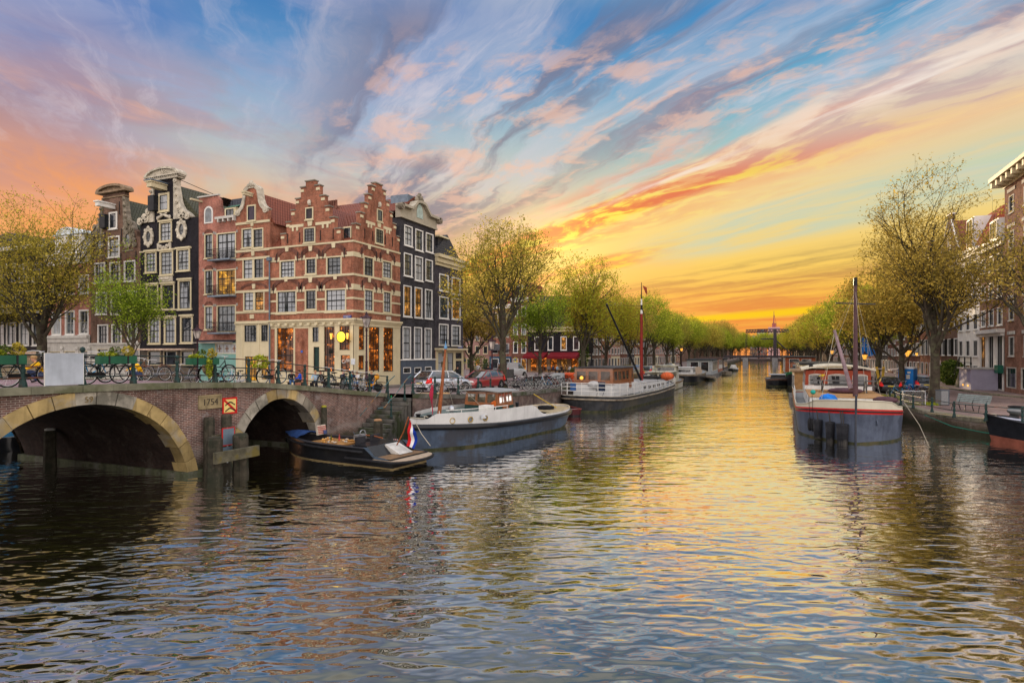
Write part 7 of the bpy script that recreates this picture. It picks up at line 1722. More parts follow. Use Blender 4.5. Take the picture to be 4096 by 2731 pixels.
craft('rowing_boat', 'small open boat beside the black barge', -9.3, 106, 4.2, 1.6, hullblack, strake, .4, .25, bowfar=False)
def ark(name, label, x, y0, L, B, z1, wallm, roofm, wins=6, hullm=None):
    t = thing(name, label, 'houseboat', (x, y0, 0)); b = MB(); b.box(-B/2-.3,B/2+.3,-.4,L+.4,-.5,.62); b.build('hull', hullm or pm('concrete_hull', (.16,.15,.14), .8), t)
    cabin(t, -B/2, B/2, 0, L, .621, z1, wallm, name='deckhouse', taper=.02, wins=sw(.4, L-.4, wins, 1.3, z1-.35)+sw(.4, L-.4, wins, 1.3, z1-.35, 'l')+[('b',-B*.35,-.2,1.2,z1-.35),('b',.3,B*.35,1.2,z1-.35)], fmat=white, roof=roofm, over=.25, rth=.15); return t
ark('houseboat', 'grey clapboard houseboat with dark flat roof on the left side', -12.0, 117, 13, 4.6, 3.3, pm('clapboard_grey', (.34,.36,.37), .7), pm('roof_tar', (.04,.045,.05), .8))
ark('houseboat', 'orange brown wooden houseboat beyond the grey one on the left side', -12.0, 133, 12, 4.4, 3.5, pm('cedar_boards', (.30,.12,.07), .7), pm('roof_brown', (.10,.06,.05), .8))
ark('houseboat', 'dark timber houseboat before the drawbridge on the left side', -12.0, 149, 14, 4.4, 3.2, pm('dark_boards', (.09,.07,.06), .7), MC['roof_tar'])
craft('tender_boat', 'pale open tender moored beside the brown houseboat', -8.2, 131, 4.5, 1.9, pm('tender_tan', (.34,.29,.22), .6), strake, .55, .2, bowfar=False)
craft('covered_launch', 'launch with a pale canvas cover near the drawbridge', -8.4, 160, 6.5, 2.2, hullgrey, white, .6, .3, [dict(x0=-.9,x1=.9,y0=1,y1=4.5,z0=.5,z1=1.6,mat=pm('pale_canvas',(.5,.48,.44),.8),name='canvas_cover',taper=.4)], bowfar=False)
craft('dark_launch', 'dark launch moored alone in mid canal left of the green bowed boat', 1.2, 91, 9.5, 3.4, hullblack, pm('launch_rim', (.16,.10,.08), .6), .8, .25, [dict(x0=-1.1,x1=1.1,y0=2.5,y1=6,z0=.75,z1=1.45,mat=hullgrey,taper=.2,roof=pm('launch_roof',(.30,.31,.33),.5))], bowfar=False, blunt=3.0)
craft('barge', 'black barge with a bright green bow rail behind the red barge', 4.4, 87, 17, 4.4, hullblack, pm('bow_green', (.03,.22,.08), .5), 1.5, .9, [dict(x0=-1.5,x1=1.5,y0=2,y1=6,z0=1.3,z1=3.3,mat=wood2,name='wheelhouse',wins=sw(2.3,5.7,4,2.3,2.95,'l')+[('f',-1.2,-.2,2.3,2.95),('f',.2,1.2,2.3,2.95)],roof=MC['roof_tar'],over=.2),dict(x0=-1.6,x1=1.6,y0=6.5,y1=11.5,z0=1.3,z1=2.5,mat=hullgrey,name='hold')], bowfar=False)
ark('houseboat', 'cream houseboat with black flat roof behind the red barge', 5.2, 67, 15, 4.4, 3.45, pm('cream_boards', (.52,.45,.28), .6), pm('roof_black', (.02,.022,.025), .7))
ark('houseboat', 'brown plank houseboat directly behind the red cabin of the barge', 4.6, 60.2, 5.6, 5.0, 2.9, pm('ochre_planks', (.33,.18,.07), .6, .2, 3), pm('plank_roof', (.22,.14,.08), .7), 2)
ark('houseboat', 'mahogany houseboat near the drawbridge on the right side', 4.8, 112, 16, 4.6, 3.9, pm('mahogany', (.25,.07,.03), .5), MC['roof_tar'])
craft('white_launch', 'white launch with awning near the drawbridge on the right side', 4.6, 136, 12, 3.6, hullwhite, strake, 1.0, .4, [dict(x0=-1.4,x1=1.4,y0=2,y1=8,z0=.9,z1=3.6,mat=pm('awning_white',(.6,.6,.62),.7),taper=.2,wins=sw(2.3,7.7,5,1.6,2.8,'l'))], bowfar=False)
# blue tour boat seen through the left arch
t = thing('tour_boat', 'tour boat with blue roof seen through the left arch', 'boat', (-32.2, 17.2, 0), R(90)); f = plan(3.6, .1, 2, .7, 2.2); zs = lambda q: .7+.2*q
rows = [(lambda q: -.4, .9, hullblack),(lambda q: .1, .96, hullblack),(zs, 1.0, hullblack)]; P, T = hull_part(t, 15, f, rows); deck_part(t, P, T, rows[2], -.05, 'deck', deckgrey)
cabin(t, -1.6, 1.6, -.0+.8, 12.5, .65, 1.55, pm('sky_blue_panels', (.06,.24,.42), .35), taper=.3, roof=pm('blue_roof', (.08,.27,.44), .35), wins=sw(1.2,12,8,.95,1.35)+sw(1.2,12,8,.95,1.35,'l'))
# ---- big barge at right
t, L = boat('barge', 'large cream and slate blue barge with red deckhouse and stripes on the right', (4.6, 59.5), (4.0, 34.6), 'barge')
f = plan(5.3, .10, 2.0, .80, 2.6)
sl = pm('slate_blue_hull', (.088,.108,.155), .48, .2, 1.0, bump=.15, bs=5, col2=(.05,.062,.095), streak=.4)
crm = pm('barge_cream', (.56,.52,.41), .45, .06, 1.0, streak=.1)
redst = pm('stripe_red_paint', (.50,.02,.02), .45, .1)
zb = lambda q: 1.15+.60*max(0,(q-.55)/.45)**1.6
def zt2(q):
    s_ = max(0, min(1, (q-.89)/.05)); return zb(q)+.22+.26*(s_*s_*(3-2*s_))
rows = [(lambda q: -.5, .93, boot),(lambda q: .10, .965, sl),(lambda q: zb(q)-.20, 1.0, redst),(lambda q: zb(q)-.10, 1.005, hullblack),(lambda q: zb(q)-.03, 1.005, redst),(lambda q: zb(q)+.06, 1.0, crm),(zt2, .985, crm)]
P, T = hull_part(t, L, f, rows, n=40, rake=.25)
band_along(t, P, T, (lambda q: zb(q)-.065, 1.0, 0), 'rubbing_strake', hullblack, .045, 6, out=.02)
band_along(t, P, T, rows[6], 'capping_rail', crm, .035, 6)
deck_part(t, P, T, (lambda q: zb(q)+.02, 1.0, 0), 0, 'deck', deckgrey, .04)
b = MB(); b.tube([(0,L+.03,-.2),(0,L+.10,1.2),(0,L+.30,2.5)], .055, 6); b.build('stem_bar', pm('stem_dark', (.05,.055,.07), .5), t)
yt1 = L-4.3; yh = L-11.6
cabin(t, -1.95, 1.95, yh-6.2, yt1, 1.2, 2.05, hullwhite, name='deck_trunk', taper=.04, wins=sw(yh+.5, yt1-.6, 4, 1.5, 1.8)+sw(yh+.5, yt1-.6, 4, 1.5, 1.8, 'l'))
b = MB(); b.box(-1.98,1.98,yh-6.2,yt1+.03,2.052,2.11); b.build('trunk_deck', deckbrown, t)
b = MB(); b.add([(-1.9,yt1+.05,1.82),(1.9,yt1+.05,1.82),(1.3,yt1+1.7,1.78),(-1.3,yt1+1.7,1.78)], [(3,2,1,0)][::1]); b.f[-1] = (len(b.v)-4,len(b.v)-3,len(b.v)-2,len(b.v)-1); b.box(-1.6,1.6,yt1+.05,yt1+1.6,1.3,1.815); b.build('fore_hatch', crm, t)
redh = pm('deckhouse_red', (.25,.045,.02), .4, .12, 3)
dh = cabin(t, -2.0, 2.0, yh-5.5, yh, 2.111, 3.42, redh, name='deckhouse', taper=.05, roof=crm, over=.22, rth=.10, crown=.30, fmat=pm('window_grey_frame', (.36,.34,.31), .5),
      wins=[('f',-1.72,-.92,2.45,3.05),('f',-.55,.55,2.45,3.05),('f',.92,1.72,2.45,3.05)]+sw(yh-5.1, yh-.4, 4, 2.5, 3.05)+sw(yh-5.1, yh-.4, 4, 2.5, 3.05, 'l'))
b = MB()
for c_, w_ in ((-1.32,.45),(0,.60),(1.32,.45)):
    b.ring([(c_-w_*cos(R(a)), 3.05+.14*sin(R(a))) for a in range(0,181,20)], [(c_-w_*.88*cos(R(a)), 3.04+.07*sin(R(a))) for a in range(0,181,20)], yh-.04, yh+.02)
b.build('window_arches', MC['window_grey_frame'], dh)
b = MB(); b.box(-2.02,2.02,yh-5.6,yh+.012,2.112,2.38); b.build('deckhouse_plinth', hullwhite, dh)
b = MB(); b.box(-1.75,-1.5,yh-.1,yh+.15,3.56,3.80); b.box(1.5,1.75,yh-.1,yh+.15,3.56,3.80); b.build('roof_lamps', black, t)
ym = L-5.0; ms_m = pm('mast_mauve', (.085,.045,.05), .5, .12, 3)
b = MB(); b.tube([(-.45,ym,1.9),(-.45,ym,5.8),(-.45,ym,8.5)], [.14,.115,.085], 10); b.mat(1); b.tube([(-.45,ym,8.5),(-.45,ym,8.95)], [.11,.10], 8); ms = b.build('mast', [ms_m, black], t)
b = MB(); b.tube([(-1.45,ym,7.38),(.55,ym,7.52)], .04, 6); b.build('crosstree', hullgrey, ms)
b = MB(); b.tube([(-.25,ym-.25,2.5),(.45,ym-2.6,6.0)], [.13,.09], 8); b.build('boom', pm('boom_lilac', (.22,.15,.16), .5), t)
b = MB()
for q in ((1.6,ym+.6,2.1),(-1.7,ym+.3,2.0),(2.1,ym-3.4,2.1),(-.45,L,2.6)): b.tube([(-.45,ym,8.2),q], .007, 4)
b.tube([(.45,ym-2.6,5.9),(1.4,ym+2.4,2.1)], .012, 4); b.build('stays', rope, t)
yp = yh+2.6; gw = pm('silvered_oak', (.10,.095,.09), .8, .2, 5)
# picnic table stands on the deck: a thing of its own
ca, sa = cos(t.rotation_euler.z), sin(t.rotation_euler.z)
def on_boat(x, y, z): return (t.location.x+ca*x-sa*y, t.location.y+sa*x+ca*y, z)
pk = thing('picnic_table', 'long silver grey picnic table with benches on the barge deck', 'picnic table', on_boat(-.15, yp, 2.11), t.rotation_euler.z)
b = MB()
for i in range(4): b.box(-1.75,1.75,-.42+i*.215,-.22+i*.215,.70,.75)
b.build('table_top', gw, pk)
for sg in (-1,1):
    b = MB(); b.box(-1.7,1.7,sg*.72-.13,sg*.72+.13,.42,.47); b.build('bench_board', gw, pk)
for x in (-1.2,1.2):
    b = MB(); b.tube([(x,-.75,0),(x,-.25,.7)], .045, 4); b.tube([(x,.75,0),(x,.25,.7)], .045, 4); b.box(x-.04,x+.04,-.85,.85,.34,.42); b.build('trestle', gw, pk)
fp = thing('flower_pot', 'clay pot of yellow flowers standing on the picnic table', 'flower pot', on_boat(1.05, yp, 2.865), 0)
b = MB(); b.lathe([(.09,0),(.12,.16),(.13,.17),(.12,.19),(0,.18)]); b.build('pot', pm('terracotta', (.38,.13,.06), .8), fp)
b = MB()
for i in range(26): b.ball((rnd.gauss(0,.08), rnd.gauss(0,.08), .22+rnd.random()*.12), .035, .035, .03, 5, 3)
b.build('flowers', pm('flower_yellow', (.65,.48,.02), .7), fp)
b = MB(); b.ball((0,0,.17), 1.0, .36, .2, 12, 6); o = b.build('covered_boat_cushion', pm('plum_cover', (.075,.035,.045), .5, .25, 3, bump=.4, bs=4)); o.location = on_boat(-.15, yp+1.35, 2.10); o.rotation_euler.z = t.rotation_euler.z; tag(o, 'long plum coloured cover lying in front of the picnic table', 'cover')
b = MB(); b.ball((0,0,.12), .62, .3, .2, 10, 5); o = b.build('covered_bundle', MC['plum_cover']); o.location = on_boat(-1.7, L-3.2, 1.95); tag(o, 'dark plum covered bundle on the bow right of the mast', 'bundle')
b = MB(); b.ball((0,0,.22), .50, .4, .32, 7, 4); o = b.build('blue_tarpaulin', pm('tarp_blue', (.015,.16,.55), .6, .25, 4, bump=.6, bs=4)); o.location = on_boat(1.05, L-3.3, 1.80); tag(o, 'bright blue tarpaulin bundle on the barge bow', 'tarpaulin')
b = MB(); b.ball((0,0,.14), .15, .15, .14, 8, 6); o = b.build('teal_buoy', pm('teal_plastic', (.02,.35,.30), .5)); o.location = on_boat(1.7, yt1-1.6, 2.11); tag(o, 'small teal ball at the left edge of the barge deck', 'ball')
b = MB(); 
for x in (1.0, 1.28): b.lathe([(.11,0),(.10,.40),(.13,.42),(.13,.48),(0,.5)], (x*1.35, L-2.15, zt2(.92)-.42), 10)
b.build('bollards', black, t)
for i, (px, ztop_, zbot, r) in enumerate(((3262,1.05,.05,.23),(3310,1.02,-.02,.23),(3357,1.0,-.08,.24),(3401,1.0,-.12,.24))):
    q = solve_q(t, L, lambda q: f(q)+r, px); x = f(q)*.97+r*.72; y = q*L+r*.7
    fd = thing('barge_fender', ['leftmost','second','third','rightmost'][i]+' of the four big black rubber fenders on the barge bow', 'fender', on_boat(x, y, 0), 0, 'big rubber fenders on the barge bow')
    b = MB(); b.lathe([(r*.70,zbot),(r*.78,zbot+.02),(r,ztop_-.06),(r*.98,ztop_),(r*.62,ztop_+.01),(r*.6,ztop_-.1)], k=14); b.build('drum', pm('fender_rubber', (.025,.026,.032), .6, .35, 3, col2=(.09,.085,.08), streak=.5), fd)
    b = MB(); zc_ = zb(q)-.15
    for k in range(8):
        z = ztop_+(zc_-ztop_)*k/7; b.obox((-.05*k/7,0,z), .05, .03 if k % 2 else .07, .085)
    b.build('chain', pm('chain_iron', (.05,.045,.04), .6), fd)
for i, px in enumerate((3241, 3254)):
    q = solve_q(t, L, lambda q: f(q)+.1, px)
    fd = thing('small_fender', ['left','right'][i]+' of the two small black fenders hung on lines beside the drums', 'fender', on_boat(f(q)+.12, q*L, 0), 0, 'small fenders on the barge bow')
    b = MB(); b.lathe([(0,.35),(.08,.40),(.115,.55),(.115,.85),(.08,1.0),(.03,1.06),(0,1.08)], k=10); b.build('float', rubber, fd)
    b = MB(); b.tube([(0,0,1.05),(-.05,.0,zt2(q)+.25)], .012, 4); b.build('line', rubber, fd)
b = MB(); b.ring(arc(0,0,.12,.16,0,360,14), arc(0,0,.07,.10,0,360,14), -.02, .02); o = b.build('hawse_ring', sl, t); q = .968; o.location = (-f(q)*.99-.02, q*L, 1.05); o.rotation_euler.z = R(125)
b = MB(); b.tube([on_boat(-2.3, L-1.6, 2.1), on_boat(-2.9, L-1.2, 1.0), on_boat(-3.2, L-.6, .02)], .014, 4)
o = b.build('mooring_rope', rope); tag(o, 'slack mooring line hanging from the barge bow into the water', 'rope')
rail_run(t, [P(q, rows[6], 1) for q in (.30,.38,.46,.52)], .7, n=1)
# ---- black boat at the right frame edge
t, L = boat('open_boat', 'black open boat with pale inner rail at the right frame edge', (16.6, 33.2), (10.75, 39.0), 'boat'); f = plan(2.7, .12, 2, .35, 2.2, .3); zs = lambda q: .95+.42*max(0,(q-.3)/.7)**2
rows = [(lambda q: -.4, .8, pm('oxide_bottom', (.26,.085,.055), .7, .2, 2)),(lambda q: .20+.1*q, .90, hullblack),(lambda q: zs(q)-.2, .99, hullblack),(zs, 1.0, hullblack)]
P, T = hull_part(t, L, f, rows, rake=.35); band_along(t, P, T, rows[3], 'gunwale', hullblack, .05)
b = MB()
for sg in (-1,1): A = [P(q, rows[3], sg) for q in T if q > .02]; B_ = [(x-sg*min(abs(x)*.9,.34), y, z-.06) for x,y,z in A]; b.loft([A, B_] if sg > 0 else [B_, A])
b.build('side_deck', pm('pale_lilac_deck', (.42,.43,.50), .5), t); deck_part(t, P, T, (lambda q: .5, .9, 0), 0, 'floor', deckgrey, .3)
b = MB()
for k in range(5): b.tube([(.13*cos(a*.7), L-.1+.13*sin(a*.7), 1.27+.03*k) for a in range(10)], .022, 4)
b.build('rope_coil', rope, t)
pA = Vector(t.location)+Vector((-sin(t.rotation_euler.z)*L, cos(t.rotation_euler.z)*L, 1.25))
b = MB(); b.tube([pA, (9.6,41.0,1.02), (8.7,44.0,1.02)], .014, 4); o = b.build('mooring_rope', rope); tag(o, 'thin pale line from the black boat to the quay edge', 'rope')
gp = gnd(3694, 1688, .55); b = MB(); b.tube([(8.85,44.2,.78),(9.6,41.4,.42),(10.7,40.0,.30),(11.7,38.9,.30)], .022, 5); o = b.build('green_rope', pm('rope_green', (.02,.20,.14), .8)); tag(o, 'green rope hanging along the right quay wall', 'rope')
# ---------------------------------------------------------------- drawbridge far down the canal
DV = 246
t = thing('drawbridge', 'iron drawbridge with lattice balance beam crossing the far canal', 'drawbridge', (2, DV, 0)); di = pm('drawbridge_iron', (.05,.04,.045), .6, .2)
b = MB(); b.box(-18,6.2,-3,3,2.9,3.7); b.build('deck', di, t)
for x in (-11.2, -1.0):
    b = MB(); b.box(x,x+1.9,-3.4,3.4,-1,2.88); b.build('pier', pm('pale_pier', (.26,.25,.25), .8), t)
for y in (-3,3):
    b = MB(); b.box(-.55,.55,y-.4,y+.4,2.9,13.2); b.build('mast_post', di, t)
    b = MB()
    for z in (12.4,13.3): b.tube([(-10.2,y,z+.1),(0,y,z+.3),(4.6,y,z)], .10, 4)
    for i in range(15): x = -10.2+i*1.0; b.tube([(x,y,12.3),(x+.5,y,13.5),(x+1,y,12.4)], .12, 4)
    b.build('balance_beam', di, t)
    b = MB(); b.tube([(-10,y,12.3),(-10.6,y,3.7)], .04, 4); b.tube([(-9.6,y,12.3),(-10.2,y,3.7)], .04, 4); b.build('lift_rods', di, t)
    b = MB(); b.tube([(0,y,9.8),(6,y,3.6)], .16, 4); b.build('brace', di, t)
b = MB(); b.box(-.5,.5,-3,3,12.4,13.3); b.tube([(-5,0,9.9),(0,0,10.0)], .2, 4); b.build('cross_beam', di, t)
b = MB(); b.tube([(-3.2+3.2*(1-cos(R(a))), -3, 3.7+2.0*sin(R(a))) for a in range(0,91,15)], .12, 4)
for y in (-2.9,2.9):
    b.tube([(-18,y,4.7),(6,y,4.7)], .05, 4)
    for i in range(14): b.tube([(-18+i*1.8,y,3.7),(-18+i*1.8,y,4.7)], .04, 4)
b.build('railings', di, t)
# ---------------------------------------------------------------- bicycles
tyre = pm('tyre_rubber', (.016,.016,.017), .8, .2); rimm = pm('bright_rim', (.55,.55,.53), .35, .1, metal=.6); bblack = pm('bike_black', (.014,.014,.016), .35, .2)
def wheel_meshes(r=.345, w=.022):
    b = MB(); n = 20
    b.tube([(r*cos(2*pi*i/n), 0, r*sin(2*pi*i/n)) for i in range(n+1)], w, 6, cap=False); ty = b.mesh('wheel', tyre)
    b = MB(); rr = r-.03; b.tube([(rr*cos(2*pi*i/n), 0, rr*sin(2*pi*i/n)) for i in range(n+1)], .013, 5, cap=False)
    for i in range(14):
        a = 2*pi*i/14; b.tube([(.02*cos(a+1.2), .03*(-1)**i, .02*sin(a+1.2)), (rr*cos(a), 0, rr*sin(a))], .0035, 3, cap=False)
    b.lathe([(.025,-.045),(.03,0),(.025,.045)], axis='y', k=8); rm = b.mesh('rim', rimm); return ty, rm
TY, RM = wheel_meshes()
def bike_proto():
    t = thing('bicycle', 'x', 'bicycle'); r = .345; A, Bw = (-.53,0,r), (.56,0,r)
    for c in (A, Bw):
        w = link('wheel', TY, t, loc=c); link('rim', RM, w)
    b = MB(); bb = (-.06,0,.30); seat = (-.24,0,.78); head = (.34,0,.86); hd2 = (.39,0,.66)
    b.tube([seat, bb], .019); b.tube([bb, (.20,0,.42), hd2], .019); b.tube([(-.17,0,.58),(.1,0,.62),head], .016); b.tube([(.33,0,.92), hd2, (.45,0,.55), Bw], .018)
    for y in (-.05,.05): b.tube([bb, (A[0],y,A[2])], .011, 5); b.tube([(-.22,0,.70), (A[0],y,A[2])], .010, 5)
    b.build('frame', bblack, t)
    b = MB(); b.tube([(.33,0,.92),(.32,0,1.05)], .014); b.tube([(.10,-.30,1.04),(.24,-.29,1.07),(.33,-.16,1.07),(.34,0,1.05),(.33,.16,1.07),(.24,.29,1.07),(.10,.30,1.04)], .013); b.build('handlebar', rimm, t)
    b = MB(); b.tube([(-.24,0,.76),(-.26,0,.90)], .014); b.add([(-.40,-.10,.92),(-.40,.10,.92),(-.22,.07,.94),(-.06,.02,.93),(-.06,-.02,.93),(-.22,-.07,.94),(-.38,-.09,.87),(-.38,.09,.87),(-.1,0,.89)], [(0,5,4,3,2,1),(0,1,7,6),(1,2,8,7),(2,3,8),(4,8,3),(5,8,4),(0,6,8,5)]); b.build('saddle', bblack, t)
    b = MB()
    for c, a0, a1 in ((A,20,200),(Bw,25,160)):
        P = [(c[0]+.385*cos(R(a0+(a1-a0)*i/10)), 0, c[2]+.385*sin(R(a0+(a1-a0)*i/10))) for i in range(11)]
        b.loft([[(x,-.028,z) for x,y,z in P], [(x,.028,z) for x,y,z in P]], smooth=False); b.loft([[(x,.028,z) for x,y,z in P], [(x,-.028,z) for x,y,z in P]], smooth=False)
    b.build('mudguards', bblack, t)
    b = MB(); b.box(-.86,-.30,-.07,.07,.74,.755); b.tube([(-.8,.06,.74),(A[0],.06,A[2])], .008, 4); b.tube([(-.8,-.06,.74),(A[0],-.06,A[2])], .008, 4); b.build('rack', bblack, t)
    b = MB(); b.prism([(-.56,.29),(-.56,.40),(-.02,.40),(.05,.30),(-.02,.21),(-.50,.27)], -.075, -.055); b.tube([(-.06,-.12,.30),(.02,-.13,.17)], .012, 4); b.tube([(-.06,.1,.30),(-.14,.12,.43)], .012, 4); b.build('chain_guard', bblack, t); return t
bp_ = bike_proto(); first = [True]
BC = {'black': bblack, 'blue': pm('bike_blue', (.02,.28,.55), .35), 'grey': pm('bike_grey', (.22,.23,.25), .35, .1, metal=.4), 'red': pm('bike_red', (.30,.03,.03), .35), 'brown': pm('bike_brown', (.16,.07,.03), .4), 'white': pm('bike_white', (.55,.55,.55), .4), 'teal': pm('bike_teal', (.05,.25,.28), .35), 'navy': pm('bike_navy', (.04,.06,.13), .35)}
def bike(x, y, rz, col, label, group=None, z=None, sc=1.0, lean=.06):
    z = (gz(y) if BX2 < x < BX and y < BY else gy(x, y)) if z is None else z
    if first[0]: c = bp_; first[0] = False; c['label'] = label; c.location = (x,y,z); c.rotation_euler = (lean,0,rz); c.scale = (sc,)*3; 
    else: c = dup(bp_, label, (x,y,z), rz, sc); c.rotation_euler = (lean,0,rz)
    if group: c['group'] = group
    elif 'group' in c: del c['group']
    for ch in c.children:
        if ch.name.split('.')[0] in ('frame',) + (('mudguards','chain_guard') if col in ('white','grey') else ()):
            ch.material_slots[0].link = 'OBJECT'; ch.material_slots[0].material = BC[col]
    return c
def on_bridge(px, off): x = BX-off; return x, on_x(px, x)[0]
UP = R(90)
GB = 'bicycles parked along the bridge'
for px, off, rz, col, lab in (
    (112,.62,UP,'black','black bicycle with bright handlebar left of the blank board'),
    (412,.60,UP,'black','black roadster bicycle right of the blank board under the planter'),
    (360,1.4,UP+.1,'blue','bright blue bicycle half hidden behind the black roadster'),
    (868,.58,UP,'black','black bicycle with a canvas saddlebag under the third green planter'),
    (1086,.60,UP,'black','black bicycle carrying leafy green plants in front of the cream shopfront'),
    (1300,.75,UP+.25,'black','black bicycle leaning on the railing left of the dense bicycle cluster'),
    (1352,.8,UP-.25,'navy','navy bicycle at the left end of the dense cluster on the bridge'),
    (1392,.6,UP+.2,'teal','teal grey bicycle in the middle of the dense cluster on the bridge'),
    (1420,.9,UP-.2,'grey','silver bicycle with white rims in the dense cluster on the bridge'),
    (1448,.55,UP+.45,'white','pale bicycle turned towards the canal at the right end of the cluster'),
    (622,8.6,-UP,'grey','grey bicycle with white skirt guard against the far railing'),
    (745,9.3,-UP,'grey','grey bicycle against the far railing left of the saddlebag bicycle'),
    (548,9.0,UP,'brown','brown bicycle against the far railing behind the second planter'),
    (905,9.2,UP,'blue','small blue bicycle on the far side behind the third planter'),
    (950,7.8,-UP,'white','white bicycle on the far side in front of the teal shopfront')):
    x, y = on_bridge(px, off); bike(x, y, rz, col, lab, GB)
for px, py, rz, col, lab in ((1712,1578,2.75,'black','black bicycle with pale tyres in front of the silver car'),(1832,1573,2.8,'brown','brown bicycle with bare frame in front of the red car')):
    g_ = gnd(px, py, gz(31.5)); bike(g_.x-.3, g_.y+.3, .35, col, lab)
GQ = 'bicycles massed on the left quay'; cols = ['black','navy','black','teal','black','grey','white','black','blue','black','red','grey','black','black']
names = ['left end','second place','third place','fourth place','fifth place','sixth place','seventh place','eighth place','ninth place','tenth place','eleventh place','twelfth place','thirteenth place','right end']
for i in range(14):
    px = 2078+i*13.2; X = -16.9-(i % 2)*.5; y = on_x(px, X)[0]
    bike(X, y, R(200)+rnd.uniform(-.35,.35) if i % 3 else R(20)+rnd.uniform(-.3,.3), cols[i], f'{cols[i]} bicycle in the left quay rack beside the black scooter, {names[i]}', GQ)
for i in range(6):
    X = -19.6-(i % 3)*.7; y = on_x(2115+i*18, X)[0]; bike(X, y, rnd.uniform(0,6), cols[-i-1], f'{cols[-i-1]} bicycle in the back row under the small green tree, {ordn[i]} from the left', 'bicycles in the back row on the left quay')
bike(*[(lambda v: (v.x, v.y))(gnd(2290,1548,1.6))][0], R(15), 'white', 'white bicycle with black basket at the right end of the quay rack')
for i, (px, py, rz, col, lab) in enumerate(((3596,1590,.3,'blue','bright blue bicycle at the left end of the right bank rack'),(3636,1596,.5,'black','black bicycle second in the right bank rack'),(3655,1590,.35,'red','dark red bicycle third in the right bank rack'),(3680,1592,.6,'black','black bicycle fourth in the right bank rack'),(3700,1588,.3,'brown','brown bicycle beside the bronze elm trunk'),(3610,1570,2.9,'blue','pale blue bicycle behind the rack near the toilet cabin'))):
    g_ = gnd(px, py, RZ); bike(g_.x, g_.y, rz+2.6, BC and col, lab, 'bicycles on the right bank', z=RZ)
# leafy load, saddlebag, crate
def tuft(name, mat, label, cat, loc, rx, ry, rz_, n=220, leaf=.07, parent=None, seed=1):
    rg = random.Random(seed); b = MB()
    for _ in range(n):
        while True:
            p = Vector((rg.uniform(-1,1), rg.uniform(-1,1), rg.uniform(-1,1)))
            if p.length < 1: break
        p = p.normalized()*(p.length**.5); c = Vector((p.x*rx, p.y*ry, p.z*rz_+rz_)); s = leaf*rg.uniform(.6,1.4)
        u = Vector((rg.uniform(-1,1), rg.uniform(-1,1), rg.uniform(-1,1))).normalized(); w = u.orthogonal().normalized(); v = u.cross(w)
        b.add([c-w*s, c+v*s*.6, c+w*s, c-v*s*.6], [(0,1,2,3)])
    o = b.build(name, mat, parent); o.location = loc
    if label: tag(o, label, cat)
    return o
x, y = on_bridge(1040,.6); tuft('leafy_plant', LM['green'], 'bunch of leafy green plants on the bicycle by the cream shopfront', 'plant', (x, y, gz(y)+.55), .35, .4, .35, 160, .08, seed=4)
x, y = on_bridge(825,.5); b = MB(); b.ball((0,0,.25), .16, .30, .27, 8, 6); o = b.build('saddlebag', pm('canvas_bag', (.20,.15,.09), .9, .3, 4, bump=.5, bs=6)); o.location = (x+.12, y, gz(y)+.30); tag(o, 'tan canvas saddlebag hanging on the bicycle under the third planter', 'bag')
# ---------------------------------------------------------------- planter boxes on the bridge railing
pg = pm('planter_green', (.022,.10,.055), .5, .15, 2, streak=.3)
for i, (pa, pb, lab, sd) in enumerate(((-70,90,'leftmost green planter box with feathery and yellow leaved shrubs',3),(381,531,'green planter box right of the blank board with low lime plants',5),(743,861,'third green planter box with trailing lime ivy',8))):
    x = BX-.10; ya, yb = on_x(pa, x)[0], on_x(pb, x)[0]; ym_ = (ya+yb)/2; zb_ = gz(ym_)+.68; w = (yb-ya)/2
    t = thing('planter_box', lab, 'planter', (x, ym_, zb_)); b = MB(); b.box(-.02,.22,-w,w,0,.26); b.build('trough', pg, t)
    b = MB()
    for q in (-.5,.5): b.box(.221,.235,q*w-.025,q*w+.025,-.02,.27); b.tube([(.1,q*w,0),(-.1,q*w-.1,-.35)], .018, 4)
    b.build('brackets', black, t)
    tuft('plants', LM['green'], None, None, (.1, -w*.45, .22), .13, w*.5, .09, 150, .05, t, sd); tuft('plants', LM['olive'], None, None, (.1, w*.62, .22), .14, .20, .20, 130, .05, t, sd+1)
    tuft('plants', LM['ivy'], None, None, (.08, -w*.05, .22), .10, w*.35, .18, 110, .045, t, sd+2)
    if i == 2: tuft('trailing_ivy', LM['green'], None, None, (.26, w*.25, -.55), .07, .14, .42, 170, .05, t, 40)
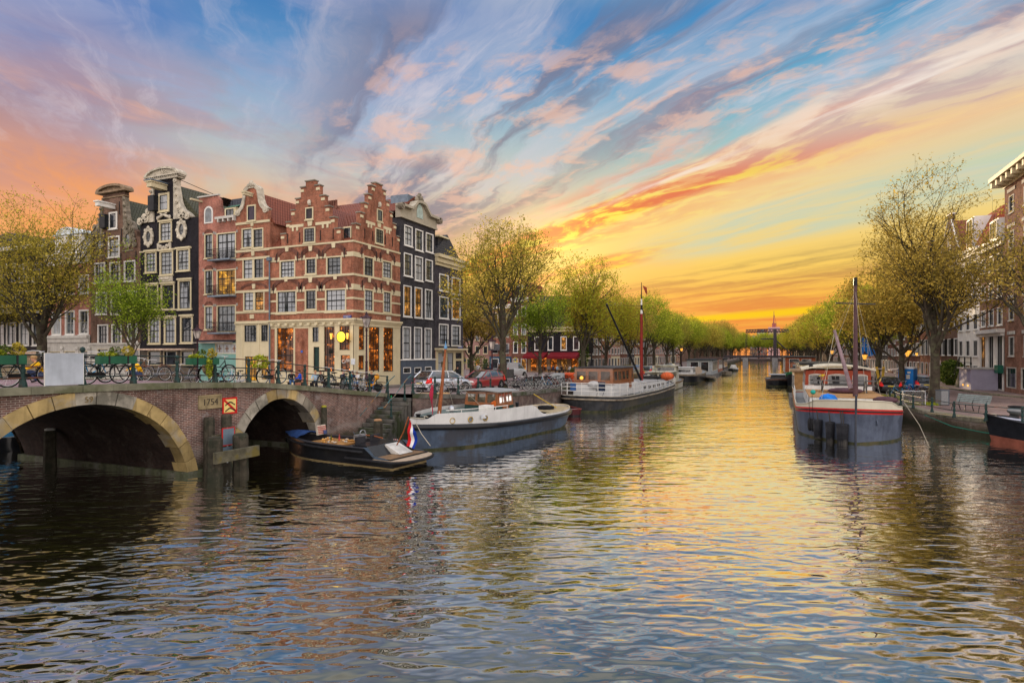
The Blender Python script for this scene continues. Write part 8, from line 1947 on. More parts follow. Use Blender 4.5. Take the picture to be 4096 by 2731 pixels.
# ---------------------------------------------------------------- vehicles
carglass = glass('car_glass', (.02,.025,.03), refl=1.2)
def paint(name, c, metal=.3): return pm(name, c, .28, .05, 2, metal=metal, coat=.8, spec=.6)
lightred = pm('tail_lamp_red', (.55,.02,.02), .3, .1, emit=(1,.05,.04), es=.25); lampw = pm('head_lamp', (.7,.7,.68), .2, .1); alloy = pm('alloy_wheel', (.5,.5,.5), .3, .1, metal=.7); plas = pm('trim_black', (.02,.02,.022), .55)
def car(label, loc, rz, mat, kind='hatch', L=4.1, W=1.74, H=1.48, name='parked_car', cat='car', group=None):
    """+x is the nose"""
    t = thing(name, label, cat, loc, rz, group); h = L/2
    P = {'hatch': dict(hood=[(-h,.62),(-h+.06,.92),(-h+.35,.98),(.55,.96),(h-.55,.84),(h-.12,.70),(h,.52)], roof=[(-h+.10,.95),(-h+.62,H-.06),(-.55,H),(.25,H-.04),(1.22,.93)]),
         'estate': dict(hood=[(-h,.60),(-h+.05,.92),(-h+.4,.96),(.5,.94),(h-.6,.84),(h-.12,.70),(h,.52)], roof=[(-h+.08,.95),(-h+.45,H-.09),(-h+1.0,H),(.1,H-.03),(1.05,.93)]),
         'suv': dict(hood=[(-h,.70),(-h+.05,1.05),(-h+.3,1.12),(.6,1.10),(h-.5,1.05),(h-.1,.95),(h,.6)], roof=[(-h+.06,1.1),(-h+.35,H-.06),(-h+.8,H),(.35,H-.03),(1.0,1.1)]),
         'van': dict(hood=[(-h,.6),(-h+.03,1.1),(-h+.3,1.15),(.9,1.12),(h-.6,1.02),(h-.1,.85),(h,.5)], roof=[(-h+.03,1.1),(-h+.12,H-.1),(-h+.4,H),(.8,H-.05),(1.5,1.1)])}[kind]
    b = MB(); secs = []; w = W/2; zb_ = .22
    xs = [p[0] for p in P['hood']]; 
    def zi(tab, x):
        for (a, za), (c, zc_) in zip(tab, tab[1:]):
            if x <= c: return za+(zc_-za)*(x-a)/(c-a) if c > a else za
        return tab[-1][1]
    N = 18
    for i in range(N+1):
        x = -h+L*i/N; z = zi(P['hood'], x); e = min(1, .80+.20*min(1, min(x+h, h-x)/.45)**.6); ww = w*e
        secs.append([(x,-ww*.93,zb_),(x,-ww,zb_+.16),(x,-ww*1.0,z*.66),(x,-ww*.955,z-.05),(x,-ww*.85,z),(x,0,z+.02),(x,ww*.85,z),(x,ww*.955,z-.05),(x,ww*1.0,z*.66),(x,ww,zb_+.16),(x,ww*.93,zb_)])
    b.loft(secs[::-1]); b.add(secs[0], [tuple(range(11))]); b.add(secs[-1], [tuple(range(10,-1,-1))]); b.build('body', mat, t)
    # greenhouse
    r = P['roof']; g_ = MB(); n = len(r); k = .90
    def wr(z): return w*(.93-.22*max(0, (z-r[0][1]))/(H-r[0][1]))
    M2 = []
    for i in range(13):
        x = r[0][0]+(r[-1][0]-r[0][0])*i/12; z = zi(r, x); zl = zi(P['hood'], x)-.01; M2.append([(x,-wr(zl),zl),(x,-wr(z),z-.02),(x,-wr(z)*.8,z),(x,wr(z)*.8,z),(x,wr(z),z-.02),(x,wr(zl),zl)])
    g_.loft(M2[::-1]); g_.build('windows', carglass if kind != 'van' else carglass, t)
    b = MB(); xa, xb = r[1][0]-.02, r[-2][0]+.06
    tops = [[(x, -wr(zi(r,x))*.98, zi(r,x)-.035), (x, -wr(zi(r,x))*.8, zi(r,x)+.012), (x, wr(zi(r,x))*.8, zi(r,x)+.012), (x, wr(zi(r,x))*.98, zi(r,x)-.035)] for x in [xa+(xb-xa)*i/6 for i in range(7)]]
    b.loft(tops[::-1]); 
    for sg in (-1,1):
        for q0, q1 in ((r[0], r[1]), (r[-1], r[-2])): b.tube([(q0[0], sg*w*.90, q0[1]-.03), (q1[0], sg*wr(q1[1])*.96, q1[1]-.02)], .045, 4)
        for xm in ([-.15] if kind == 'hatch' else [-.2, -h+1.05]): zz_ = zi(r, xm); b.tube([(xm-.05, sg*w*.925, zi(P['hood'], xm)-.02), (xm, sg*wr(zz_)*.985, zz_-.03)], .035, 4)
        if kind == 'van': b.box(-h+.1, .25, sg*w*.70, sg*w*.93, 1.1, H-.08)
    b.build('roof', mat, t)
    for x in (-h+.78, h-.82):
        for sg in (-1,1):
            rr = .32 if kind != 'suv' else .37
            b = MB(); b.lathe([(rr+.06,-.01),(rr+.06,.012),(rr-.02,.013)], (x, sg*w*1.0, rr), 18, axis='y'); b.build('wheel_arch', plas, t)
            b = MB(); b.lathe([(rr*.62,-.10),(rr,-.09),(rr,.09),(rr*.62,.10)], (x, sg*(w-.08), rr), 18, axis='y'); wh_ = b.build('wheel', tyre, t)
            b = MB(); yy = sg*(w+.022)
            b.lathe([(rr*.62,-.005),(rr*.62,.005)], (x, yy-sg*.015, rr), 16, axis='y')
            for a in range(5): b.obox((x+.32*rr*cos(a*1.257), yy, rr+.32*rr*sin(a*1.257)), rr*.55, .02, .05, Matrix.Rotation(-a*1.257, 3, 'Y'))
            b.build('rim', alloy, wh_)
    for sg in (-1,1):
        zt_ = P['hood'][1][1]
        b = MB(); b.add([(-h+.05,sg*w*.60,zt_-.28),(-h+.02,sg*w*.90,zt_-.28),(-h+.36,sg*w*1.0,zt_-.22),(-h+.40,sg*w*.97,zt_+.12),(-h+.16,sg*w*.84,zt_+.14)], [(0,1,4),(1,2,3,4),(4,1,0),(4,3,2,1)]); b.v = [(x-.02,y*1.012,z) for x,y,z in b.v]; b.build('tail_lamp', lightred, t)
        b = MB(); b.ball((h-.16,sg*w*.70,.64), .14, .20, .09, 8, 5); b.build('head_lamp', lampw, t)
        b = MB(); b.ball((.72,sg*(w+.07),.98), .08, .08, .06, 8, 5); b.build('mirror', mat, t)
    b = MB(); b.box(-h-.012,-h+.05,-.26,.26,.62,.73); b.build('plate', pm('plate_yellow', (.6,.45,.05), .5), t)
    b = MB(); b.box(-h-.01,-h+.05,-w*.86,w*.86,.24,.40); b.box(h-.05,h+.012,-w*.8,w*.8,.24,.42); b.build('bumper_trim', plas, t)
    return t
g_ = gnd(1768, 1556, 1.9); car('silver hatchback with red tail lamps parked behind the quay railing', (-20.3, 35.5, gz(35.5)), R(72), paint('car_silver', (.52,.55,.60), .5), 'hatch', L=4.15)
car('dark red estate car with roof rails parked right of the silver car', (-20.7, 42.2, gz(42.2)), R(262), paint('car_red', (.26,.015,.018), .2), 'estate', L=4.7, H=1.46)
g_ = gnd(2052, 1512, 1.45); car('white delivery van parked in front of the cafe square', (on_y(2050,74)[0], 74, gz(74)), R(75), paint('van_white', (.62,.63,.65), .0), 'van', L=4.6, H=1.95, name='parked_van', cat='van')
car('gold brown off road car behind the barge wheelhouse', (on_y(2512,66)[0], 66, gz(66)), R(255), paint('car_gold', (.22,.16,.09), .5), 'suv', L=4.7, W=1.9, H=1.82)
car('pale car parked under the elms beyond the red mast', (on_y(2600,84)[0], 84, gz(84)), R(80), paint('car_pale', (.45,.45,.45), .4), 'estate')
car('white car parked far along the left bank beside the black barge', (on_y(2675,104)[0], 104, gz(104)), R(265), paint('car_white', (.62,.62,.62), .0), 'estate')
car('black hatchback with golden reflections left of the blue toilet cabin', (*on_y(3552,64.5)[:1], 64.5, RZ), R(88), paint('car_black', (.018,.018,.02), .1), 'hatch')
g_ = gnd(3692, 1566, RZ); car('blue grey car with bright red tail lamps driving behind the bronze elm', (g_.x+.3, g_.y+1.2, RZ), R(86), paint('car_bluegrey', (.16,.19,.25), .4), 'estate', name='car')
car('red car parked beyond the blue grey car', (on_y(3680,74)[0], 74.5, RZ), R(86), paint('car_crimson', (.42,.02,.06), .1), 'hatch')
car('small grey car parked far along the right bank', (on_y(3325,108)[0], 108, RZ), R(88), paint('car_grey', (.30,.32,.34), .4), 'hatch')
def scooter(label, loc, rz, bodym, name='scooter', cat='scooter', bare=False):
    t = thing(name, label, cat, loc, rz); r = .23
    for x in (-.55,.62):
        b = MB(); b.lathe([(r*.55,-.055),(r*.9,-.06),(r,0),(r*.9,.06),(r*.55,.055)], (x,0,r), 16, axis='y'); w = b.build('wheel', tyre, t)
        b = MB(); b.lathe([(r*.56,-.04),(r*.56,.04)], (x,0,r), 12, axis='y'); b.build('rim', alloy, w)
    b = MB()
    if bare:
        b.tube([(-.55,0,.62),(-.1,0,.55),(.3,0,.42),(.45,0,.78)], .035); b.tube([(-.6,0,.78),(-.15,0,.74),(.05,0,.5)], .03); b.tube([(-.62,.12,.80),(-.95,.12,.84),(-.95,-.12,.84),(-.62,-.12,.80)], .022); b.ball((.52,0,.88), .14, .16, .18)
        b.tube([(-.2,.05,.35),(.25,.05,.40)], .05)
    else:
        b.loft([[(x, w*cos(a), z0+hh*sin(a)) for a in [2*pi*k/10 for k in range(11)]] for x, w, z0, hh in ((-.85,.04,.55,.06),(-.7,.15,.55,.20),(-.4,.18,.52,.24),(-.12,.16,.46,.22),(-.05,.12,.32,.1),(.22,.14,.30,.05),(.34,.17,.42,.16))][::-1], smooth=True)
        b.loft([[(.34+.02*k, -.2, .28),( .48-.07*k, -.2, .86)] for k in (0,)]+[[(.42, 0, .28),(.54, 0, .88)], [(.34, .2, .28),(.48, .2, .86)]]); b.loft([[(.34, .2, .28),(.48, .2, .86)], [(.42, 0, .28),(.54, 0, .88)], [(.34,-.2,.28),(.48,-.2,.86)]]); b.ball((.5,0,.92), .12, .14, .10)
    b.build('body', bodym, t)
    b = MB(); b.loft([[(x, w*cos(a), .78+hh*sin(a)) for a in [2*pi*k/8 for k in range(9)]] for x, w, hh in ((-.8,.08,.04),(-.6,.15,.07),(-.3,.15,.06),(-.08,.10,.04))][::-1]); b.build('seat', bblack, t)
    b = MB(); b.tube([(.62,.06,r),(.50,.05,.62),(.46,0,.98)], .03); b.tube([(.36,-.32,1.0),(.46,0,1.02),(.36,.32,1.0)], .018)
    for sg in (-1,1): b.tube([(.44,sg*.2,1.0),(.46,sg*.27,1.18)], .008, 4); b.ball((.46,sg*.27,1.22), .02, .06, .045)
    b.build('handlebar', bblack, t)
    b = MB(); b.ball((.62,0,.90), .05, .09, .09); b.build('head_lamp', lampw, t)
    b = MB(); b.ring(arc(.62, r, r+.07, r+.07, 20, 150, 8), arc(.62, r, r+.04, r+.04, 20, 150, 8), -.07, .07); b.build('mudguard', bodym if not bare else bblack, t); return t
x, y = on_bridge(1558, .9); y = 28.1; scooter('orange yellow moped with bare frame parked beside the silver car', (BX-1.0, 28.4, gz(28.4)), R(66), pm('moped_orange', (.62,.27,.02), .4), 'moped', 'moped', True)
g_ = gnd(2032, 1556, 1.66); scooter('black scooter parked under the big elm left of the bicycle rack', (g_.x, g_.y, g_.z), R(15), paint('scooter_black', (.02,.02,.022), 0))
g_ = gnd(3770, 1531, RZ); scooter('grey scooter parked by the warehouse wall behind the elm', (g_.x, g_.y, RZ+.12), R(160), paint('scooter_grey', (.13,.14,.15), .2))
g_ = gnd(4100, 1690, RZ); scooter('dark grey motorcycle at the right frame edge on the quay', (g_.x+.25, g_.y+.6, RZ), R(5), paint('moto_grey', (.09,.10,.11), .3), 'motorcycle', 'motorcycle')
# ---------------------------------------------------------------- people
SK = pm('skin', (.46,.25,.17), .6, .1, 5); HAIRS = {'dark': pm('hair_dark', (.03,.02,.015), .8), 'fair': pm('hair_fair', (.32,.20,.09), .8), 'grey': pm('hair_grey', (.35,.33,.31), .8)}
POSE = {
 'stand': dict(pelvis=(0,0,.95), chest=(0,.02,1.32), neck=(0,.02,1.47), head=(0,-.0,1.62), top=(0,0,1.74), shL=(-.19,.02,1.42), elL=(-.25,.04,1.13), haL=(-.23,-.06,.88), fiL=(-.23,-.10,.78), shR=(.19,.02,1.42), elR=(.25,.04,1.13), haR=(.23,-.06,.88), fiR=(.23,-.10,.78), hiL=(-.10,0,.92), knL=(-.11,-.03,.50), anL=(-.11,.02,.09), toL=(-.12,-.17,.05), hiR=(.10,0,.92), knR=(.11,-.03,.50), anR=(.11,.02,.09), toR=(.12,-.17,.05)),
 'walk': dict(pelvis=(0,0,.93), chest=(0,-.03,1.30), neck=(0,-.04,1.45), head=(0,-.06,1.60), top=(0,-.06,1.72), shL=(-.19,-.02,1.40), elL=(-.24,.16,1.15), haL=(-.22,.10,.90), fiL=(-.22,.06,.81), shR=(.19,-.02,1.40), elR=(.24,-.14,1.14), haR=(.22,-.30,.98), fiR=(.21,-.37,.92), hiL=(-.10,0,.90), knL=(-.11,-.24,.54), anL=(-.11,-.30,.12), toL=(-.12,-.48,.06), hiR=(.10,0,.90), knR=(.11,.05,.48), anR=(.11,.36,.16), toR=(.12,.26,.04)),
 'sit': dict(pelvis=(0,.05,.50), chest=(0,0,.90), neck=(0,-.04,1.06), head=(0,-.08,1.20), top=(0,-.08,1.33), shL=(-.19,0,1.00), elL=(-.25,-.10,.74), haL=(-.12,-.34,.70), fiL=(-.06,-.42,.70), shR=(.19,0,1.00), elR=(.25,-.10,.74), haR=(.12,-.34,.70), fiR=(.06,-.42,.70), hiL=(-.10,.0,.48), knL=(-.13,-.42,.50), anL=(-.13,-.40,.10), toL=(-.14,-.58,.05), hiR=(.10,.0,.48), knR=(.13,-.42,.50), anR=(.13,-.40,.10), toR=(.14,-.58,.05)),
 'crouch': dict(pelvis=(0,.16,.30), chest=(0,.0,.62), neck=(0,-.08,.76), head=(0,-.14,.88), top=(0,-.15,1.0), shL=(-.19,-.02,.70), elL=(-.27,-.24,.56), haL=(-.14,-.42,.50), fiL=(-.08,-.48,.46), shR=(.19,-.02,.70), elR=(.27,-.24,.56), haR=(.14,-.42,.50), fiR=(.08,-.48,.46), hiL=(-.10,.12,.27), knL=(-.17,-.30,.46), anL=(-.13,-.02,.09), toL=(-.14,-.20,.05), hiR=(.10,.12,.27), knR=(.17,-.30,.46), anR=(.13,-.02,.09), toR=(.14,-.20,.05))}
RAD = dict(pelvis=.14, chest=.155, neck=.055, head=.098, top=.07, sh=.075, el=.05, ha=.035, fi=.022, hi=.10, kn=.065, an=.042, to=.038)
EDG = [('pelvis','chest'),('chest','neck'),('neck','head'),('head','top')]+[(a+s, c+s) for s in 'LR' for a, c in (('sh','el'),('el','ha'),('ha','fi'),('hi','kn'),('kn','an'),('an','to'))]+[('chest','shL'),('chest','shR'),('pelvis','hiL'),('pelvis','hiR')]
PC = {}
def body_mesh(pose, topm, legm):
    k = (pose, topm.name, legm.name)
    if k in PC: return PC[k]
    J = POSE[pose]; nm = list(J); me = bpy.data.meshes.new('person'); me.from_pydata([J[n] for n in nm], [(nm.index(a), nm.index(c)) for a, c in EDG], [])
    o = bpy.data.objects.new('person', me); COL.objects.link(o); md = o.modifiers.new('skin', 'SKIN')
    for i, n in enumerate(nm):
        r = RAD.get(n, RAD.get(n[:-1])); sv = me.skin_vertices[0].data[i]; sv.radius = (r, r*(.72 if n in ('chest','pelvis') else 1)); sv.use_root = n == 'pelvis'
    sb = o.modifiers.new('sub', 'SUBSURF'); sb.levels = sb.render_levels = 1
    dg = bpy.context.evaluated_depsgraph_get(); m2 = bpy.data.meshes.new_from_object(o.evaluated_get(dg)); m2.name = 'person'
    bpy.data.objects.remove(o)
    for m in (topm, legm, SK, bblack): m2.materials.append(m)
    Vs = {n: Vector(J[n]) for n in nm}; seg = []
    for a, c in EDG:
        z = 1 if a[:2] in ('hi','kn') or a == 'pelvis' and c != 'chest' else 3 if a[:2] == 'an' else 2 if a in ('neck','head') or a[:2] == 'ha' else 0
        seg.append((Vs[a], Vs[c], z))
    for p in m2.polygons:
        c0 = p.center; best = 9; bz = 0
        for a, c, z in seg:
            q = (c-a); f = max(0, min(1, (c0-a).dot(q)/q.length_squared)); dd = (c0-(a+q*f)).length
            if dd < best: best, bz = dd, z
        p.material_index = bz; p.use_smooth = True
    PC[k] = m2; return m2
def person(label, pose, loc, rz, topm, legm, hair='dark', sc=1.0, bald=False):
    o = link('person', body_mesh(pose, topm, legm), None, label); tag(o, label, 'person'); o.location = loc; o.rotation_euler = (0,0,rz); o.scale = (sc,)*3
    h = Vector(POSE[pose]['head'])
    if not bald:
        b = MB(); b.ball((h.x,h.y+.02,h.z+.055), .098, .108, .085, 10, 6); b.build('hair', HAIRS[hair], o)
    b = MB(); b.ball((h.x,h.y-.10,h.z-.005), .015, .022, .02, 6, 4); b.build('nose', SK, o)
    b = MB()
    for sg in (-1,1): b.ball((h.x+sg*.035,h.y-.088,h.z+.025), .011, .008, .008, 6, 4)
    b.build('eyes', bblack, o); return o
cl = {k: pm('cloth_'+k, c, .85, .2, 4) for k, c in dict(black=(.02,.02,.023), navy=(.03,.045,.10), blue=(.02,.08,.50), lightblue=(.30,.42,.52), jeans=(.05,.11,.24), grey=(.15,.15,.16), yellow=(.75,.42,.01), brown=(.12,.08,.05), red=(.4,.05,.05), white=(.55,.55,.55)).items()}
def bench(label, loc, rz, L=1.8, back=False):
    t = thing('bench', label, 'bench', loc, rz); b = MB()
    for i in range(3): b.box(-L/2,L/2,-.19+i*.13,-.08+i*.13,.42,.455)
    b.build('seat', pm('bench_wood', (.20,.13,.07), .7), t)
    for x in (-L/2+.2, L/2-.2): b = MB(); b.box(x-.03,x+.03,-.18,.18,0,.418); b.build('leg', black, t)
    return t
gzb = lambda x, y: gz(y) if y < BY else gy(x, y)
seatrow = [(1166,'dark jacketed person bent forward on the terrace beside the blue jacket','black','jeans','dark',False),(1200,'person in a bright blue jacket with a white hem on the terrace','blue','black','dark',False),(1262,'person in a light blue jersey sitting left of the bicycle cluster','lightblue','black','fair',False),(1285,'person in black sitting beside the light blue jersey','black','grey','dark',False),(1371,'bald person in a black leather jacket seated before the cafe door','black','black','dark',True),(1410,'person in dark clothes sitting behind the bicycle cluster','navy','grey','dark',False),(1432,'person in a pale shirt sitting behind the bicycle cluster','white','jeans','fair',False),(1486,'person in a black jacket and blue jeans sitting right of the lamp post','black','jeans','fair',False)]
for i, (px, lab, tc_, lc_, hr, bald) in enumerate(seatrow):
    Y = 34.6+.25*(i % 2); x = on_y(px, Y)[0]; person(lab, 'sit', (x, Y, gy(x, Y)+.02), [.9,-.7,.5,-.4,pi,.3,-.5,.6][i], cl[tc_], cl[lc_], hr, 1.0, bald)
for px, lab in ((1183,'wooden bench under the two people left on the terrace'),(1274,'wooden bench under the pair left of the bicycle cluster'),(1400,'wooden bench under the people behind the bicycle cluster'),(1490,'wooden bench under the person right of the lamp post')):
    x = on_y(px, 34.75)[0]; bench(lab, (x, 34.80, gy(x, 34.75)), 0, 1.7 if px != 1490 else .9)
for px, Y, pose, lab, tc_, lc_, rz in ((1828,50,'walk','blurred dark person walking past the cream shop window','black','black',1.4),(1952,60,'stand','dark clothed person standing behind the red car, left of a pair','black','navy',.6),(1966,60.5,'stand','dark clothed person standing behind the red car, right of a pair','navy','jeans',-.6),(1996,72,'stand','person in a brown coat standing near the statue','brown','black',2.0),(1912,74,'walk','person in a pale shirt walking across the square','white','grey',1.0)):
    x = on_y(px, Y)[0]; person(lab, pose, (x, Y, gy(x, Y)), rz, cl[tc_], cl[lc_], 'dark')
tn = ['leftmost','second','third','fourth','fifth','sixth','seventh','rightmost']
for i in range(8):
    px = 2178+i*17; Y = 90+(i % 3)*.9; x = on_y(px, Y)[0]; c_ = ['black','grey','navy','lightblue','black','brown','white','navy'][i]
    person(f'{tn[i]} of the people sitting on the terrace under the red awnings, in {c_}', 'sit', (x, Y, gy(x, Y)), rnd.uniform(-2,2), cl[c_], cl['black'], ['dark','fair'][i % 2])
x, Y = on_y(3236,118)[0], 118; person('distant dark figure walking on the right bank beyond the houseboats', 'walk', (13.6, 118, RZ), 0.2, cl['black'], cl['grey'])
for px, off, lab in ((152,4.5,'person in a yellow jacket crouching behind the railing left of the blank board'),(552,5.5,'person in a yellow coat crouching on the bridge right of the second planter')):
    x, y = on_bridge(px, off); person(lab, 'crouch', (x, y, gz(y)-.055), -.6, cl['yellow'], cl['navy'], 'fair', 1.0)
# ---------------------------------------------------------------- street furniture
plum = pm('lamp_post_plum', (.045,.022,.030), .5, .2, 4); lglass = glass('lantern_glass', (.45,.40,.36), refl=.6)
def lamp(label, loc, H=4.3, amber=False, sc=1.0):
    t = thing('street_lamp', label, 'street lamp', loc); hp = H-.95
    b = MB(); b.lathe([(.20,0),(.20,.12),(.14,.2),(.13,.75),(.16,.8),(.09,.95),(.075,1.9),(.10,1.95),(.06,2.05),(.05,hp-.25),(.09,hp-.2),(.05,hp-.05),(.14,hp)], k=10); b.tube([(-.3,0,hp-.55),(.3,0,hp-.55)], .018); b.build('post', plum, t)
    b = MB(); b.lathe([(.15,hp+.02),(.31,hp+.62),(.0,hp+.63)], k=6, smooth=False); ln = b.build('lamp_glass', glowl if amber else lglass, t)
    b = MB(); b.lathe([(.36,hp+.62),(.36,hp+.66),(.24,hp+.74),(.12,hp+.84),(.10,hp+.90),(.13,hp+.93),(.05,hp+.99),(.06,hp+1.06),(0,hp+1.1)], k=6, smooth=False)
    for k in range(6): a = 2*pi*k/6; b.tube([(.15*cos(a),.15*sin(a),hp+.02),(.315*cos(a),.315*sin(a),hp+.62)], .014, 4); b.ball((.36*cos(a),.36*sin(a),hp+.70), .035, .035, .06, 6, 4)
    b.build('lamp_roof', plum, t); return t
Y = 33.4; x = on_y(1466,Y)[0]; lamp('ornate street lamp standing in front of the corner cafe', (x, Y, gy(x,Y)), hz(1254, Y/ray(1466)[1])-gy(x,Y))
Y = 33; x = on_y(789,Y)[0]; lamp('street lamp in front of the salmon balcony house', (x, Y, gy(x,Y)), hz(1306, Y/ray(789)[1])-gy(x,Y))
g_ = gnd(1968, 1553, 1.72); lamp('street lamp right of the red car under the big elm', (g_.x, g_.y, g_.z), hz(1350, -g_.x*ST+g_.y*CT)-g_.z)
g_ = gnd(3632, 1560, RZ); lamp('street lamp in front of the blue toilet cabin on the right bank', (g_.x, g_.y, RZ), hz(1388, -g_.x*ST+g_.y*CT)-RZ, True)
g_ = gnd(3459, 1528, RZ); lamp('street lamp beside the blue banners on the right bank', (g_.x, g_.y, RZ), hz(1408, -g_.x*ST+g_.y*CT)-RZ, True)
Y = 132; lamp('street lamp far along the left bank among the elms', (-17.2, Y, 1.35), 4.6, True)
lamp('street lamp far along the right bank under the elms', (10.4, 122, RZ), 4.4, True)
Fw = Fac('r', RX-.25, 3672); z_ = hz(1417, on_x(3670,RX)[1]); yl_ = on_x(3670, RX-.35)[0]
t = thing('wall_lantern', 'lit amber wall lantern on the orange brick warehouse', 'lantern', (RX-.45, yl_, z_)); b = MB(); b.lathe([(.10,-.2),(.18,.2),(0,.22)], k=6); b.build('lamp_glass', glowl, t); b = MB(); b.tube([(.45,0,-.35),(0,0,-.3),(0,0,-.2)], .025); b.lathe([(.2,.2),(.05,.36),(0,.4)], k=6); b.build('bracket', black, t)
yg = pm('parking_yellow', (.62,.62,.03), .5)
for px, Y, top, lab in ((1860,56.5,1432,'yellow parking sign with blue P beside the violet brick house'),(2062,80,1430,'yellow parking sign with blue P behind the white van')):
    x, d = on_y(px, Y); zt_ = hz(top, d); g0 = gy(x, Y); k = d/FPX; t = thing('parking_sign', lab, 'sign', (x, Y, g0))
    b = MB(); b.tube([(0,.03,0),(0,.03,zt_-g0)], .035); b.build('post', steel, t)
    h_ = 22*k; w = 6.2*k; b = MB(); b.box(-w,w,-.03,0,zt_-g0-h_,zt_-g0); bo = b.build('board', yg, t)
    b = MB(); b.box(-w*.72,w*.72,-.04,-.031,zt_-g0-h_*.60,zt_-g0-h_*.08); b.build('blue_field', bl, bo)
    me = text_mesh('P', h_*.48, .002); me.transform(Matrix.Translation((0,-.046,zt_-g0-h_*.33)) @ FACEY); me.materials.clear(); me.materials.append(white); link('lettering', me, bo)
    b = MB(); b.box(-w*.6,w*.6,-.04,-.031,zt_-g0-h_*.92,zt_-g0-h_*.70); b.build('ticket_panel', MC['parking_yellow'] if False else pm('panel_white', (.55,.55,.5), .5), bo)
# terrace square
x, Y = on_y(2023,70)[0], 70; t = thing('statue', 'dark bronze figure on a square stone plinth in the square', 'statue', (x, Y, gy(x,Y)))
b = MB(); b.box(-.8,.8,-.8,.8,0,1.1); b.build('plinth', pm('plinth_dark', (.10,.10,.10), .7), t)
me = body_mesh('stand', pm('bronze', (.03,.03,.03), .5, .2, 4, metal=.5), MC['bronze']).copy(); me.materials.clear(); [me.materials.append(MC['bronze']) for _ in range(4)]; o = link('figure', me, t, loc=(0,0,1.1)); o.scale = (.8,.8,.72)
x, Y = on_y(2234,62)[0], 60; t = thing('utility_box', 'pale grey utility cabinet right of the bicycle rack', 'cabinet', (-17.6, on_x(2234,-17.6)[0], 1.55)); b = MB(); b.box(-.35,.35,-.75,.75,0,1.15); b.box(-.4,.4,-.8,.8,1.15,1.2); b.build('cabinet', pm('cabinet_grey', (.48,.52,.54), .5, .08), t)
t = thing('cargo_bike', 'cargo bicycle with an orange box cover on the left quay', 'cargo bike', (-17.3, on_x(2276,-17.3)[0], 1.55), R(100)); b = MB(); b.add([(-.7,-.4,.3),(.7,-.4,.3),(.7,.4,.3),(-.7,.4,.3),(-.85,-.5,1.1),(.8,-.5,1.2),(.8,.5,1.2),(-.85,.5,1.1)], [(0,3,2,1),(4,5,6,7),(0,1,5,4),(1,2,6,5),(2,3,7,6),(3,0,4,7)]); b.build('box_cover', pm('cover_orange', (.70,.10,.03), .7, .1), t)
for q in (-.4,.4): link('wheel', TY, t, loc=(.2,q,.34))
link('wheel', TY, t, loc=(-1.4,0,.34)); b = MB(); b.tube([(-1.4,0,.34),(-.7,0,.4)], .03); b.tube([(-1.1,0,.4),(-1.2,0,.95)], .02); b.box(-1.35,-1.05,-.08,.08,.95,1.0); b.build('frame', bblack, t)
x = on_x(2308,-21.5)[0]; t = thing('planter', 'round clipped shrub in a dark pot near the terrace', 'planter', (-21.5, x, 1.5)); b = MB(); b.lathe([(.5,0),(.65,.55),(.6,.56)], k=12); b.build('pot', plas, t); tuft('shrub', LM['ivy'], None, None, (0,0,.4), .9, .9, .55, 420, .09, t, 9)
for i, (x, y) in enumerate(((-17.0,44.0),(-27.4,48.5),(-27.4,54.0),(-23.0,57.5))):
    t = thing('bollard', ['dark bollard beside the lamp right of the red car','dark bollard before the tall dark house','dark bollard before the violet brick house','dark bollard at the edge of the square'][i], 'bollard', (x, y, gy(x,y))); b = MB(); b.lathe([(.10,0),(.10,.1),(.08,.12),(.07,.8),(.09,.82),(.07,.95),(0,1.0)], k=8); b.build('shaft', pm('bollard_brown', (.05,.025,.02), .5), t)
for px, Y, lab in ((2366,92,'folded black parasol in front of the ivy covered house'),(2340,93,'second folded black parasol near the cafe corner')):
    x = on_y(px,Y)[0]; t = thing('parasol', lab, 'parasol', (x,Y,1.4)); b = MB(); b.tube([(0,0,0),(0,0,3)], .03); b.build('pole', steel, t); b = MB(); b.lathe([(.16,.9),(.22,1.2),(.14,2.3),(.04,3.0),(0,3.1)], k=8); b.build('canopy', cl['black'], t)
tuft('climbing_ivy', LM['ivy'], 'ivy climbing the wall at the corner of the terrace cafe', 'ivy', (LX+.3, 98.5, 1.6), .5, 3.0, 3.0, 900, .14, seed=12)
tuft('garden_shrub', LM['ivy'], 'dark green shrubs in front of the houses across the square', 'shrub', (on_y(1915,93)[0], 93, 1.4), 2.2, .9, 1.4, 700, .13, seed=13)
# ---------------------------------------------------------------- right bank furniture
x0 = gnd(3778,1637,RZ); x1 = gnd(3942,1655,RZ); c0 = (x0+x1)/2+Vector((.35,.45,0)); dv = x1-x0; rz = atan2(dv.y, dv.x)
t = thing('park_bench', 'green grey slatted park bench facing the canal on the right quay', 'bench', (c0.x, c0.y, RZ), rz); L_ = 2.35; slat = pm('bench_slats', (.22,.27,.26), .55, .2, 4)
b = MB()
for i in range(5): b.box(-L_/2,L_/2,-.30+i*.105,-.215+i*.105,.43+.012*i*(-1),.46-.012*i)
b.build('seat', slat, t); b = MB()
for i in range(5): b.obox((0,.27+.035*i,.56+.105*i), L_, .022, .075, Matrix.Rotation(R(-16),3,'X'))
b.build('backrest', slat, t)
for x in (-.95,0,.95): b = MB(); b.tube([(x,-.30,0),(x,-.22,.42),(x,.20,.40),(x,.45,1.0)], .025, 5); b.tube([(x,.20,.40),(x,.34,0)], .025, 5); b.build('leg', black, t)
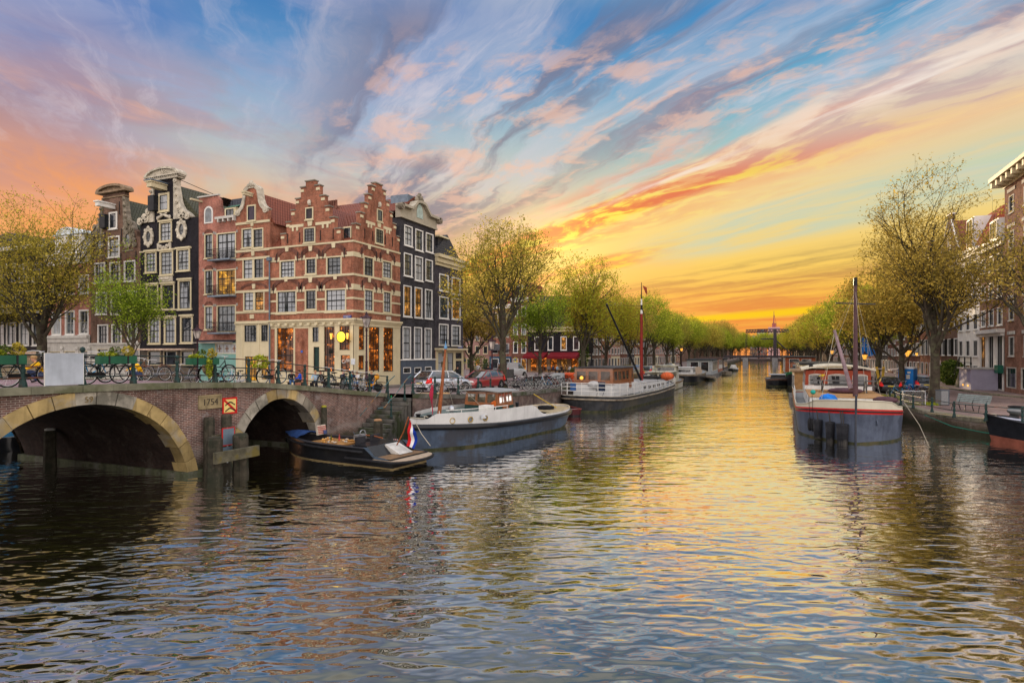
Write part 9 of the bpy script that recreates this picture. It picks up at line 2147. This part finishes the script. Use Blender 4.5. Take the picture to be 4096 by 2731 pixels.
g_ = gnd(3768,1620,RZ); t = thing('litter_bin', 'perforated steel litter bin between the elm trunk and the bench', 'litter bin', (g_.x, g_.y, RZ), .5); b = MB(); b.box(-.27,.27,-.25,.25,.05,1.02); b.build('bin', pm('perforated_steel', (.22,.23,.24), .4, .2, 30, metal=.4), t); b = MB(); b.box(.271,.33,-.26,.26,0,1.08); b.box(-.3,.33,-.28,.28,1.02,1.07); b.build('bin_frame', pm('bin_slate', (.07,.09,.12), .5), t)
g_ = gnd(3620,1566,RZ); d = -g_.x*ST+g_.y*CT; t = thing('portable_toilet', 'blue portable toilet cabin with white roof on the right bank', 'toilet cabin', (g_.x+.3, g_.y+.5, RZ), R(-25)); tb_ = pm('cabin_blue', (.015,.17,.52), .45, .1, 2)
b = MB(); b.box(-.62,.62,-.62,.62,.0,2.15)
for i in range(6): b.box(-.60+i*.2,-.52+i*.2,-.64,-.62,.2,2.0); b.box(-.64,-.62,-.55+i*.2,-.47+i*.2,.2,2.0)
b.build('cabin', tb_, t); b = MB(); b.loft([[(-.66,-.66,2.15),(.66,-.66,2.15),(.66,.66,2.15),(-.66,.66,2.15),(-.66,-.66,2.15)],[(-.6,-.6,2.32),(.6,-.6,2.32),(.6,.6,2.32),(-.6,.6,2.32),(-.6,-.6,2.32)]], smooth=False); b.quad((-.6,-.6,2.32),(.6,-.6,2.32),(.6,.6,2.32),(-.6,.6,2.32)); b.build('roof', pm('cabin_roof_white', (.6,.62,.65), .5), t)
b = MB(); b.box(.05,.35,-.655,-.641,1.2,1.6); b.box(.15,.4,-.655,-.641,1.72,1.9); b.build('stickers', MC['panel_white'], t)
y0, y1 = 84.5, 76.2
tuft('clipped_hedge', LM['ivy'], 'dense green hedge beside the steps of the white townhouses', 'hedge', (18.4, 79.5, 1.0), 1.2, 2.3, 1.45, 1800, .15, seed=15)
# the raised stoop
t = thing('front_stoop', 'lilac grey entrance stoop with black railing and two amber lights', 'stoop', (19.75, 72.6, 1.1)); lil = pm('lilac_render', (.34,.32,.42), .7, .08, 1.2)
b = MB(); b.box(-2.1,-.02,-2.9,.9,0,1.95); b.build('block', lil, t); b = MB(); b.box(-2.25,-.02,-3.0,1.1,1.952,2.1); b.build('landing', pm('landing_stone', (.40,.38,.35), .7), t)
b = MB()
for i in range(7): b.box(-2.0,-.9,1.1+i*.28,1.38+i*.28,0,1.95-.27*(i+1)+.1)
b.build('steps', stone, t); b = MB()
for y in (-2.9,-.9,.95): b.lathe([(.05,0),(.05,.3),(.08,.35),(.05,.6),(.06,1.0),(0,1.08)], (-2.1,y,2.1), 8)
b.tube([(-2.1,-2.9,3.1),(-2.1,.95,3.1),(-2.1,2.9,1.4)], .04); b.tube([(-2.1,-2.9,2.6),(-2.1,.95,2.6),(-2.1,2.9,.9)], .025); b.build('railing', black, t)
b = MB(); b.box(-2.13,-2.101,-2.2,-1.8,.28,.45); b.box(-2.13,-2.101,-.6,-.2,.28,.45); b.build('step_lights', glowl, t)
g_ = gnd(3922,1560,RZ); t = thing('planter', 'dark pot with a yellow green shrub beside the stoop', 'planter', (g_.x-.2, g_.y, RZ+.12)); b = MB(); b.lathe([(.36,0),(.45,.62),(.40,.63)], k=12); b.build('pot', plas, t); tuft('shrub', LM['olive'], None, None, (0,0,.5), .65, .65, .42, 260, .09, t, 19)
t = thing('letter_boxes', 'pair of dark green letter boxes on the corner of the brick building', 'letter box', (19.65, 69.0, 2.75)); b = MB(); b.box(-.4,0,-.95,-.5,0,.75); b.box(-.4,0,-.45,0,0,.75); b.build('boxes', pm('letterbox_green', (.02,.12,.08), .5), t)
g_ = gnd(3472,1550,RZ); t = thing('cable_cabinet', 'dark green cable cabinet on the right quay behind the barge', 'cabinet', (g_.x, g_.y, RZ)); b = MB(); b.box(-.35,.35,-.3,.3,0,1.1); b.box(-.4,.4,-.35,.35,1.1,1.16); b.build('cabinet', pm('cabinet_green', (.03,.07,.05), .5), t)
g_ = gnd(3505,1585,RZ); t = thing('slatted_crate', 'grey slatted crate in a steel frame on the right quay', 'crate', (9.2, 49.5, RZ)); b = MB()
for i in range(6): b.box(-.6,.6,-.4,-.37,.1+i*.14,.2+i*.14); b.box(-.6,-.57,-.37,.4,.1+i*.14,.2+i*.14)
b.build('slats', gw, t); b = MB(); b.tube([(-.65,-.45,0),(-.65,-.45,1.0),(.65,-.45,1.0),(.65,-.45,0)], .03); b.tube([(.65,.45,0),(.65,.45,1.0),(.65,-.45,1.0)], .03); b.build('steel_frame', steel, t)
for i, (px, y0, y1, Y, lab) in enumerate(((3461,1300,1420,88,'left blue banner hanging among the right elms'),(3475,1262,1424,87,'middle blue banner with a white letter hanging among the right elms'),(3490,1290,1420,86,'right blue banner hanging among the right elms'))):
    x, d = on_y(px, Y); za, zb_ = hz(y1, d), hz(y0, d); t = thing('banner', lab, 'banner', (x, Y, RZ)); w = .38
    b = MB(); A = [[(-w, .05*sin(k*.9), za-RZ+(zb_-za)*k/8), (w, .05*sin(k*.9+.8), za-RZ+(zb_-za)*k/8)] for k in range(9)]; b.loft(A); b.loft([q[::-1] for q in A]); b.build('cloth', pm('banner_blue', (.01,.16,.55), .7), t)
    b = MB(); b.tube([(-w-.1,0,0),(-w-.1,0,zb_-RZ+.2)], .04); b.build('pole', steel, t)
    if i == 1: me = text_mesh('I', 1.4, .004); me.transform(Matrix.Translation((0,-.08,za-RZ+2.2)) @ FACEY); me.materials.clear(); me.materials.append(white); link('lettering', me, t)
t = thing('market_canopy', 'pale flat canopy on thin poles behind the barge cabin on the right quay', 'canopy', (*[gnd(3510,1560,RZ)][0][:2], RZ)); b = MB(); A = [[(-1.7,-.8,2.02+.05*sin(i*1.5)),(1.7,-.8,2.02+.05*cos(i))] for i in (0,)]
b.loft([[(-1.8+.36*i, -.8, 2.05+.05*sin(i*1.4)) for i in range(11)],[(-1.8+.36*i, .8, 2.1+.05*sin(i*1.4+1)) for i in range(11)]]); b.loft([[(-1.8+.36*i, .8, 2.1+.05*sin(i*1.4+1)) for i in range(11)],[(-1.8+.36*i, -.8, 2.05+.05*sin(i*1.4)) for i in range(11)]]); b.build('sheet', pm('canopy_pale', (.45,.38,.36), .8), t)
b = MB()
for x, y in ((-1.7,-.7),(1.7,-.7),(-1.7,.7),(1.7,.7)): b.tube([(x,y,0),(x,y,2.05)], .03)
b.build('poles', steel, t)
for i, (dx, lab) in enumerate(((-.6,'left yellow tipped board leaning under the pale canopy'),(.5,'right yellow tipped board leaning under the pale canopy'))):
    g_ = gnd(3500+i*16,1560,RZ); t = thing('leaning_board', lab, 'board', (g_.x, g_.y-.5, RZ), .2); b = MB(); b.obox((.25,0,1.2), .22, .05, 2.2, Matrix.Rotation(R(-10+14*i),3,'Y')); b.build('blade', pm('board_yellow', (.6,.38,.05), .5, .15), t)
b = MB(); rg = random.Random(5)
def blades(name, label, cx, cy, rx, ry, n, z):
    b = MB()
    for _ in range(n):
        x, y = cx+rg.uniform(-rx,rx), cy+rg.uniform(-ry,ry); h_ = rg.uniform(.05,.22); a = rg.uniform(0,6.3); w = .012
        b.add([(x-w*cos(a),y-w*sin(a),z),(x+w*cos(a),y+w*sin(a),z),(x+rg.uniform(-.06,.06),y+rg.uniform(-.06,.06),z+h_)], [(0,1,2)])
    o = b.build(name, LM['green']); tag(o, label, 'grass', kind='stuff')
g_ = gnd(3700,1618,RZ); blades('grass', 'bright green grass at the foot of the bronze elm', g_.x-.2, g_.y+.3, .9, .9, 1500, RZ)
g_ = gnd(3560,1590,RZ); blades('grass', 'rough green grass on the right quay edge by the crate', g_.x, g_.y, .8, 3.0, 1600, RZ)
blades('grass', 'grass along the left quay edge below the bicycles', -16.1, 52, .35, 9, 1800, gz(50)-.08)
b = MB()
for _ in range(1600):
    f = rg.random(); A_, B_ = rp[4], rp[8] if len(rp) > 8 else rp[-1]; p = A_.lerp(B_, f)+Vector((rg.gauss(0,.14)-.1, rg.gauss(0,.14)-.25, .015)); s = .03; a = rg.uniform(0,6)
    b.add([p+Vector((s*cos(a),s*sin(a),0)), p+Vector((-s*sin(a),s*cos(a),.01)), p-Vector((s*cos(a),s*sin(a),0)), p+Vector((s*sin(a),-s*cos(a),.008))], [(0,1,2,3)])
o = b.build('fallen_blossom', pm('blossom_tan', (.50,.36,.16), .9, .3, 9)); tag(o, 'strip of tan fallen blossom along the right quay edge', 'fallen leaves', kind='stuff')
b = MB(); b.box(-.9,.9,-.3,.3,0,.05); o = b.build('plank', pm('raw_plank', (.50,.30,.13), .8, .2, 6)); g_ = gnd(1688,1581,gz(30)); o.location = (-18.0, 30.4, gz(30.2)+.004); o.rotation_euler.z = .75; tag(o, 'raw wooden board lying by the quay corner railing', 'plank')
b = MB(); b.lathe([(.033,0),(.033,.11),(.025,.12)], k=10); o = b.build('drink_can', pm('can_green', (.02,.30,.10), .4)); o.location = (BX+.35, BY-.15, 2.08); tag(o, 'small green can on the top stone step', 'can')
